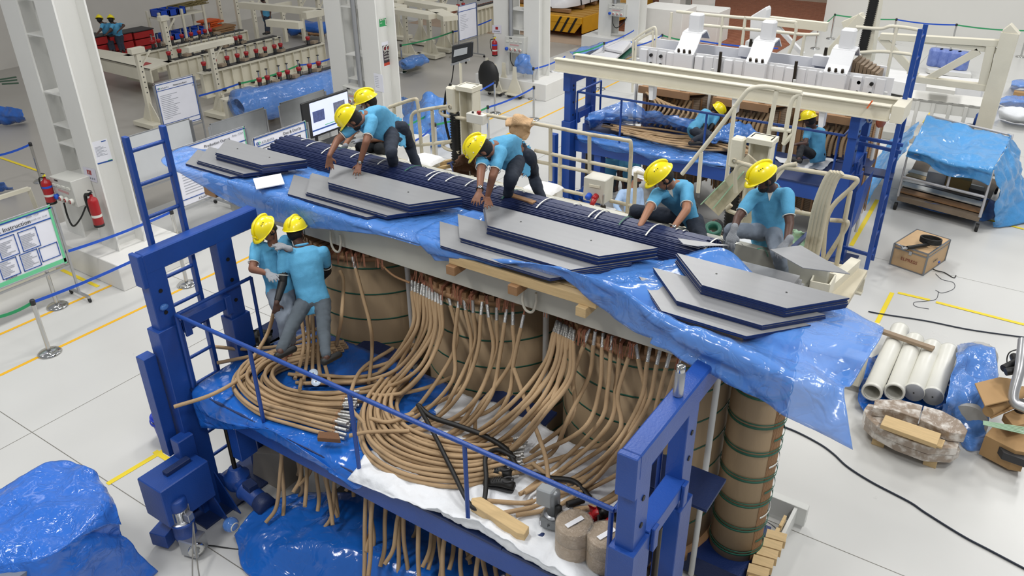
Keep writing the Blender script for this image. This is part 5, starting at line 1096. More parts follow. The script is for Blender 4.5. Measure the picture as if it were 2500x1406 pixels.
for k in range(7): m.box(-3.25+.07*k,-3.19+.07*k,16.1,16.6,2.8,3.2-.03*k)
obj('stepped_core_end',m,mat('brown_lamination','#7d6a55',.5),t,kind='stuff')
# white twin beams laid on the second lift
for ya,xa,xb,lab in ((13.3,-8.0,-2.0,'front one of the two long cream steel beams lying on the second lift towers'),(13.78,-7.85,-1.8,'rear one of the two long cream steel beams lying on the second lift towers')):
    obj('steel_beam',MB().ibeam((xa,ya,3.11),(xb,ya,3.11),.14,.24,.018),CREAM,label=lab,cat='beam',bev=.002)
obj('steel_box_section',MB().box(-1.98,-1.8,13.25,13.85,2.98,3.24),CREAM,label='box section cap joining the right ends of the twin cream beams',cat='beam',bev=.004)
for x in (-6.05,-4.5,-3.05): obj('foot_bracket',MB().prism([(x,13.3,3.0),(x+.1,13.3,3.0),(x+.1,13.3,2.72),(x+.03,13.3,2.72)],(0,.16,0)),WHITE,label='small white foot plate under the front cream beam at '+{-6.05:'the left tray',-4.5:'the middle tray',-3.05:'the right tray'}[x],cat='bracket')
obj('strap',MB().beam(at(2117,264,y=13.2),at(2130,246,y=13.2),.05,.02),mat('orange_strap','#d8642e',.6),label='orange strap hanging over the front cream beam beside the right tower',cat='strap')
c=at(2155,290,y=13.9); tt=thing('hook_block','orange red round hook block hanging behind the right tower of the second lift','hook',c); obj('sheave',MB().lathe(c-V((.05,0,0)),[(0,0),(.13,.0),(.15,.03),(.13,.08),(0,.08)],22,V((1,-.2,0))),mat('rust_red','#a3502d',.5),tt); obj('shackle',MB().tube([c+V((-.2+.05*math.cos(a),0,.03+.12*math.sin(a))) for a in [k*PI/8 for k in range(16)]],.018,6,closed=True),ALU,tt)
# ================= belt posts =================
def stanchion(b,label,grp='chrome belt posts'):
    t=thing('belt_post',label,'belt post',(b.x,b.y,0),grp)
    obj('base',MB().lathe((b.x,b.y,0),[(0,0),(.17,0),(.175,.012),(.15,.035),(.06,.055),(0,.06)],28),STEEL,t)
    obj('pole',MB().cyl((b.x,b.y,.05),(b.x,b.y,.9),.032,.032,16),STEEL,t)
    obj('belt_head',MB().lathe((b.x,b.y,.86),[(0,0),(.037,0),(.037,.07),(.03,.085),(0,.085)],16),DGREY,t); return V((b.x,b.y,.9))
def belt(a,b,m,label):
    n=10; pts=[a.lerp(b,k/n)-V((0,0,.05*4*(k/n)*(1-k/n))) for k in range(n+1)]; mb=MB()
    for p,q in zip(pts,pts[1:]): mb.beam(p,q,.006,.048)
    return obj('belt',mb,m,label=label,cat='belt')
S={}
for k,(px,py,lab) in dict(a=(122,862,'chrome belt post nearest the lower left corner'),b=(141,748,'chrome belt post in front of the work instruction board'),c=(443,624,'chrome belt post seen through the upper rungs of the left ladder'),d=(457,695,'chrome belt post seen through the left tower frame'),
  e=(102,443,'chrome belt post behind the left fire extinguisher'),f=(1303,292,'chrome belt post on the near orange line right of the beige cloth end'),g=(1193,345,'chrome belt post just right of the push button box'),h=(1067,392,'chrome belt post behind the first bending worker'),
  i=(1090,338,'chrome belt post standing in the blue film heap'),j=(1209,278,'chrome belt post left of the small cream dollies, near one'),k=(1302,241,'chrome belt post at the white plinth right of the dollies'),l=(983,177,'chrome belt post beside the green trolley with a blue bundle'),
  m=(1108,140,'chrome belt post left of the distant white board'),n=(1465,218,'chrome belt post behind the left tower of the second lift'),o=(1472,172,'chrome belt post beside the white wrapped panels'),p=(1612,150,'chrome belt post behind the left end of the white clamp frame'),
  q=(1990,119,'chrome belt post left of the far diagonal brace'),r=(2028,95,'chrome belt post by the corner of the white back wall'),s=(2176,108,'chrome belt post second from right along the white back wall'),t=(2320,123,'chrome belt post nearest the blue drums'),u=(2492,139,'chrome belt post at the right edge by the back wall'),
  v=(598,280,'chrome belt post left of the long blue bundle'),w=(740,230,'chrome belt post in front of the long blue bundle'),x=(425,330,'chrome belt post in front of the maintenance board')).items(): S[k]=stanchion(at(px,py,z=0),lab)
def off(p,px,py): return at(px,py,z=.88)
for a,b,m,lab in ((S['a'],S['d'],BELTB,'blue belt along the aisle in front of the left tower'),(S['b'],S['c'],BELTB,'blue belt crossing in front of the tall left column'),(S['a'],off(0,-40,780),BELTG,'green belt at the left edge of the picture'),(off(0,-40,385),S['e'],BELTB,'blue belt at the far left above the cream frame'),
  (S['h'],S['g'],BELTG,'green belt behind the bending workers on the near line'),(S['g'],S['f'],BELTB,'blue belt on the near line behind the beige cloth'),(off(0,1000,350),S['h'],BELTB,'blue belt left of the post behind the first bending worker'),(S['i'],S['j'],BELTB,'blue belt in front of the black round bag'),
  (off(0,950,325),S['i'],BELTG,'green belt crossing the blue film heap'),(S['k'],off(0,1380,138),BELTB,'blue belt at the white plinth reaching the twin beams'),(S['l'],S['m'],BELTG,'green belt in front of the cream gantry stands'),(S['m'],off(0,1200,48),BELTB,'blue belt in front of the distant white board'),
  (off(0,1400,130),S['o'],BELTG,'green belt over the white wrapped panels'),(S['o'],off(0,1548,74),BELTB,'blue belt right of the white wrapped panels'),(off(0,1552,112),S['p'],BELTB,'blue belt behind the cream gate'),(S['p'],off(0,1700,100),BELTG,'green belt along the slatted floor bay'),(off(0,1700,98),off(0,1900,118),BELTB,'blue belt along the slatted floor bay'),
  (off(0,2005,62),S['r'],BELTG,'short green belt at the corner of the white back wall'),(S['r'],S['s'],BELTG,'green belt behind the far black screw mast'),(S['s'],S['t'],BELTB,'blue belt along the white back wall'),(S['t'],S['u'],BELTG,'green belt at the right end of the back wall'),
  (S['x'],S['v'],BELTB,'blue belt in front of the cream gantry legs'),(S['v'],S['w'],BELTG,'green belt in front of the nearest jack rail'),(S['w'],off(0,815,140),BELTB,'blue belt at the right end of the nearest jack rail')): belt(V(a),V(b),m,lab)
# ================= boards =================
X_=V((0,1,0)); Z_=V((0,0,1))
def board(tl,tr,h,label,face=BOARDW,ztop=1.85,stand=True,edge=BORD,title=None,extra=None,cat='board',xoff=0,leftpx=None):
    a=at(*tl,z=ztop) if tl else None; b=at(*tr,z=ztop) if not tl else at(*tr,x=a.x)
    if not tl: a=V((b.x,b.y-leftpx,ztop))
    x0=a.x; y0,y1=a.y,b.y; z1=ztop; z0=ztop-h
    t=thing('display_board',label,cat,(x0,(y0+y1)/2,0))
    obj('panel',MB().box(x0-.02,x0,y0,y1,z0,z1),face,t,bev=.003)
    m=MB(); m.box(x0-.005,x0+.006,y0,y1,z1-.015,z1); m.box(x0-.005,x0+.006,y0,y1,z0,z0+.015); m.box(x0-.005,x0+.006,y0,y0+.015,z0,z1); m.box(x0-.005,x0+.006,y1-.015,y1,z0,z1); obj('edge_trim',m,ALU,t)
    if stand:
        m=MB()
        for y in (y0-.03,y1+.03): obj('stand_post',MB().beam((x0,y,.12),(x0,y,z1-.05),.035,.035),ALU,t); obj('stand_foot',MB().beam((x0-.3,y,.1),(x0+.3,y,.1),.04,.04),ALU,t); obj('caster',MB().cyl((x0+.28,y-.015,.04),(x0+.28,y+.015,.04),.04,.04,12),BLACK,t); obj('caster',MB().cyl((x0-.28,y-.015,.04),(x0-.28,y+.015,.04),.04,.04,12),BLACK,t)
        obj('cross_bar',MB().beam((x0,y0,z0-.06),(x0,y1,z0-.06),.03,.03),ALU,t)
    return t,x0+.004,y0,y1,z0,z1
def bar(t,x,y0,y1,z0,z1,m,name='stripe'): return obj(name,MB().box(x,x+.004,y0,y1,z0,z1),m,t)
def frame(t,x,y0,y1,z0,z1,m,w_=.012):
    mb=MB(); mb.box(x,x+.005,y0,y1,z0,z0+w_); mb.box(x,x+.005,y0,y1,z1-w_,z1); mb.box(x,x+.005,y0,y0+w_,z0,z1); mb.box(x,x+.005,y1-w_,y1,z0,z1); return obj('sheet_frame',mb,m,t)
def logo(t,x,y,z,s):
    obj('logo_ring',MB().tube([(x+.006,y+s*.5+s*.35*math.cos(a),z+s*.4+s*.35*math.sin(a)) for a in [k*PI/8 for k in range(16)]],s*.1,5,closed=True),BORD,t)
    obj('logo_ring',MB().tube([(x+.006,y+s*1.2+s*.35*math.cos(a),z+s*.4+s*.35*math.sin(a)) for a in [k*PI/8 for k in range(14)]],s*.1,5),BORG,t)
    text('ATLANTA',s*1.0,(x+.005,y+s*1.9,z),X_,Z_,INKG,t)
def lines(t,x,y0,y1,z0,z1,n):
    mb=MB()
    for k in range(n):
        z=z0+(z1-z0)*(k+.5)/n; mb.box(x,x+.003,y0,y0+(y1-y0)*RR.uniform(.4,1),z,z+.006)
    obj('small_print',mb,INKG,t,kind='stuff')
# work instruction
t,x,y0,y1,z0,z1=board(None,(123,499),1.05,'white work instruction board with seven blue framed sheets at the left edge',leftpx=1.75,ztop=1.75)
bar(t,x,y0,y1,z1-.06,z1-.035,BORD); bar(t,x,y0,y1-.06,z1-.035,z1-.02,BORG); bar(t,x,y1-.06,y1-.02,z0,z1,BORG); bar(t,x,y0,y1-.02,z0+.03,z0+.1,BORG); bar(t,x,y0,y1-.06,z1-.225,z1-.205,BORD)
text('Work Instruction',.1,(x+.006,y0+.66,z1-.18),X_,Z_,INK,t); text('AREA : CCA',.04,(x+.006,y1-.43,z1-.09),X_,Z_,INKG,t); text('UPDATED ON : 01.09',.035,(x+.006,y1-.43,z1-.16),X_,Z_,INKG,t); text('ATLANTA',.04,(x+.006,y1-1.0,z0+.105),X_,Z_,INK,t)
for k in range(4):
    w_=.28; ya=y1-.06-(k+1)*.33-.28+.28; 
    if k<3: frame(t,x,y1-.42-.34*k-.2+.0,y1-.42-.34*k+.09,z1-.6,z1-.26,BORD); lines(t,x,y1-.6-.34*k,y1-.37-.34*k,z1-.57,z1-.33,9)
for k in range(3): frame(t,x,y1-.7-.34*k,y1-.41-.34*k,z0+.13,z0+.43,BORD); lines(t,x,y1-.68-.34*k,y1-.44-.34*k,z0+.16,z0+.4,9)
frame(t,x,y1-.39,y1-.08,z0+.17,z0+.42,BORD)
# production output
t,x,y0,y1,z0,z1=board((418,366),(596,306),1.15,'white production output board beside the left ladder')
bar(t,x,y0,y1,z1-.05,z1-.03,BORD); bar(t,x,y0,y1-.02,z1-.29,z1-.27,BORD); bar(t,x,y1-.04,y1-.02,z0,z1,BORG); bar(t,x,y0,y1,z0+.12,z0+.135,BORD); logo(t,x,y0+.04,z1-.21,(y1-y0)*.042)
text('Production Output',(y1-y0)*.046,(x+.006,y0+(y1-y0)*.41,z1-.165),X_,Z_,INK,t); text('Area : CCA',(y1-y0)*.034,(x+.006,y0+(y1-y0)*.8,z1-.13),X_,Z_,INKG,t); text('1st Shift',.05,(x+.006,y0+.25,z1-.36),X_,Z_,INK,t); text('2nd Shift',.05,(x+.006,y0+1.0,z1-.36),X_,Z_,INK,t); text('3rd Shift',.05,(x+.006,y1-.4,z1-.36),X_,Z_,INK,t); text('ATLANTA',.06,(x+.006,y0+.35,z0+.04),X_,Z_,INK,t)
lines(t,x,y0+.1,y0+.7,z0+.2,z1-.4,10); lines(t,x,y0+.9,y1-.2,z0+.2,z1-.4,10)
# dos and don'ts
t,x,y0,y1,z0,z1=board((617,338),(746,292),1.0,"white dos and don'ts board left of the screen")
frame(t,x,y0,y1-.03,z0,z1-.02,BORD,.02); bar(t,x,y0,y1,z1-.2,z1-.185,BORD); bar(t,x,y1-.04,y1-.02,z0,z1,BORG); logo(t,x,y0+.05,z1-.16,(y1-y0)*.052); text("Dos & Don'ts",(y1-y0)*.062,(x+.006,y0+(y1-y0)*.54,z1-.14),X_,Z_,INK,t)
for i in range(3):
    for j in range(2): frame(t,x,y0+.15+i*(y1-y0-.2)/3,y0+.4+i*(y1-y0-.2)/3,z1-.5-.32*j,z1-.25-.32*j,INK); bar(t,x,y0+.2+i*(y1-y0-.2)/3,y0+.26+i*(y1-y0-.2)/3,z1-.42-.32*j,z1-.32-.32*j,INKG,'picture'); bar(t,x,y0+.3+i*(y1-y0-.2)/3,y0+.35+i*(y1-y0-.2)/3,z1-.42-.32*j,z1-.32-.32*j,INKG,'picture')
board((300,337),(461,287),1.05,'plain white board seen through the left ladder',face=mat('board_back','#cfd2d4',.4))
ALB=mat('alu_board','#a9acae',.3,.7,.03,30,.12,4)
board((512,303),(644,266),1.0,'plain aluminium backed board left of the dos board',face=ALB,ztop=1.8); board((683,252),(791,221),1.0,'plain aluminium backed board behind the screen',face=ALB,ztop=1.8)
t,x,y0,y1,z0,z1=board((376,205),(470,182),1.15,'white maintenance board standing by the cream gantry leg',ztop=1.9)
frame(t,x,y0+.01,y1-.01,z0+.04,z1-.04,BORD,.015); bar(t,x,y0,y1,z1-.2,z1-.188,BORD); bar(t,x,y0,y1,z0+.15,z0+.162,BORD); logo(t,x,y0+.05,z1-.16,(y1-y0)*.045); text('Maintenance Board',(y1-y0)*.045,(x+.006,y0+(y1-y0)*.45,z1-.15),X_,Z_,INK,t); text('Drawings',.06,(x+.006,y0+1.0,z1-.27),X_,Z_,INKG,t); lines(t,x,y0+.08,y0+.6,z0+.25,z1-.3,14)
t,x,y0,y1,z0,z1=board((1118,16),(1162,5),1.15,'distant white board in front of the cream test beams',ztop=1.9); frame(t,x,y0,y1,z0,z1,BORD,.015); bar(t,x,y0,y1,z1-.2,z1-.18,BORD); lines(t,x,y0+.1,y0+.6,z0+.3,z1-.3,10)
# screen
a=at(735,254,z=1.95); b=at(849,217,x=a.x); x=a.x; t=thing('display_screen','large black framed screen on a stand showing pictures behind the first bending worker','screen',(x,(a.y+b.y)/2,0))
z1=1.95; z0=z1-.82; obj('bezel',MB().box(x-.05,x,a.y,b.y,z0,z1),mat('bezel','#1d1e20',.4),t,bev=.01)
scr=obj('screen_panel',MB().box(x,x+.004,a.y+.22,b.y-.03,z0+.05,z1-.05),mat('screen_white','#cfd6f2',.3,emit=.55),t)
bar(t,x+.004,a.y+.28,a.y+.62,z0+.33,z1-.25,mat('pic','#55629a',.4,var=.4,vs=20),'picture'); bar(t,x+.004,b.y-.5,b.y-.15,z0+.33,z1-.2,mat('pic2','#7a7f9a',.4,var=.5,vs=20),'picture'); bar(t,x+.004,a.y+.22,b.y-.03,z0+.14,z0+.17,BORD); bar(t,x+.004,a.y+.6,b.y-.1,z0+.2,z0+.215,BORG)
for y in (a.y+.35,b.y-.35): obj('stand_leg',MB().beam((x-.05,y,.05),(x-.05,y,z0+.1),.06,.04),DGREY,t)
obj('shelf',MB().box(x-.1,x+.4,a.y+.4,b.y-.3,.95,.97),DGREY,t); obj('stand_base',MB().box(x-.35,x+.35,a.y+.3,b.y-.3,.03,.08),DGREY,t)
# ================= column fittings =================
def fitting(yc,dx,label_box,q,lab_ext,ext,z=1.3):
    pass
def switchbox(q,y,depth,label):
    Q=[at(*p,y=y) for p in q]; t=thing('switch_box',label,'switch box',sum(Q,V())/4); obj('cabinet',MB().prism(Q,(0,depth,0)),mat('switch_grey','#c9c9c3',.45),t,bev=.01)
    a,b,c,d=Q; 
    def uv(u,v): return (a.lerp(b,u)).lerp(d.lerp(c,u),v)
    for k in range(4):
        p=uv(.12+.24*k,.78); obj('socket',MB().lathe(p,[(0,0),(.05,0),(.05,.05),(.035,.06),(0,.06)],14,V((0,-1,0))),BELTB if k==0 else WHITES,t); obj('socket_ring',MB().lathe(p-V((0,.045,0)),[(.018,0),(.034,0),(.034,.02),(.018,.02)],12,V((0,-1,0))),BELTB if k==0 else RED,t)
    for k in range(4): p=uv(.15+.22*k,.3); obj('breaker',MB().obox(p-V((0,.01,0)),V((.05,0,0)),V((0,.01,0)),V((0,0,.02))),WHITES,t)
    obj('warning_text',MB().obox(uv(.5,.5)-V((0,.004,0)),V((.16,0,0)),V((0,.003,0)),V((0,0,.018))),mat('pinkish','#c79a9a',.6),t)
    obj('cabinet_label',MB().obox(uv(.3,.1)-V((0,.004,0)),V((.05,0,0)),V((0,.003,0)),V((0,0,.012))),DGREY,t)
    lo=(c+d)/2; obj('cable_loop',MB().tube(cr([d.lerp(c,.3),d.lerp(c,.35)-V((0,.02,.25)),d.lerp(c,.6)-V((0,.05,.38)),d.lerp(c,.95)-V((0,0,.2)),c+V((.05,.1,0))]),.016,6),BLACK,t)
    return t
switchbox([(119,430),(171,444),(192,507),(141,490)],6.42,.35,'grey switch box with four sockets on the tall left column')
switchbox([(1233,88),(1280,92),(1278,133),(1232,126)],20.5,.4,'grey switch box with four sockets on the column beside the dollies')
switchbox([(1485,9),(1526,12),(1524,43),(1484,38)],27.2,.4,'grey switch box with four sockets on the column before the yellow trolley')
switchbox([(493,-8),(522,-5),(520,30),(496,22)],24.0,.4,'grey switch box on the far left wall above the orange goods') 
switchbox([(835,208),(885,222),(892,262),(842,250)],13.6,.3,'grey switch box on the column behind the badge helmet worker')
def extinguisher(px,py,y,r,h,label,m=RED,hose=True):
    b=at(px,py,y=y); t=thing('fire_extinguisher',label,'fire extinguisher',b)
    obj('cylinder',MB().lathe(b,[(0,0),(r*.9,0),(r,.02),(r,h*.78),(r*.85,h*.86),(r*.3,h*.92),(r*.3,h)],22),m,t); obj('base_ring',MB().lathe(b,[(0,-.002),(r*1.02,-.002),(r*1.02,.04),(0,.04)],22),BLACK,t)
    obj('valve',MB().beam(b+V((-.03,0,h+.01)),b+V((.05,0,h+.05)),.02,.03),YEL if hose else DGREY,t); obj('handle',MB().beam(b+V((-.06,0,h+.06)),b+V((.04,0,h+.07)),.02,.012),DGREY,t)
    obj('hose',MB().tube(cr([b+V((-.02,-.02,h)),b+V((-r-.05,-.03,h-.05)),b+V((-r-.04,-.03,h*.5)),b+V((-r-.01,-.02,h*.25))]),.012 if hose else .03,7),BLACK,t)
    obj('label_sticker',MB().lathe(b,[(r+.001,h*.3),(r+.0015,h*.38)],22),WHITES,t); 
    if hose: obj('blue_band',MB().lathe(b,[(r+.001,h*.62),(r+.0015,h*.7)],22),BELTB,t)
extinguisher(127,496,6.35,.085,.48,'red fire extinguisher with a blue band left of the switch box, tall left column')
extinguisher(243,551,6.55,.085,.58,'red fire extinguisher with a black horn right of the switch box',hose=False)
extinguisher(1208,136,20.5,.085,.5,'red fire extinguisher on the column beside the dollies')
def poster(q,pl,label,base=BOARDW,txt=None,extra=None):
    Q=[at(*p,**pl) for p in q]; t=thing('poster',label,'sign',sum(Q,V())/4); nn=V((.006,0,0)) if 'x' in pl else V((0,-.006,0)); obj('sheet',MB().prism(Q,nn),base,t)
    return t,Q,nn
def on(Q,nn,u0,u1,v0,v1,m,t,name='print'):
    a,b,c,d=Q; f=lambda u,v:(a.lerp(b,u)).lerp(d.lerp(c,u),v)+nn*1.01
    return obj(name,MB().prism([f(u0,v0),f(u1,v0),f(u1,v1),f(u0,v1)],nn*.3),m,t)
XW=-13.29
t,Q,nn=poster([(222,348),(260,338),(275,392),(237,402)],dict(x=XW),'white notice sheet on the web of the tall left column')
for k in range(9): on(Q,nn,.12,.5+.3*((k*7)%3)/2,.25+.05*k,.265+.05*k,INKG,t)
on(Q,nn,0,1,.94,1,BORD,t); on(Q,nn,.6,.9,.05,.09,BORD,t); on(Q,nn,.7,1,.92,.96,BORG,t)
t,Q,nn=poster([(202,407),(232,414),(238,446),(210,437)],dict(y=6.765),'fire extinguisher sign on the flange of the tall left column',mat('pale_sign','#d5d3e0',.5)); on(Q,nn,.3,.65,.15,.5,RED,t); on(Q,nn,.42,.5,.25,.5,WHITES,t)
for k in range(5): on(Q,nn,.1+.17*k,.2+.17*k,.7,.85,INKG,t)
t,Q,nn=poster([(925,47),(947,43),(948,62),(926,66)],dict(x=XW),'green exit route sign on the middle column',mat('exit_green','#2f9a5a',.5)); on(Q,nn,.66,.95,.12,.88,WHITES,t); on(Q,nn,.75,.82,.2,.75,mat('exit_green','#2f9a5a'),t); text('Exit',.11,Q[3].lerp(Q[2],.08)+V((.01,0,.13)),X_,Z_,WHITES,t); on(Q,nn,.08,.3,.5,.56,WHITES,t,'arrow')
t,Q,nn=poster([(931,104),(953,98),(957,157),(937,164)],dict(x=XW),'dark warning notice about phones and cameras on the middle column'); on(Q,nn,.04,.94,.14,.85,mat('notice_dark','#3a2f38',.5),t); on(Q,nn,.04,.94,.85,.97,mat('notice_red','#c0442c',.5),t)
for k,s_ in enumerate(('Cell phone use','cameras are','restricted')): text(s_,.075,Q[0].lerp(Q[3],.5+.12*k)+V((.012,.03,0)),X_,Z_,WHITES,t)
for u in (.3,.65): c=Q[0].lerp(Q[1],u).lerp(Q[3].lerp(Q[2],u),.27); obj('prohibition_ring',MB().tube([c+V((.012,.06*math.cos(a),.06*math.sin(a))) for a in [k*PI/8 for k in range(16)]],.012,5,closed=True),WHITES,t); obj('ring_bar',MB().beam(c+V((.012,-.04,-.04)),c+V((.012,.04,.04)),.01,.014),RED,t)
t,Q,nn=poster([(912,178),(934,183),(938,226),(917,221)],dict(y=13.845),'white instruction sheet with blue border on the middle column')
for k in range(7): on(Q,nn,.1,.5,.15+.1*k,.17+.1*k,INKG,t)
t,Q,nn=poster([(1202,61),(1224,62),(1224,82),(1202,80)],dict(y=20.695),'fire extinguisher sign on the column beside the dollies',mat('pale_sign','#d5d3e0')); on(Q,nn,.35,.65,.2,.55,RED,t); on(Q,nn,.15,.85,.7,.82,INKG,t)
o=obj('conduit',MB().cyl((-13.65,13.8,0),(-13.65,13.8,11),.06,.06,8),ALU,label='grey conduit pipe running up between the legs of the middle column',cat='pipe')
obj('conduit',MB().cyl((-13.95,20.6,1.5),(-13.95,20.6,11),.07,.07,8),ALU,label='grey conduit pipe running up the column beside the dollies',cat='pipe')
obj('conduit',MB().cyl((-13.95,27.3,1.5),(-13.95,27.3,11),.07,.07,8),ALU,label='grey conduit pipe running up the column before the yellow trolley',cat='pipe')
rows=[[at(x,y,y=20.3) for x,y in ((1262,140),(1275,132),(1292,134))],[at(x,y,y=20.2) for x,y in ((1256,160),(1275,160),(1298,162))],[at(x,y,y=20.3) for x,y in ((1252,176),(1275,180),(1300,183))]]
solid(obj('blue_bag',sheet(rows,16,16,.05,5,.5,seed=7),FILM,label='blue plastic bag hanging below the switch box beside the dollies',cat='bag'),.03)
# ================= left side things =================
b=at(415,1068,z=0); t=thing('bucket','blue bucket with a white sack on it behind the left tower','bucket',b); obj('bucket_body',MB().lathe(b,[(0,0),(.13,0),(.165,.36),(.175,.36),(.175,.38),(.16,.38),(.13,.02)],26),mat('bucket_blue','#1638b8',.4),t); obj('bucket_lid',MB().lathe(b,[(.17,.3),(.185,.3),(.185,.33),(.17,.33)],26),mat('bucket_blue','#1638b8'),t)
obj('white_pack',MB().obox(b+V((.02,.02,.42)),V((.12,.02,.02)),V((-.02,.11,0)),V((0,0,.05))),WHITES,t,bev=.02)
t=thing('equipment_crate','long cream steel box behind the work instruction board','box',(-14.8,5.3,0)); a=at(140,662,z=0); obj('crate_side',MB().box(a.x-.9,a.x,a.y-2.6,a.y,.02,.5),CREAM,t,bev=.01)
q=[at(-10,485,z=1.1),at(70,460,z=1.1),at(90,512,z=.6)]; obj('frame_tube',MB().beam(q[0],q[1],.07,.07),CREAM,t); obj('frame_tube',MB().beam(q[1],q[2],.07,.07),CREAM,t)
rows=[[at(x,y,z=.5) for x,y in ((-20,258),(20,262),(55,268))],[at(x,y,z=.3) for x,y in ((-20,280),(20,285),(60,290))],[at(x,y,z=.02) for x,y in ((-20,305),(25,304),(66,298))]]
solid(obj('blue_film',sheet(rows,20,16,.08,3,.6,seed=9),FILMD,label='blue film heap on the floor at the far left edge',cat='plastic film'))
m=MB(); [m.beam(at(a_,b_,z=.5),at(c_,d_,z=.5),.05,.04) for a_,b_,c_,d_ in ((-5,195,40,188),(-5,200,42,195),(5,205,45,203))]; obj('green_trestle',m,mat('dull_green','#46604f',.6),label='dull green steel bars on a trestle at the far left edge',cat='trestle',kind='stuff')
rows=[[at(x,y,z=.3) for x,y in ((-10,440),(10,450),(28,462))],[at(x,y,z=.02) for x,y in ((-10,470),(12,470),(34,464))]]
solid(obj('blue_film',sheet(rows,12,10,.05,3,.6,seed=19),FILMD,label='scrap of blue and green film left of the fire extinguisher',cat='plastic film'))
# film covered box bottom left
T=lambda x,y,z: at(x,y,z=z)
rows=[[T(-60,1215,1.0),T(60,1165,1.02),T(150,1126,1.0),T(215,1150,1.0),T(235,1165,.95)],[T(-60,1290,1.02),T(60,1250,1.02),T(160,1215,1.03),T(245,1215,1.0),T(275,1235,.9)],[T(-60,1360,1.02),T(50,1350,1.03),T(140,1330,1.02),T(235,1270,1.0),T(292,1275,.8)],[T(-60,1450,.8),T(40,1420,.85),T(125,1385,.9),T(240,1330,.75),T(310,1320,.5)],[T(-80,1650,.0),T(60,1640,.0),T(160,1600,.0),T(290,1480,.0),T(384,1394,.01)]]
o=obj('blue_film',sheet(rows,80,80,.045,2.2,.8,seed=51),film('mid_blue_film','#2f72d6',.88),label='large blue film draped over a box in the lower left corner',cat='plastic film'); solid(o)
c=T(100,1300,1.0); obj('covered_box',MB().box(c.x-.75,c.x+.28,c.y-.9,c.y+.35,0,.93),mat('inner_box','#6c7687',.6),label='grey box under the blue film in the lower left corner',cat='box')
# ================= top left: jack rails =================
def rail(xr,pa,pb,label,jx,zt=1.0,y1=None,jl=''):
    a=at(*pa,z=zt); b=at(*pb,z=zt); x=(a.x+b.x)/2 if xr is None else xr; y0,y1_=a.y,b.y
    t=thing('jack_rail',label,'test rail',(x,(y0+y1_)/2,0))
    obj('rail_web',MB().box(x-.16,x-.1,y0,y1_,.32,zt-.03),CREAM,t); m=MB().box(x-.3,x,y0,y1_,zt-.04,zt); m.box(x-.3,x,y0,y1_,.28,.32); obj('rail_flange',m,CREAM,t)
    n=int((y1_-y0)/.34)
    for k in range(n+1): y=y0+k*(y1_-y0)/n; obj('rib',MB().box(x-.1,x-.01,y-.01,y+.01,.32,zt-.04),CREAM,t)
    obj('rubber_strip',MB().box(x-.28,x-.08,y0+.3,y1_-.1,zt,zt+.03),DGREY,t)
    for k in range(3): y=y0+.5+k*(y1_-y0-1)/2; obj('rail_foot',MB().box(x-.35,x+.05,y-.06,y+.06,0,.28),CREAM,t)
    m=MB()
    for k in range(5): y=y0+.6+k*(y1_-y0-1)/4+.1*(k%2); m.cyl((x-.02,y,.4),(x+.1,y,.42),.03,.05,8)
    obj('clamp_knobs',m,BLACK,t,kind='stuff')
    global JK
    for i,px in enumerate(jx):
        u=(px-pa[0])/(pb[0]-pa[0]); p=at(px,pa[1]+(pb[1]-pa[1])*u,z=zt); p=V((x-.18,p.y,zt+.03)); hh=.12+.16*((i*5)%4)/3
        lb='small red and black screw jack standing on '+jl
        if JK is None:
            r=thing('screw_jack',lb,'jack',p,'red screw jacks on the cream rails'); r.location=p
            obj('jack_base',MB().lathe(p,[(0,0),(.085,0),(.085,.02),(.07,.04),(.075,.2),(0,.2)],14),BLACK,r); obj('jack_collar',MB().lathe(p+V((0,0,.2)),[(.075,0),(.1,.08),(.1,.14),(.04,.16),(0,.16)],14),RED,r); obj('jack_screw',MB().cyl(p+V((0,0,.34)),p+V((0,0,.56)),.024,.024,8),ALU,r); obj('jack_head',MB().lathe(p+V((0,0,.56)),[(0,0),(.06,.02),(.06,.04),(0,.05)],10),BLACK,r); obj('jack_handle',MB().tube([p+V((.08,.02,.05)),p+V((.13,.04,.06)),p+V((.13,.04,.16)),p+V((.08,.02,.18))],.01,5),DGREY,r); JK=r; r.scale=(.74,.74,.74)
        else:
            dup(JK,loc=p,rz=RR.uniform(0,6),label=lb)
        if i%2==1: obj('packing_block',MB().obox(p+V((0,.25,.04)),V((.08,.03,0)),V((-.02,.1,0)),V((0,0,.04))),mat('cork','#9a8a76',.8,0,.3,60,.2),label='brown packing block lying between jacks on '+jl,cat='block',group='packing blocks on '+jl)
JK=None
rail(None,(312,137),(606,74),'cream steel rail with red jacks farthest from the camera',(383,398,430,455,478,498,512,525),jl='the farthest cream rail')
rail(None,(405,152),(692,90),'cream steel rail with red jacks, second from the back',(418,445,475,503,522,543,563,588,600),jl='the second cream rail from the back')
rail(None,(500,182),(788,104),'cream steel rail with red jacks right behind the white T stand',(515,540,570,594,615,638,659,681,695,759),jl='the third cream rail from the back')
rail(None,(565,248),(835,158),'cream steel rail with red jacks behind the long blue bundle',(652,670,697,715,740,764,784),jl='the nearest cream rail')
for k in range(0):
    p=at(390+33*k*.8,139-22*k*.27,z=1.03) if k<6 else at(440+22*(k-6)*1.2,152-(k-6)*6,z=1.03)
    obj('packing_block',MB().obox(p+V((0,0,.04)),V((.1,.03,0)),V((-.02,.12,0)),V((0,0,.04))),mat('cork','#9a8a76',.8,0,.3,60,.2),label='brown packing block lying between the far red jacks',cat='block',group='packing blocks on the far rails')
t=thing('cross_beam','wide cream cross beam with a red card on it in front of the far rails','beam',(-23,14.2,0)); q=[at(*p,z=1.0) for p in ((200,113),(300,131),(423,149),(365,170),(247,144),(190,130))]
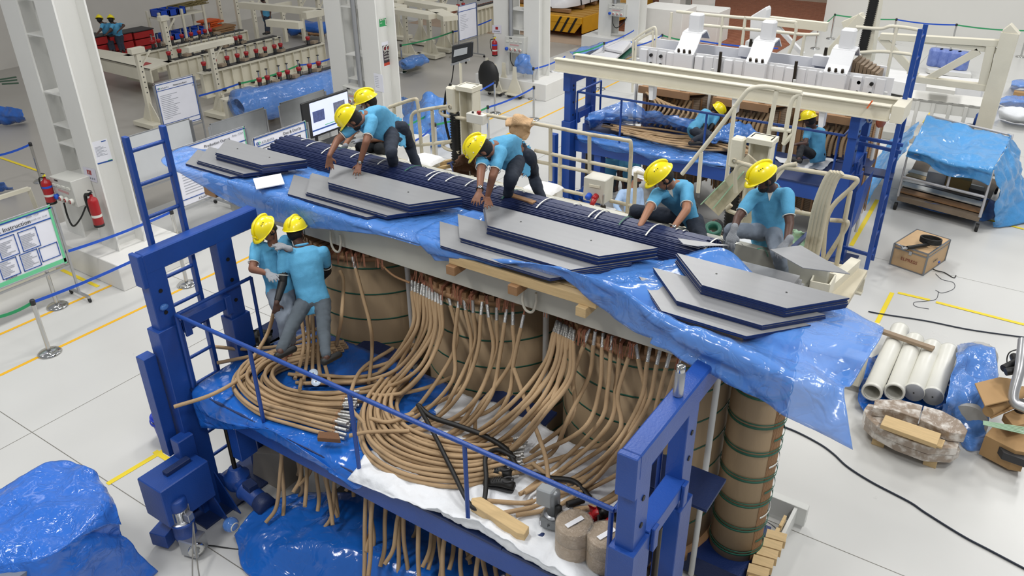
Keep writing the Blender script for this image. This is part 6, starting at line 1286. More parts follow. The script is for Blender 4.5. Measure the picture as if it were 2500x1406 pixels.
obj('top_plate',MB().prism([q[0],q[2],q[3],q[5]],(0,0,-.05)),CREAM,t); obj('side_plate',MB().prism([q[5],q[3],q[3]-V((0,0,.4)),q[5]-V((0,0,.4))],(0,.05,0)),CREAM,t)
obj('end_box',MB().obox(at(345,172,z=.5),V((.5,0,0)),V((0,.25,0)),V((0,0,.3))),CREAM,t); obj('red_card',MB().prism([at(*p,z=1.005) for p in ((335,158),(358,152),(370,155),(348,161))],(0,0,.01)),RED,t)
m=MB(); 
for a,b in (((660,205),(740,262)),((640,222),(560,212)),((700,190),(790,215))): m.beam(at(*a,z=.25),at(*b,z=.25),.15,.2)
obj('cross_members',m,CREAM,label='low cream cross members between the nearest rails',cat='beam',kind='stuff')
def _un(): pass
def tstand(px,py,h,w_,label,arm=True,brace=True,base=True,hole=True):
    b=at(px,py,z=0); t=thing('gantry_stand',label,'stand',b)
    obj('upright',MB().box(b.x-.065,b.x+.065,b.y-.065,b.y+.065,.1,h),CREAM,t,bev=.004)
    if arm: obj('head_beam',MB().box(b.x-.1,b.x+.1,b.y-w_*.5,b.y+w_*.5,h,h+.14),CREAM,t,bev=.004)
    if base:
        obj('base_plate',MB().box(b.x-.45,b.x+.45,b.y-.3,b.y+.3,.04,.16),CREAM,t,bev=.004)
        for s in (-1,1): obj('gusset',MB().prism([(b.x+s*.09,b.y-.01,.16),(b.x+s*.4,b.y-.01,.16),(b.x+s*.09,b.y-.01,.7)],(0,.02,0)),CREAM,t)
    m=MB()
    for k in range(int((h-.9)/.14)): m.cyl((b.x+.063,b.y,.95+.14*k),(b.x+.069,b.y,.95+.14*k),.02,.02,8)
    if hole: obj('pin_holes',m,DGREY,t,kind='stuff')
    if brace: obj('brace',MB().beam((b.x,b.y+.05,h-.35),(b.x,b.y+.4,h),.06,.03),CREAM,t)
    return b
b1=tstand(375,308,2.0,.4,'cream punched gantry leg left of the maintenance board'); b0=tstand(432,205,2.0,.3,'cream punched gantry leg behind the maintenance board',base=False)
tstand(545,285,1.95,1.5,'cream T shaped stand with a fan foot between maintenance board and blue bundle'); tstand(590,92,1.9,.9,'cream T stand at the top behind the far rails',base=False); tstand(548,90,1.9,.3,'thin cream punched leg at the end of the farthest rail',base=False,arm=False)
tstand(632,115,1.7,.5,'cream punched leg right of the far worker legs',base=False,arm=False); tstand(662,88,1.7,.8,'cream leg under the long grey beam, left',base=False,arm=False,hole=False); tstand(700,108,1.4,.9,'cream low portal leg behind the third rail, left',base=False); tstand(745,105,1.7,.3,'cream portal leg with a chrome wheel behind it',base=False); tstand(788,110,1.7,.3,'cream portal leg beside the middle column',base=False)
for a,b,lab in (((588,12),(790,30),'long grey cream overhead beam between the far gantries'),((742,38),(783,30),'cream portal head at the end of the long overhead beam'),((655,55),(735,62),'low cream portal head behind the third rail')): obj('overhead_beam',MB().beam(at(*a,z=1.9),at(*b,z=1.9),.25,.2),CREAM,label=lab,cat='beam')
for k,(px,py,lab) in enumerate(((995,140,'cream T stand behind the green trolley'),(1052,140,'cream T stand on a pallet foot, second right of the middle column'),(1030,108,'cream stand with fan foot farther back'),(1085,125,'cream portal leg with fan foot left of the belt post'),(975,95,'cream stand partly behind the middle column'))): tstand(px,py,1.9,.9,lab)
for a,b,lab in (((968,25),(1060,40),'cream beam resting on the stands right of the middle column'),((1000,5),(1105,22),'white grey beam lying across the gantry tops'),((1062,28),(1100,45),'cream table top behind the gantry stands'),((860,0),(980,20),'cream beam behind the middle column')): obj('overhead_beam',MB().beam(at(*a,z=1.95),at(*b,z=1.95),.5,.15),CREAM,label=lab,cat='beam')
xr=at(1165,60,z=.3).x
rail(None,(1150,28),(1222,2),'cream ribbed rail between the distant board and the column',(1140,1150),jl='the rail by the distant board')
t=thing('ribbed_beam','long cream ribbed beam standing on the floor behind the distant board','beam',(0,0,0)); t.location=at(1150,95,z=0); a=at(1090,110,z=0); b=at(1215,62,z=0); obj('beam_web',MB().box(a.x-.05,a.x,a.y,b.y,0,1.0),CREAM,t)
for k in range(16): y=a.y+k*(b.y-a.y)/15; obj('rib',MB().box(a.x,a.x+.1,y-.012,y+.012,0.02,1.0),CREAM,t)
obj('top_flange',MB().box(a.x-.15,a.x+.12,a.y,b.y,1.0,1.04),CREAM,t)
for i in range(16): p=at(1000+14*i,2-(i%3)*3,z=1.0); dup(JK,loc=p,rz=i,label='small red and black screw jack on the distant rail at the top edge')
# red crates, shelf
xw=-27.6; t0=[at(237,78,x=xw),at(300,82,x=xw),at(372,74,x=xw)]
for k,(pa,pb,lab) in enumerate((((233,92),(262,92),'leftmost red crate stack before the far pair of workers'),((268,90),(322,84),'red crate stack right of the far pair of workers'),((326,80),(374,72),'red crate stack with dark lid beside the shelf'))):
    a=at(*pa,x=xw); b=at(*pb,x=xw); t=thing('red_crate_stack',lab,'crates',(xw,(a.y+b.y)/2,0))
    for j in range(4): obj('red_crate',MB().box(xw-.7,xw,a.y,b.y,.02+a.z*j/4,a.z*(j+.93)/4),mat('crate_red','#a01a1c',.5),t,bev=.01)
    obj('dark_lid',MB().box(xw-.72,xw+.02,a.y-.02,b.y+.02,a.z,a.z+.03),DGREY,t)
xs_=-28.2; t=thing('storage_rack','cream two level rack with blue trays against the far wall','rack',(xs_,20,0)); A1=at(384,38,x=xs_+.6); A3=at(492,22,x=xs_+.6)
for y in (A1.y,(A1.y+A3.y)/2,A3.y):
    for x in (xs_,xs_+.7): obj('rack_post',MB().box(x-.04,x+.04,y-.04,y+.04,0,A1.z+.1),CREAM,t)
for z in (A1.z-.1,A1.z-.95): obj('rack_shelf',MB().box(xs_,xs_+.7,A1.y,A3.y,z-.05,z),CREAM,t)
for hi,z in ((1,A1.z-.1),(0,A1.z-.95)):
    for k in range(5):
        if hi and k>2: continue
        y=A1.y+.1+k*(A3.y-A1.y)/5; tr=thing('blue_tray','blue plastic tray on the '+('upper' if hi else 'lower')+' level of the far rack, '+('first','second','third','fourth','fifth')[k]+' from left','tray',(xs_+.35,y+.4,z)); w_=(A3.y-A1.y)/5-.06
        m=MB(); m.box(xs_+.05,xs_+.65,y,y+w_,z,z+.02); m.box(xs_+.05,xs_+.08,y,y+w_,z,z+.25); m.box(xs_+.62,xs_+.65,y,y+w_,z,z+.22); m.box(xs_+.05,xs_+.65,y,y+.03,z,z+.25); m.box(xs_+.05,xs_+.65,y+w_-.03,y+w_,z,z+.25); obj('tray_shell',m,mat('tray_blue','#1746b4',.4),tr); obj('tray_goods',MB().box(xs_+.1,xs_+.6,y+.05,y+w_-.05,z+.05,z+.18),mat('goods','#3a4048',.8,0,.5,30,.4),tr)
m=MB()
for k in range(22): y=A1.y+(A3.y-A1.y)*.55+.04*k; m.beam((xs_+.1+.02*(k%5),y-.4,A1.z+.02+.05*(k%4)),(xs_+.5,y+.5,A1.z+.1+.04*((k*3)%5)),.05,.03)
obj('wood_strip_heap',m,mat('olive_wood','#7d7048',.8,0,.3,50,.3),label='heap of brown green wooden strips on top of the far rack',cat='wood',kind='stuff')
c=at(510,62,x=-28.5); m=MB(); 
for k in range(8): m.obox(c+V((.02*k,.1*((k*3)%5)-.2,-.35+.08*k)),V((.25,.05,0)),V((-.05,.35,0)),V((0,0,.03)))
obj('orange_goods',m,mat('orange_goods','#d2571d',.6),label='stack of orange plastic goods right of the far rack',cat='goods',kind='stuff')
m=MB(); c=at(525,85,x=-28.3)
for k in range(6): m.obox(V((c.x,c.y+.05*k,.1+.08*k)),V((.4,.02,0)),V((0,.5,0)),V((0,0,.03)))
obj('board_stack',m,WOODD,label='stack of brown boards on the floor below the orange goods',cat='boards',kind='stuff')
# blue bundle on pallets and others
def bundle(pts,r,label,m=FILM,seed=1,flat=.6):
    c=[p if isinstance(p,V) else at(*p[:2],z=p[2]) for p in pts]; c=cr(c,8); mb=MB(); n=14; vs=[]
    for i,p in enumerate(c):
        d=(c[min(i+1,len(c)-1)]-c[max(0,i-1)]).normalized(); s=d.cross(V((0,0,1))).normalized(); k=1 if 0<i<len(c)-1 else .5
        for j in range(n):
            a=2*PI*j/n; q=p+s*r*k*math.cos(a)+V((0,0,r*flat*k*math.sin(a))); q+=(q-p).normalized()*.06*noise.fractal(q*4+V((seed,0,0)),1,2,3); q.z=max(.02,q.z); vs.append(q)
    k=len(c); mb.add(vs,[(i*n+j,i*n+(j+1)%n,(i+1)*n+(j+1)%n,(i+1)*n+j) for i in range(k-1) for j in range(n)]+[tuple(range(n)),tuple((k-1)*n+j for j in range(n))],True)
    return obj('wrapped_bundle',mb,m,label=label,cat='bundle')
bundle([at(a_,b_,x=-17.25) for a_,b_ in ((580,262),(650,250),(720,234),(800,212),(835,203))],.5,'long blue film wrapped bundle lying in front of the nearest rail',flat=.9); 
t=thing('pallet','wooden pallet under the long blue bundle','pallet',at(655,268,z=0))
for k in range(5): obj('pallet_plank',MB().beam(at(622,282-3*k,z=.3),at(695,264-3*k,z=.3),.1,.03),WOOD,t)
for k in range(3): c=at(632+28*k,280-8*k,z=.14); obj('pallet_block',MB().obox(c,V((.06,0,0)),V((0,.06,0)),V((0,0,.14))),WOODD,t)
bundle([(985,158,.45),(1010,150,.45),(1034,144,.42)],.28,'blue film bundle on a green trolley right of the middle column',seed=4)
m=MB(); q=[at(*p,z=.22) for p in ((984,168),(1036,153),(1030,142),(980,156))]; m.prism(q,(0,0,-.05)); obj('green_trolley',m,mat('trolley_green','#2d5a45',.5),label='low green flat trolley under the small blue bundle',cat='trolley')
bundle([(855,152,.3),(880,145,.3),(896,140,.3)],.35,'blue film bundle seen through the middle column gap',seed=6)
bundle([(700,70,.4),(740,66,.4),(800,70,.4)],.4,'dark blue film heap far behind the portal legs',FILMD,seed=8); 
t=thing('timber_pile','brown pallets and boards far behind the portal legs','timber',at(740,80,z=0))
for k in range(6): obj('timber_board',MB().beam(at(705+12*k,72+2*k,z=.15+.05*k),at(745+8*k,82+k,z=.15),.3,.06),WOODD,t)
rows=[[at(x,y,z=z) for x,y,z in ((985,240,.4),(1020,250,.8),(1050,232,1.1),(1075,245,.9),(1110,262,.3))],[at(x,y,z=z) for x,y,z in ((985,290,.4),(1020,290,.7),(1050,280,.9),(1080,285,.6),(1110,290,.2))],[at(x,y,z=z) for x,y,z in ((995,330,.3),(1020,325,.5),(1055,320,.5),(1085,315,.3),(1115,310,.1))],[at(x,y,z=.02) for x,y in ((1020,370),(1040,368),(1060,362),(1095,345),(1150,315))]]
solid(obj('blue_film',sheet(rows,50,40,.12,1.8,.8,seed=61),FILML,label='big light blue film heap on the floor behind the platform rails',cat='plastic film'))
rows=[[at(x,y,z=.02) for x,y in ((1145,285),(1175,280),(1190,290))],[at(x,y,z=.02) for x,y in ((1150,300),(1175,300),(1188,298))]]
solid(obj('blue_film',sheet(rows,8,8,.02,1.8,.8,seed=62),FILML,label='small flat piece of light blue film below the push button box',cat='plastic film'))
# dollies and black bag
for px,py,lab in ((1190,216,'small cream wheeled A stand in front of the black bag'),(1208,233,'small cream wheeled A stand, second of the row'),(1230,229,'small cream wheeled A stand, third of the row'),(1256,240,'small cream wheeled A stand, rightmost of the row')):
    b=at(px,py,z=0); t=thing('wheel_stand',lab,'stand',b)
    obj('stand_plate',MB().prism([b+V((-.28,0,.14)),b+V((.28,0,.14)),b+V((.07,0,.6)),b+V((.05,0,.95)),b+V((-.05,0,.95)),b+V((-.07,0,.6))],(0,.05,0)),CREAM,t); obj('stand_foot',MB().box(b.x-.26,b.x+.26,b.y-.14,b.y+.16,.11,.15),CREAM,t)
    for s in (-1,1): obj('caster',MB().cyl(b+V((s*.2,-.02,.055)),b+V((s*.2,.03,.055)),.055,.055,12),DGREY,t)
c=at(1193,190,y=19.7); obj('black_bag',MB().ball(c+V((0,0,.05)),.5,(.75,.35,.95)),BLACK,label='round black bag standing behind the small cream stands',cat='bag')
# yellow trolley with wrapped loads
YT=mat('trolley_yellow','#dba11c',.45,0,.1,20,.1); t=thing('transfer_trolley','yellow rail transfer trolley carrying white wrapped loads','trolley',(-18,31,0))
obj('trolley_deck',MB().box(-20,-16,28.5,35,.55,.8),YT,t,bev=.02); obj('trolley_skirt',MB().prism([(-19.5,28.52,.55),(-16.02,28.52,.55),(-16.3,28.52,.2),(-18,28.52,.2)],(0,.05,0)),YT,t)
for k in range(3): obj('hazard_stripe',MB().prism([(-17.3+.35*k,28.49,.2),(-17.2+.35*k,28.49,.2),(-16.85+.35*k,28.49,.78),(-16.95+.35*k,28.49,.78)],(0,.01,0)),BLACK,t)
obj('trolley_side',MB().box(-16.02,-15.95,28.6,34.9,.2,.8),YT,t)
for k in range(14): obj('deck_plank',MB().box(-20,-16,28.6+.45*k,28.98+.45*k,.8,.82),mat('deck_plank','#b98a35',.6),t)
def load(x,y0,y1,r,label,z=1.0):
    o=thing('wrapped_load',label,'load',(x,(y0+y1)/2,.83)); m=MB(); n=16; pr=[]
    N=24
    vs=[]
    for i in range(N+1):
        u=i/N; y=y0+(y1-y0)*u; k=min(1,math.sin(PI*u)**.35+.1)
        for j in range(n+1):
            a=PI*j/n; vs.append((x+r*1.25*k*math.cos(a)+.03*fbm((u*6,j,0)),y,z+r*k*math.sin(a)*1.05))
    m.add(vs,[(i*(n+1)+j,i*(n+1)+j+1,(i+1)*(n+1)+j+1,(i+1)*(n+1)+j) for i in range(N) for j in range(n)],True); obj('load_wrap',m,mat('white_wrap','#dcdcdf',.35,0,.4,10),o)
    for u in (.25,.4,.55,.7,.85):
        y=y0+(y1-y0)*u; k=min(1,math.sin(PI*u)**.35+.1); obj('load_strap',MB().tube([(x+r*1.27*k*math.cos(a),y,z+r*1.07*k*math.sin(a)) for a in [PI*j/12 for j in range(13)]],.025,5),BLACK,o)
    for k in range(5): obj('pallet_plank',MB().box(x-r*1.3,x+r*1.3,y0+.1+k*(y1-y0-.4)/4,y0+.3+k*(y1-y0-.4)/4,.86,.98),WOODD,o)
load(-17.6,28.8,33.5,.62,'white wrapped strapped load on the front half of the yellow trolley'); load(-19.4,29.8,35,.6,'white wrapped strapped load on the rear of the yellow trolley')
load(-17.6,34,38,.6,'white wrapped strapped load farthest back at the top edge')
# white wrapped panels and pipes by the column
t=thing('panel_stack','white wrapped panels on a green trolley behind the twin beams','panels',at(1480,140,z=0))
for k,q in enumerate((((1440,140),(1500,150),(1545,112),(1490,108)),((1470,122),(1520,132),(1540,108),(1500,104)))): obj('wrapped_panel',MB().prism([at(*p,z=.5+.12*k) for p in q],(0,0,.1)),mat('white_wrap','#dcdcdf'),t,bev=.02)
obj('trolley_frame',MB().prism([at(*p,z=.42) for p in ((1430,150),(1500,160),(1550,118),(1490,110))],(0,0,-.06)),GREEN,t)
rows=[[at(x,y,z=.55) for x,y in ((1390,130),(1440,112),(1500,100),(1550,103))],[at(x,y,z=.5) for x,y in ((1400,140),(1440,128),(1500,110),(1548,110))],[at(x,y,z=.1) for x,y in ((1400,150),(1440,140),(1500,120),(1545,118))]]
solid(obj('blue_film',sheet(rows,30,16,.08,2,.6,seed=71),FILM,label='blue film around the white wrapped panels behind the twin beams',cat='plastic film'))
for k in range(3): a=at(1345+6*k,180+3*k+4,z=.25); b=at(1420+4*k,152+4*k,z=.25); o=obj('white_pipe',MB().cyl(a,b,.13,.13,16),WHITE,label='white pipe lying right of the white plinth, '+('rear','middle','front')[k],cat='pipe'); obj('end_disc',MB().cyl(a-(b-a).normalized()*.01,a,.125,.125,16),mat('disc_grey','#8b8d92',.5),o)
obj('blue_skid',MB().prism([at(*p,z=.1) for p in ((1363,210),(1420,185),(1400,172),(1350,195))],(0,0,-.08)),FILML,label='light blue film skid under the white pipes by the plinth',cat='plastic film')
# cream gate by the clamp frame and pedestals
t=thing('gate_frame','tall cream tubular gate left of the white clamp frame','gate',at(1560,220,z=0))
for pts in (((1544,225),(1546,110),(1550,95),(1588,70),(1602,75),(1600,150)),((1548,205),(1552,120),(1556,100),(1590,80),(1594,80),(1592,150)),((1546,162),(1594,140))): obj('gate_tube',MB().tube(cr([at(*p,y=22.3) for p in pts],5),.035,8),CREAM,t)
for x0,y0,w_,h,lab in ((1615,60,1.3,1.4,'white concrete pedestal behind the clamp frame, left'),(1705,48,1.2,1.2,'white concrete pedestal behind the clamp frame, right')):
    b=at(x0+20,y0+60,z=0); obj('pedestal',MB().box(b.x-w_,b.x+w_*.3,b.y,b.y+w_,0,h),mat('white_plinth','#dddcd8'),label=lab,cat='pedestal',bev=.02)
b=at(1735,80,z=0); obj('pedestal_column',MB().box(b.x-1.0,b.x-.3,b.y+.2,b.y+.9,1,11),GREYP,label='pale column standing on the right white pedestal',cat='column')
b=at(1660,92,z=0); obj('pedestal_column',MB().box(b.x-1.1,b.x-.5,b.y+.2,b.y+.9,1,11),GREYP,label='pale column standing on the left white pedestal',cat='column')
# ================= right side =================
def zp(z,*pp): return [at(a,b,z=z) for a,b in pp]
# wooden case
P1,P2,P3=at(2172,645,z=0),at(2253,673,z=0),at(2297,633,z=0); va=(P2-P1); vb=(P3-P2); vb=(vb-va*vb.dot(va)/va.length_squared); h=.42; t=thing('wooden_case','pale plywood tool case with steel edges on the floor at the right','case',(P1+P3)/2)
CASE=mat('plywood','#c6a57c',.6,0,.1,50,.08,5); c0=(P1+P2)/2+vb/2
obj('case_body',MB().obox(c0+V((0,0,h*.42)),va/2,vb/2,V((0,0,h*.42))),CASE,t); obj('case_lid',MB().obox(c0+V((0,0,h*.93)),va/2,vb/2,V((0,0,h*.08))),CASE,t)
m=MB()
for i in (-1,1):
    for j in (-1,1): c=c0+va/2*i+vb/2*j; m.beam(c,c+V((0,0,h*1.01)),.03,.03)
for z in (.01,h*.84,h): 
    for s in (-1,1): m.beam(c0+vb/2*s-va/2+V((0,0,z)),c0+vb/2*s+va/2+V((0,0,z)),.02,.02); m.beam(c0+va/2*s-vb/2+V((0,0,z)),c0+va/2*s+vb/2+V((0,0,z)),.02,.02)
obj('edge_profile',m,mat('edge_steel','#85888c',.35,.6),t); text('ELPRESS',.085,P1+va*.28+V((0,0,h*.4))-vb.normalized()*.02,va,Z_,mat('logo_red','#7c2f22',.6),t); text('ELPRESS',.05,P2+vb*.3+V((0,0,h*.42))+va.normalized()*.02,vb,Z_,DGREY,t)
obj('latch',MB().obox(P1+va*.52+V((0,0,h*.82))-vb.normalized()*.02,va.normalized()*.025,vb.normalized()*.008,V((0,0,.035))),ALU,t)
c=at(2245,596,z=h+.05); t=thing('crimping_tool','black hydraulic crimping tool with coiled lead lying on the wooden case','tool',c)
obj('tool_handle',MB().tube(zp(h+.06,(2215,605),(2235,602),(2268,596)),.035,10),BLACK,t); obj('tool_head',MB().tube(cr(zp(h+.05,(2215,606),(2204,606),(2200,601),(2190,596))),.02,8),ALU,t)
m=MB()
for k in range(4): m.tube([c+V((.15+.17*math.cos(a),.12+.1*math.sin(a),.03+.025*k)) for a in [j*PI/10 for j in range(20)]],.016,6,closed=True)
obj('tool_lead',m,BLACK,t)
obj('blue_hose',MB().tube(cr([at(2272,588,z=.45),at(2280,600,z=.3),at(2276,620,z=.15),at(2290,640,z=.06),at(2296,622,z=.05)]),.025,8),BELTB,label='short blue hose curling down beside the wooden case',cat='hose')
def fl(name,pts,r,m,label,cat='cable'): return obj(name,MB().tube(cr([at(a,b,z=r+.003) for a,b in pts],6),r,6),m,label=label,cat=cat)
NC=mat('dark_cable','#1a2433',.5)
fl('cable',[(1880,1030),(1940,1052),(2000,1083),(2035,1108),(2070,1140),(2130,1178),(2220,1225),(2260,1252),(2350,1308),(2420,1345),(2520,1398)],.012,NC,'long black cable crossing the pale floor at the lower right')
fl('cable',[(2120,760),(2150,766),(2260,783),(2370,805),(2520,826)],.011,NC,'black cable crossing the floor above the white pipes')
fl('cable',[(1862,1290),(1858,1330),(1866,1375),(1885,1420)],.012,NC,'black cable at the foot of the wrapped limb')
fl('cable',[(2268,650),(2285,660),(2305,665),(2328,678),(2334,672)],.008,BLACK,'thin black lead with a plug right of the wooden case'); fl('wire',[(2284,668),(2300,682),(2328,690),(2328,705),(2300,715),(2284,708)],.004,NC,'thin wire loop below the wooden case')
fl('wire',[(2292,712),(2285,730),(2260,735),(2232,738),(2236,748),(2268,754)],.004,NC,'thin wire scrap lying above the orange tape line'); fl('wire',[(1868,1270),(1895,1290),(1915,1322)],.003,NC,'thin grey thread on the floor right of the wrapped limb')
# pipes
for k,((a,b),(c_,d_),cap) in enumerate((((2128,958),(2197,805),0),((2183,958),(2233,830),0),((2231,958),(2276,846),1),((2277,968),(2316,856),1))):
    lab=('leftmost white pipe with open end','second white pipe with open end','third white pipe with grey end disc','rightmost white pipe with grey end disc')[k]+' on the blue film at the right'
    p=at(a,b,z=.3); q=at(c_,d_,z=.3); t=thing('white_pipe',lab,'pipe',p); d=(q-p).normalized()
    mb=MB(); r=.122; mb.lathe(p,[(r*.86,.02),(r*.86,0),(r*1.08,0),(r*1.08,.05),(r,.06),(r,(q-p).length-.06),(r*1.08,(q-p).length-.05),(r*1.08,(q-p).length),(r*.9,(q-p).length)],28,d); mb.lathe(p,[(r*.86,0),(r*.86,(q-p).length*.9)],28,d)
    obj('pipe_wall',mb,mat('pipe_white','#dddcd3',.35),t)
    if cap: obj('end_disc',MB().lathe(p-d*.012,[(0,0),(r*1.05,0),(r*1.05,.015)],28,d),mat('disc_grey','#8b8d92',.5),t); obj('disc_hole',MB().lathe(p-d*.014,[(0,0),(.012,0)],8,d),BLACK,t)
obj('timber_bar',MB().beam(at(2128,800,z=.47),at(2280,852,z=.47),.09,.05),mat('grey_wood','#93806a',.7,0,.2,50,.15),label='brown grey timber bar lying across the four white pipes',cat='timber',bev=.004)
rows=[zp(.06,(2110,880),(2200,850),(2330,860)),zp(.1,(2100,930),(2200,920),(2320,930)),zp(.08,(2095,985),(2180,985),(2310,990)),zp(.01,(2115,1015),(2200,1000),(2310,1005))]
solid(obj('blue_film',sheet(rows,40,30,.04,4,.6,seed=81),FILMD,label='dark blue film spread under the four white pipes',cat='plastic film'))
rows=[zp(.35,(2338,846),(2370,842),(2415,846)),zp(.72,(2336,880),(2375,850),(2430,862)),zp(.62,(2320,930),(2370,900),(2436,920)),zp(.6,(2310,980),(2365,960),(2425,980)),zp(.25,(2296,1015),(2350,1040),(2408,1050)),zp(.01,(2300,1010),(2355,1095),(2405,1092))]
solid(obj('blue_film',sheet(rows,36,50,.04,4,.7,seed=82),FILM,label='blue film wrapped roll right of the white pipes',cat='plastic film'))
p=at(2360,1030,z=.3); q=at(2390,870,z=.3); obj('tube_roll',MB().cyl(p,q,.24,.24,24),mat('roll_grey','#a9a8a4',.6),label='thick grey tube inside the blue film roll',cat='roll')
# wrapped lens shaped boards
t=thing('wrapped_boards','lens shaped boards in clear stretch film stacked on timber blocks','boards',at(2240,1090,z=0))
LBD=mat('wrapped_board','#a89684',.22,0,.6,14,.15,9,c2='#d8d2ca',mixs=(.45,.65),coat=.8)
def lens(pts,z,h,n): return obj(n,MB().prism([at(a,b,z=z) for a,b in pts],(0,0,-h)),LBD,t,bev=.006)
lens([(2108,1010),(2112,1030),(2135,1052),(2190,1082),(2260,1108),(2325,1112),(2346,1098),(2338,1082),(2280,1060),(2200,1028),(2140,1000),(2118,998)],.24,.12,'board_pack')
lens([(2110,998),(2114,1015),(2140,1040),(2200,1068),(2270,1092),(2338,1095),(2342,1080),(2280,1050),(2200,1015),(2140,988),(2120,985)],.36,.11,'board_pack')
lens([(2136,976),(2150,974),(2200,976),(2253,989),(2244,1022),(2180,1000),(2132,995)],.5,.13,'board_pack'); lens([(2256,990),(2300,1002),(2345,1026),(2363,1050),(2358,1060),(2320,1056),(2246,1024)],.5,.13,'board_pack')
obj('top_plank',MB().prism(zp(.47,(2150,1036),(2162,1012),(2298,1058),(2288,1086)),(0,0,-.06)),WOOD,t,bev=.004); obj('top_plank',MB().prism(zp(.4,(2240,1072),(2262,1062),(2308,1074),(2300,1092)),(0,0,-.03)),WOOD,t,bev=.004)
for px,py in ((2148,1088),(2274,1138)): b=at(px,py,z=.0); obj('timber_block',MB().box(b.x-.1,b.x+.05,b.y-.03,b.y+.45,0,.14),WOOD,t,bev=.005)
# bench with cardboard at right edge
t=thing('cardboard_heap','brown cardboard sheets and open cartons at the right edge','cardboard',at(2450,1060,z=0)); CB=mat('cardboard','#a9875c',.8,0,.1,30,.08)
for q,z,dz in (([(2380,935),(2440,920),(2475,925),(2468,975),(2405,990)],.8,.02),([(2403,990),(2490,945),(2500,985),(2420,1020)],.6,.02),([(2405,1062),(2430,1035),(2510,1060),(2510,1105),(2480,1100)],.35,.3),([(2450,1010),(2510,985),(2520,1030),(2475,1040)],.55,.1)): obj('cardboard_sheet',MB().prism(zp(z,*q),(0,0,-dz)),CB,t,bev=.003)
obj('paper_tube',MB().tube(zp(.65,(2412,1005),(2500,955)),.07,12),CB,t); obj('bench_top',MB().prism(zp(.3,(2440,1090),(2520,1110),(2520,1130),(2450,1105)),(0,0,-.1)),DGREY,t)
m=MB()
for k in range(5): m.tube(zp(.62+.01*k,(2400,1028+2*k),(2510,1045+4*k)),.008,5)
obj('pale_rods',m,mat('pale_green','#9fc0a2'),t,kind='stuff')
t=thing('machine_arm','pale tubular machine arm with black hoses at the right edge','machine',at(2490,960,z=0)); obj('arm_tube',MB().tube(cr([at(2498,830,z=1.3),at(2490,900,z=1.1),at(2474,975,z=.8),at(2510,1000,z=.75)]),.06,12),mat('arm_silver','#b5b6b8',.3,.6),t); obj('arm_leg',MB().cyl(at(2498,980,z=.7),V((at(2498,980,z=.7).x,at(2498,980,z=.7).y,0)),.06),DGREY,t)
for a,b in (((2450,900),(2490,880)),((2455,908),(2500,900)),((2475,870),(2490,905))): obj('black_hose',MB().tube([at(*a,z=1.0),at(*b,z=1.05)],.05,10),BLACK,t)
obj('wire_loop',MB().tube(cr([at(2488,852,z=1.1),at(2465,860,z=1.1),at(2458,880,z=1.0),at(2466,900,z=1.0)]),.008,5),BLACK,t)
# cream machine behind the hanging film
t=thing('terminal_machine','cream machine with two black holes partly behind the hanging blue film','machine',at(2075,930,z=0)); obj('machine_body',MB().box(at(2060,930,z=.2).x-.1,at(2105,925,z=.2).x,at(2090,930,z=.2).y,at(2090,930,z=.2).y+.25,.1,.55),CREAM,t,bev=.02)
for px,py in ((2070,900),(2066,922)): c=at(px,py,z=.4); obj('port',MB().lathe(c-V((0,.14,0)),[(0,0),(.04,0),(.05,.02),(.05,.06)],14,V((0,1,0))),BLACK,t)
obj('machine_rail',MB().beam(at(2120,835,z=.5),at(2085,920,z=.5),.05,.05),mat('bronze','#8f7a5f',.5),t); obj('machine_rail',MB().beam(at(2130,800,z=.5),at(2110,830,z=.5),.2,.2),CREAM,t)
# cart with tarp
t=thing('cart','steel tube cart full of boards and boxes under the light blue tarp','cart',at(2290,500,z=0)); TB=mat('tube_grey','#b9b9bc',.4,.3,.1,60,.12)
C0,C1,C2,C3=at(2192,478,z=.3),at(2392,530,z=.3),at(2440,440,z=.3),at(2240,385,z=.3)
obj('cart_bed',MB().prism([C0,C1,C2,C3],(0,0,-.1)),mat('rusty_bed','#7e6f5e',.7,0,.3,40,.2),t)
for a,b,h_ in ((C1,C2,1.0),(C0,C3,1.0)): pass
H=lambda p,h_: p+V((0,0,h_))
obj('hoop',MB().tube(cr([C1,H(C1,.9),H(C0,.9),C0],1) if 0 else [C1,H(C1,.95),H(C0,.95),C0],.03,8),TB,t); obj('hoop',MB().tube([C2,H(C2,1.0),H(C3,1.0),C3],.03,8),TB,t); obj('side_tube',MB().tube([H(C0,.42),H(C1,.42)],.03,8),TB,t); obj('mid_post',MB().tube([C0.lerp(C1,.55)+V((0,0,.4)),C0.lerp(C1,.55)+V((0,0,.95))],.025,8),TB,t); obj('mid_post',MB().tube([H(C3.lerp(C2,.5),0),H(C3.lerp(C2,.5),1.0)],.025,8),TB,t)
for k in range(5): a=C0.lerp(C3,.1+.12*k); b=C1.lerp(C2,.1+.12*k); obj('loaded_board',MB().beam(H(a,.04+.03*(k%2)),H(b.lerp(a,.03*k),.04+.03*(k%3)),.22,.03),(WOODD,WHITES,ALU,WOOD,WHITES)[k],t)
for u,v,s,m_ in ((.35,.45,.16,ALU),(.62,.4,.2,mat('olive_box','#8b7444',.7)),(.85,.35,.12,DGREY)): c=C0.lerp(C1,u).lerp(C3.lerp(C2,u),v); obj('loaded_box',MB().obox(H(c,.08+s*.8),(C1-C0).normalized()*s*1.2,(C3-C0).normalized()*s,V((0,0,s*.7))),m_,t,bev=.006)
for a in (C0,C1,C2,C3): obj('caster',MB().cyl(a+V((-.03,.0,-.22)),a+V((.03,0,-.22)),.08,.08,12),BLACK,t)
TARP=film('tarp','#4a9ada',.93,.45,6,.4)
F0,F1,F2,F3=H(C0,1.0),H(C1,.98),H(C2,1.04),H(C3,1.04)
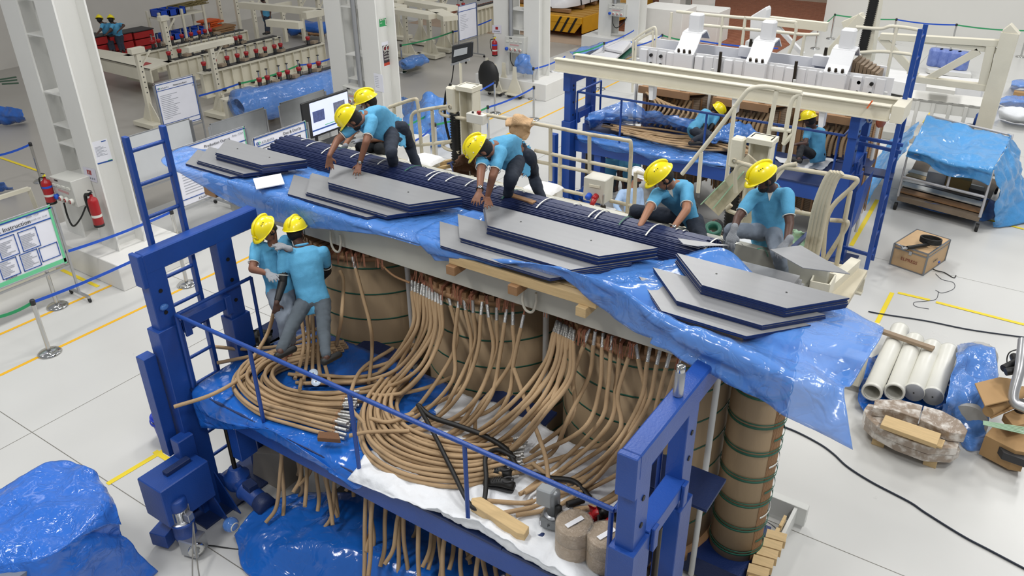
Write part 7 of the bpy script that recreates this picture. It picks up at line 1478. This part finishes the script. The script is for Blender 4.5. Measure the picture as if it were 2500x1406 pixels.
rows=[[C0.lerp(C3,.3)+V((-1.0,.1,-.25)),C0+V((-.9,-.1,-.28)),C0+V((-.5,-.35,-.25))],[C3+V((-.6,0,.3)),C0.lerp(C3,.5)+V((-.55,0,.3)),C0+V((-.4,-.15,.2))],[C3+V((-.15,.1,.8)),C0.lerp(C3,.5)+V((-.1,0,.85)),C0+V((-.08,-.05,.85))]]
solid(obj('blue_tarp',sheet(rows,24,30,.05,3,.5,seed=91),TARP,label='left end of the light blue tarp falling to the floor beside the tall blue ladder',cat='tarp'))
rows=[[F0.lerp(F3,.9),F1.lerp(F2,.9)],[F0.lerp(F3,.5)-V((0,0,.05)),F0.lerp(F3,.5).lerp(F1.lerp(F2,.5),.5)-V((0,0,.15)),F1.lerp(F2,.5)-V((0,0,.03))],[F0+V((0,0,.03)),F0.lerp(F1,.5)+V((0,0,.02)),F1+V((0,0,.03))],[F0-V((.02,.05,.12)),F0.lerp(F1,.5)-V((0,.07,.3)),F1-V((0,.05,.3))]]
rows=[[r[0],r[0].lerp(r[-1],.25),(r[1] if len(r)>2 else r[0].lerp(r[-1],.5)),r[0].lerp(r[-1],.75),r[-1]] for r in rows]
o=solid(obj('blue_tarp',sheet(rows,60,40,.06,3,.5,seed=92),TARP,label='light blue tarp draped over the top of the steel tube cart',cat='tarp'))
rows=[[F1+V((0,0,.03)),F1.lerp(F2,.5)+V((0,0,.02)),F2+V((-.1,0,0))],[F1+V((.15,0,-.4)),F1.lerp(F2,.5)+V((.3,0,-.4)),F2+V((.2,0,-.5))],[C1+V((.2,.1,.1)),C1.lerp(C2,.5)+V((.5,0,.05)),C2+V((.45,0,.0))],[C1+V((.3,.3,-.28)),C1.lerp(C2,.5)+V((.8,-.1,-.28)),C2+V((.8,-.3,-.28))]]
solid(obj('blue_tarp',sheet(rows,30,40,.07,3,.6,seed=93),TARP,label='right end of the light blue tarp hanging down the cart to the floor',cat='tarp'))
rows=[zp(.28,(2190,462),(2240,490),(2310,505),(2385,498)),zp(.12,(2195,472),(2240,502),(2315,520),(2390,508)),[at(2198,480,z=.1),at(2240,506,z=.1),at(2318,524,z=.1),at(2390,515,z=.1)]]
solid(obj('blue_film',sheet(rows,40,12,.04,3,.5,seed=94),FILM,label='blue film fold hanging along the bottom of the cart',cat='plastic film'))
rows=[zp(.3,(2385,490),(2410,485),(2440,495)),zp(.15,(2378,512),(2410,512),(2445,510)),zp(.01,(2374,534),(2405,540),(2440,520))]
solid(obj('blue_bag',sheet(rows,16,16,.05,4,.6,seed=95),FILM,label='blue plastic bag tied to the front wheel corner of the cart',cat='bag'),.01)
# far right frame, table, panels, drums
t=thing('portal_frame','big cream white steel portal frame at the upper right','frame',at(2150,345,z=0)); Y2=21.0
def bb(n,a,b,w_=.16,h_=.16,ya=Y2,yb=None): return obj(n,MB().beam(at(*a,y=ya),at(*b,y=yb or ya),w_,h_),CREAM,t,bev=.006)
bb('main_post',(2468,78),(2384,372),.34,.34); bb('post_foot',(2384,372),(2360,395),.5,.1); bb('top_beam',(2150,88),(2452,106),.18,.14); bb('upper_beam',(2255,100),(2440,125),.1,.1); bb('inner_post',(2420,112),(2398,212),.18,.18); bb('diagonal',(2148,88),(2238,185),.1,.16); bb('diagonal',(2390,124),(2262,195),.1,.16); bb('lower_beam',(2218,190),(2420,215),.2,.14); bb('left_diagonal',(2110,0+40),(2020,140),.26,.26); bb('top_beam',(2060,62),(2110,40),.2,.2); bb('cable_post',(2440,150),(2425,215),.05,.05); bb('post_head',(2460,85),(2480,70),.3,.3)
t=thing('work_table','large white topped low table under the portal frame','table',at(2310,300,z=0)); q=zp(.9,(2215,218),(2422,240),(2402,262),(2205,238)); obj('table_top',MB().prism(q,(0,0,-.06)),mat('table_white','#dcdbd6',.5),t); obj('table_apron',MB().prism([q[3],q[2],q[2]-V((0,0,.3)),q[3]-V((0,0,.3))],(0,.05,0)),GREYP,t)
for k in range(6): a=q[3].lerp(q[2],k/5); obj('table_leg',MB().beam(a-V((0,0,.05)),V((a.x,a.y,0)),.08,.08),GREYP,t)
obj('table_edge_bracket',MB().prism(zp(1.25,(2262,192),(2335,200),(2332,222),(2262,212)),(0,0,-.1)),mat('table_white','#dcdbd6'),t)
obj('low_step',MB().prism(zp(.2,(2160,300),(2378,330),(2372,352),(2155,320)),(0,0,-.2)),mat('step_grey','#b9b8b2',.6),label='long low pale step on the floor behind the tarp covered cart',cat='step',bev=.01)
for k,(q,lab) in enumerate(((((2045,150),(2240,178),(2410,195),(2400,215),(2230,205),(2050,170)),'white wrapped panel stack behind the white table'),(((2230,192),(2330,200),(2328,208),(2232,202)),'clear film packet lying on the white panels'))): obj('panel_stack',MB().prism(zp(.5+.1*k,*q),(0,0,-.4)),mat('panel_white','#e4e4e4',.4,0,.3,6),label=lab,cat='panels',bev=.02)
for k in range(4): b=at(2278+22*k,160+3*k,z=.15); t=thing('wrapped_drum','blue film wrapped drum behind the blue ladder, '+('leftmost','second from left','second from right','rightmost')[k],'drum',b); obj('drum_body',MB().lathe(b,[(0,0),(.2,0),(.215,.03),(.215,.5),(.2,.53),(0,.53)],18),mat('drum_blue','#4a66c0',.3,0,.6,20,.2,8,c2='#8fa4e0'),t); obj('drum_lid',MB().lathe(b,[(.2,.53),(.19,.56),(0,.56)],18),mat('drum_blue','#4a66c0'),t)
obj('drum_pallet',MB().prism(zp(.14,(2262,165),(2368,172),(2372,182),(2268,170)),(0,0,-.12)),GREYP,label='grey pallet under the four blue wrapped drums',cat='pallet')
t=thing('black_screw_mast','cream mast with black bellows screw at the top right','mast',at(2115,200,z=0)); obj('mast_column',MB().beam(at(2140,-10,y=18.5),at(2118,150,y=18.5),.4,.2),CREAM,t)
a=at(2136,-5,y=18.3); b=at(2103,130,y=18.3); pr=[];n=60
m=MB(); 
for k in range(n): p=a.lerp(b,k/n); pr.append((.1 if k%2 else .075,(p-a).length))
m.lathe(a,pr,12,(b-a)); obj('bellows',m,BLACK,t)
for pts,lab in (([(1652,28),(1750,38),(1920,52),(1943,60),(1938,100),(1926,130)],'cream tubular railing behind the clamp frame, upper run'),([(1700,60),(1900,78),(1960,84),(2000,84)],'cream tubular railing behind the clamp frame, middle run'),([(2090,66),(2150,70),(2180,64),(2252,76),(2240,95),(2218,180)],'cream tubular railing left of the blue ladder, upper run'),([(2100,128),(2160,126),(2236,136),(2228,150)],'cream tubular railing left of the blue ladder, middle run')): obj('guard_rail',MB().tube(cr([at(*p,y=18.2) for p in pts],5),.035,8),CREAM,label=lab,cat='railing')
for k,(a,b) in enumerate((((1700,33),(1693,115)),((1765,40),(1757,115)),((1820,40),(1812,118)),((1880,48),(1874,110)),((1965,84),(1955,130)),((2190,66),(2172,160)),((1640,30),(1636,80)))): obj('rail_upright',MB().tube([at(*a,y=18.2),V((at(*a,y=18.2).x,18.2,0))],.035,8),CREAM,label='cream railing upright behind the clamp frame, '+('beside the left arch','second from the left arch','left of the middle arch','right of the middle arch','between middle and right arch','left of the blue ladder','at the left pedestal')[k],cat='railing')
t=thing('white_crane_leg','white machine leg standing between the left and middle arches','machine',at(1845,110,y=19)); obj('leg_plate',MB().prism([at(*p,y=19) for p in ((1832,40),(1870,17),(1873,25),(1870,60),(1850,118),(1828,118))],(0,.3,0)),WHITE,t,bev=.02); obj('leg_diagonal',MB().beam(at(1895,62,y=18.8),at(1960,132,y=18.8),.12,.08),WHITE,t); obj('leg_base',MB().box(at(1845,110,y=19).x-.25,at(1845,110,y=19).x+.15,19,19.3,0,2.7),WHITE,t); obj('leg_beam',MB().beam(at(1880,50,y=18.8),at(2020,66,y=18.8),.15,.18),CREAM,t)
rows=[zp(.4,(2440,240),(2480,235),(2520,240)),zp(.35,(2435,255),(2480,250),(2520,256)),zp(.02,(2428,250),(2470,268),(2520,270))]
solid(obj('blue_film',sheet(rows,16,16,.05,3,.5,seed=97),FILM,label='blue film at the right edge above the white wrapped heap',cat='plastic film'))
rows=[zp(.5,(2440,262),(2480,262),(2520,268)),zp(.35,(2436,275),(2480,285),(2520,290)),zp(.02,(2440,290),(2475,300),(2520,305))]
solid(obj('white_wrap',sheet(rows,16,16,.04,3,.5,seed=98),SACK,label='white wrapped heap at the right edge',cat='wrap'),.02)
rows=[zp(.4,(2470,198),(2490,195),(2520,198)),zp(.3,(2468,210),(2490,212),(2520,212)),zp(.02,(2466,212),(2490,218),(2520,216))]
solid(obj('blue_film',sheet(rows,12,12,.05,3,.5,seed=99),FILM,label='small blue film package at the upper right edge',cat='plastic film'))
c=at(2488,232,z=.1); obj('small_carton',MB().obox(c,V((.15,0,0)),V((0,.12,0)),V((0,0,.1))),CB,label='small yellow brown carton at the upper right edge',cat='box')
t=thing('valve_motor','small grey motor with blue cap at the foot of the big portal post','motor',at(2370,330,z=0)); c=at(2372,318,z=.3); obj('motor_frame',MB().obox(c,V((.3,.05,0)),V((-.05,.25,0)),V((0,0,.1))),mat('pump_grey','#7f8284'),t,bev=.02); obj('blue_cap',MB().lathe(c+V((.1,.1,.1)),[(0,0),(.12,0),(.12,.3),(.08,.36),(0,.36)],16),BLUE,t); obj('motor_base',MB().obox(V((c.x,c.y,.1)),V((.35,0,0)),V((0,.3,0)),V((0,0,.1))),GREYP,t)
fl('cover_strip',[(2420,425),(2520,440)],.03,mat('strip_grey','#8b8a86',.6),'dark grey cable strip on the floor right of the cart','strip')
